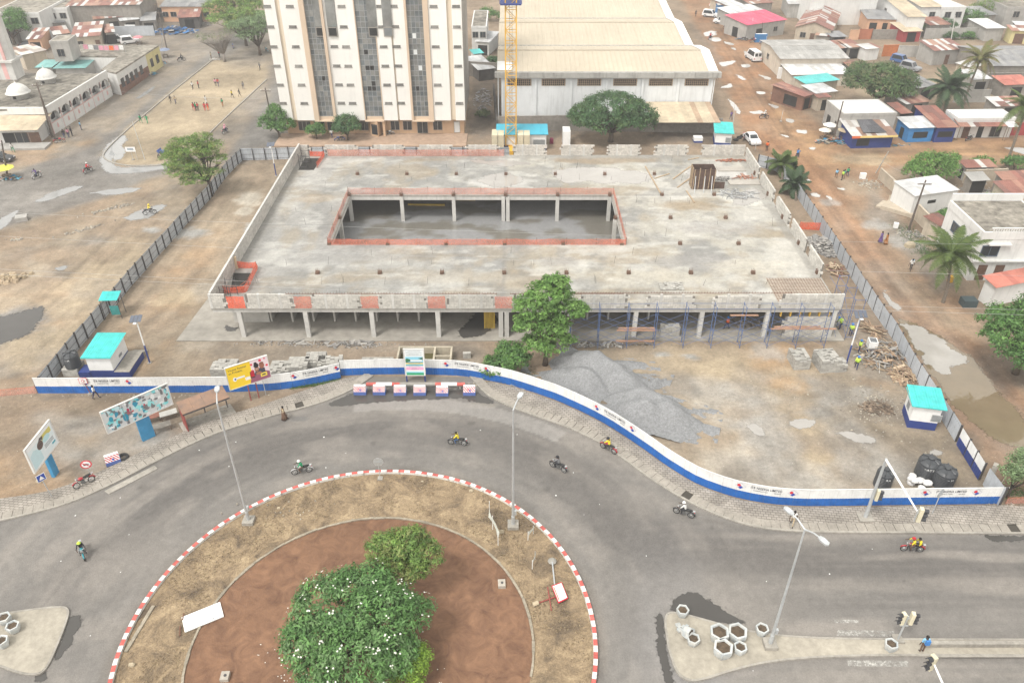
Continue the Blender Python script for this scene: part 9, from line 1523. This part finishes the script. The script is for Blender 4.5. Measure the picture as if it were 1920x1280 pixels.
car('white saloon car at the gate by the far kiosk',(1409,266),-1.45,'sedan');car('white delivery van on the wide dirt street',(1411,112),1.75,'van');car('white off-roader at the top of the dirt street',(1332,32),-.5,'suv');car('white truck with a grey canvas cover',(1357,45),2.7,'truck');car('black car at the left edge before the lean-to shop',(2,302),-.1,'sedan','black');car('left one of two white pickups by the tin fence',(222,80),.5,'suv');car('right one of two white pickups by the tin fence',(245,82),.5,'suv');car('dark car under the left tree',(56,90),.1,'sedan','black');car('dark blue car behind the mango tree',(1688,119),-.9,'suv','blue');car('white topped car behind the mango tree',(1706,132),-.9,'suv','grey');car('small white car at the top of the street beside the shops',(1345,14),.2,'sedan');car('white van roof at the bottom right corner',(1905,1345),0.12,'van')
def tricycle(label,px,rz,paint):
 root=thing('cargo_tricycle',label,'tricycle',G(*px),rz,'cargo tricycles');P=MPAINT[paint]
 for x,y in((.95,0),(-.7,.5),(-.7,-.5)):q=tyre_mesh(.25,.06);q.v=[(a,c,b)for a,b,c in q.v];q.build('wheel',RUB,root,(x,y,.3))
 q=MB();q.box(-1.3,-.6,.5,.1,.6,.56);q.box(-1.3,-.62,.56,.1,-.58,.9);q.box(-1.3,.58,.56,.1,.62,.9);q.box(.06,-.58,.56,.1,.58,.95);q.build('cargo_box',P,root);q=MB();q.tube([(.95,0,.3),(.8,0,.95)],.04,6);q.tube([(.7,-.35,1.0),(.8,0,1.0),(.7,.35,1.0)],.02,5);q.build('fork',ENG,root);q=MB();q.tube([(.85,0,.7),(.55,0,.74),(.3,0,.68)],[.06,.13,.06],8);q.build('tank',P,root);q=MB();q.box(.05,-.15,.66,.4,.15,.74);q.build('seat',SEATM,root);q=MB();q.cyl((.9,0,.85),(1.0,0,.85),.1,n=8);q.build('headlight',CHR,root)
tricycle('dark blue cargo tricycle parked at the tip of the sand pitch',(303,292),-1.7,'blue');tricycle('blue cargo tricycle near the canvas covered truck',(1364,55),3.0,'blue')
# ================================================================== STALLS, UMBRELLAS, SITE BOXES
def umbrella(label,px,col,r_=1.3,h=2.1):
 root=thing('market_umbrella',label,'umbrella',G(*px),.2,'market umbrellas');q=MB();q.lathe([(r_,h-.42),(r_*.55,h-.15),(0,h)],8);q.build('canopy',M('canopy_'+col[0],col[1],.8,.1,3),root);q=MB();q.cyl((0,0,0),(0,0,h),.025,n=5);q.build('pole',GALV,root);q=MB();q.box(-.6,-.4,.55,.6,.4,.62);q.box(-.55,-.35,0,-.48,.35,.55);q.box(.48,-.35,0,.55,.35,.55);q.build('stall_table',MATS['table_leg'],root)
umbrella('yellow green umbrella at the left edge by the wooden pole',(14,334),('lime',(.62,.62,.10)),1.5);umbrella('blue grey umbrella at the end of the terrace building',(311,108),('bluegrey',(.22,.26,.36)),1.3);umbrella('white umbrella at the corner of the concrete shop',(1553,252),('white',(.72,.70,.66)),1.3);umbrella('tan tarpaulin umbrella beside the market stall',(1582,262),('tan',(.52,.42,.28)),1.4);umbrella('pale umbrella left of the concrete shop',(1543,262),('pale',(.66,.60,.52)),1.1);umbrella('red and white umbrella near the pink roofed shop',(1388,62),('rose',(.66,.30,.28)),1.2);umbrella('red and white umbrella by the parked pickups',(262,84),('rosy',(.6,.25,.28)),1.2)
mk_c=[(.05,.2,.35),(.3,.26,.2),(.5,.48,.44),(.12,.11,.1),(.1,.3,.4),(.45,.2,.12)]
litter('crowded street stall goods before the terrace building',(272,140),120,2.6,1.8,.7,mk_c,31,h=1.1,thick=(.15,.4),cat='goods',name='stall_goods');litter('market goods around the umbrellas at the concrete shop',(1560,266),110,3.0,1.3,.7,mk_c,32,h=.8,thick=(.15,.4),cat='goods',name='stall_goods');litter('scrap timber and carts before the blue kiosk shop',(1725,262),80,3.2,.6,1.4,[(.2,.15,.12),(.3,.25,.2),(.12,.11,.1)],33,h=.7);litter('goods outside the pink roofed shop',(1405,74),80,3.5,1.0,.8,mk_c,34,h=.8,thick=(.12,.3),cat='goods',name='stall_goods');litter('covered goods under the lime umbrella at the left edge',(20,336),60,1.8,.9,.7,mk_c,35,h=.8,thick=(.15,.3),cat='goods',name='stall_goods');litter('stall goods at the foot of the bare thorn tree',(405,112),30,1.6,.6,.5,[(.7,.7,.68),(.5,.45,.4)],36,h=.3,thick=(.15,.3),cat='goods',name='stall_goods');litter('scattered rubbish in the dirt street before the stalls',(1640,272),90,7,.8,.5,mk_c,37,h=.05,flat=.03);litter('goods and cart by the terrace umbrella',(300,118),50,1.6,1.2,.8,mk_c,38,h=.8,cat='goods',name='stall_goods')
def box_thing(name,label,cat,px,L,W_,H_,m1,rz=0.0,z=0.0,band=None,top=None):
 r_=thing(name,label,cat,G(*px,z),rz);q=MB();q.box(-L/2,0,.3 if band else 0,L/2,W_,H_);q.build('casing',m1,r_)
 if band:q=MB();q.box(-L/2+.01,.01,0,L/2-.01,W_-.01,.3);q.build('base',band,r_)
 if top:q=MB();q.box(-L/2+.1,.1,H_,L/2-.1,W_-.1,H_+.02);q.build('top_panel',top,r_)
box_thing('generator_box','white and navy generator box beside the workers','generator',(1634,660),.9,1.0,1.25,WHITEP,-.15,band=NAVYP,top=M('dark_vent',(.16,.17,.18),.6));box_thing('white_container','tall white cabinet behind the far parapet','container',(1062,275),1.25,2.6,2.6,WHITEP);box_thing('cool_box','small white and blue box near the small far kiosk','box',(1309,268),1.5,1.2,.9,WHITEP,band=NAVYP);box_thing('barrel','dark red drum beside the blue roofed office','drum',(1034,270),.6,.6,.9,M('drum_red',(.28,.03,.08),.6));box_thing('signal_cabinet','small white cabinet standing on the verge of the crossing','cabinet',(1617,336),.9,.5,.9,WHITEP,-.2);box_thing('meter_post','short white block on the verge by the leaning pole','block',(1679,428),.6,.5,.7,WHITEP,-.3);box_thing('water_trough','round stone well head on the left dirt lot','well',(41,416),1.5,1.3,.6,WALLS['grey'],.4);box_thing('site_bin','dark green bin beside the coconut palm','bin',(1818,577),1.6,1.2,.9,M('bin_dark',(.06,.085,.09),.6));box_thing('yellow_cans','yellow jerrycans stacked below the coconut palm','jerrycans',(1782,530),.5,.5,.8,M('can_yellow',(.7,.38,.03),.5));box_thing('sheet_screen','white panel standing at the tin fence by the pickups','panel',(248,66),2.6,.1,2.4,WHITEP);box_thing('gate_post','white pillar at the cream building corner','pillar',(1461,148),.7,.7,2.2,WHITEP);box_thing('blue_stall','bright blue stall front below the pink roofed shop','stall',(1426,80),2.8,.8,1.9,WALLS['blue'],.05,top=WHITEP)
pp=MB();pp.cyl((0,0,0),(-.05,.05,1.5),.22,n=14);tag(pp.build('pipe_stub',M('tan_pipe',(.58,.45,.30),.7),None,G(444,503,ZS)),'tan plastic pipe standing at the front left stair opening','pipe')
yb=MB()
for k in range(9):yb.box(.14*k,.05*(k%3),0,.14*k+.09,.05*(k%3)+.12,2.7)
tag(yb.build('formwork_beams',M('beam_yellow',(.62,.42,.05),.6,.12,3),None,G(908,616,.14)),'yellow formwork beams leaning under the slab left of the double column','beams')
yc=MB();yc.bar((0,0,.1),(5.4,-.2,.1),.25,.2);yc.bar((-4,2.2,.1),(-.6,2.3,.1),.22,.2);yc.bar((5.8,1.8,.1),(9.8,1.6,.1),.22,.2);stuff(yc.build('beams_on_floor',MATS['beam_yellow'],BLD,(-15.2,107.0-72.75,.14)))
# washing line on the terrace roof
a,b_=G(151,83,6.0),G(232,84,6.0);r_=thing('washing_line','pink and white washing hung across the terrace building roof','washing',(a.x,a.y,4.4));d=b_-a;q=MB();q.tube([(d.x*t_,d.y*t_,1.6-.5*4*t_*(1-t_)*.5)for t_ in(0,.25,.5,.75,1)],.015,4);q.build('line',CHR,r_)
for k in range(8):t_=.05+k*.118;q=MB();z=1.58-t_*(1-t_);q.add([(d.x*t_,d.y*t_,z),(d.x*(t_+.1),d.y*(t_+.1),z),(d.x*(t_+.1)+.05,d.y*(t_+.1)-.15,z-.9),(d.x*t_,d.y*t_-.12,z-.9)],[(0,1,2,3)]);q.build('garment',CLOTH[('pink','white','grey','pink','pink','orange','pink','white')[k]],r_)
for t_ in(0,1):q=MB();q.cyl((d.x*t_,d.y*t_,0),(d.x*t_,d.y*t_,1.65),.03,n=5);q.build('pole',GALV,r_)
# specks of litter on the asphalt
lt=MB();rr=random.Random(12)
for _ in range(60):
 x,y=rr.uniform(-40,45),rr.uniform(28,58)
 if math.hypot(x-RC[0],y-RC[1])<RR+.8 or not pip(np.array([x]),np.array([y]),rpoly)[0]:continue
 s_=rr.uniform(.04,.1);a=rr.uniform(0,6);lt.add([(x+s_*math.cos(a+k*1.57)*(1 if k%2 else .6),y+s_*math.sin(a+k*1.57),.03+.01*(k==0))for k in range(4)],[(0,1,2,3)])
o=stuff(lt.build('paper_litter',WHITEP));o['label']='specks of white litter scattered on the asphalt';o['category']='litter'
# ================================================================== HAZE
hz=MB();hz.box(-420,-60,-1.2,420,900,51.5);o=hz.build('haze',None);o['kind']='stuff';o['label']='thin pale haze hanging over the whole town';o['category']='haze'
hm=bpy.data.materials.new('haze');hm.use_nodes=True;n=hm.node_tree.nodes;n.clear();ou=n.new('ShaderNodeOutputMaterial');pv=n.new('ShaderNodeVolumePrincipled');pv.inputs['Color'].default_value=(.95,.96,.98,1);pv.inputs['Density'].default_value=HAZE;pv.inputs['Anisotropy'].default_value=.2;hm.node_tree.links.new(pv.outputs[0],ou.inputs['Volume']);o.data.materials.append(hm)
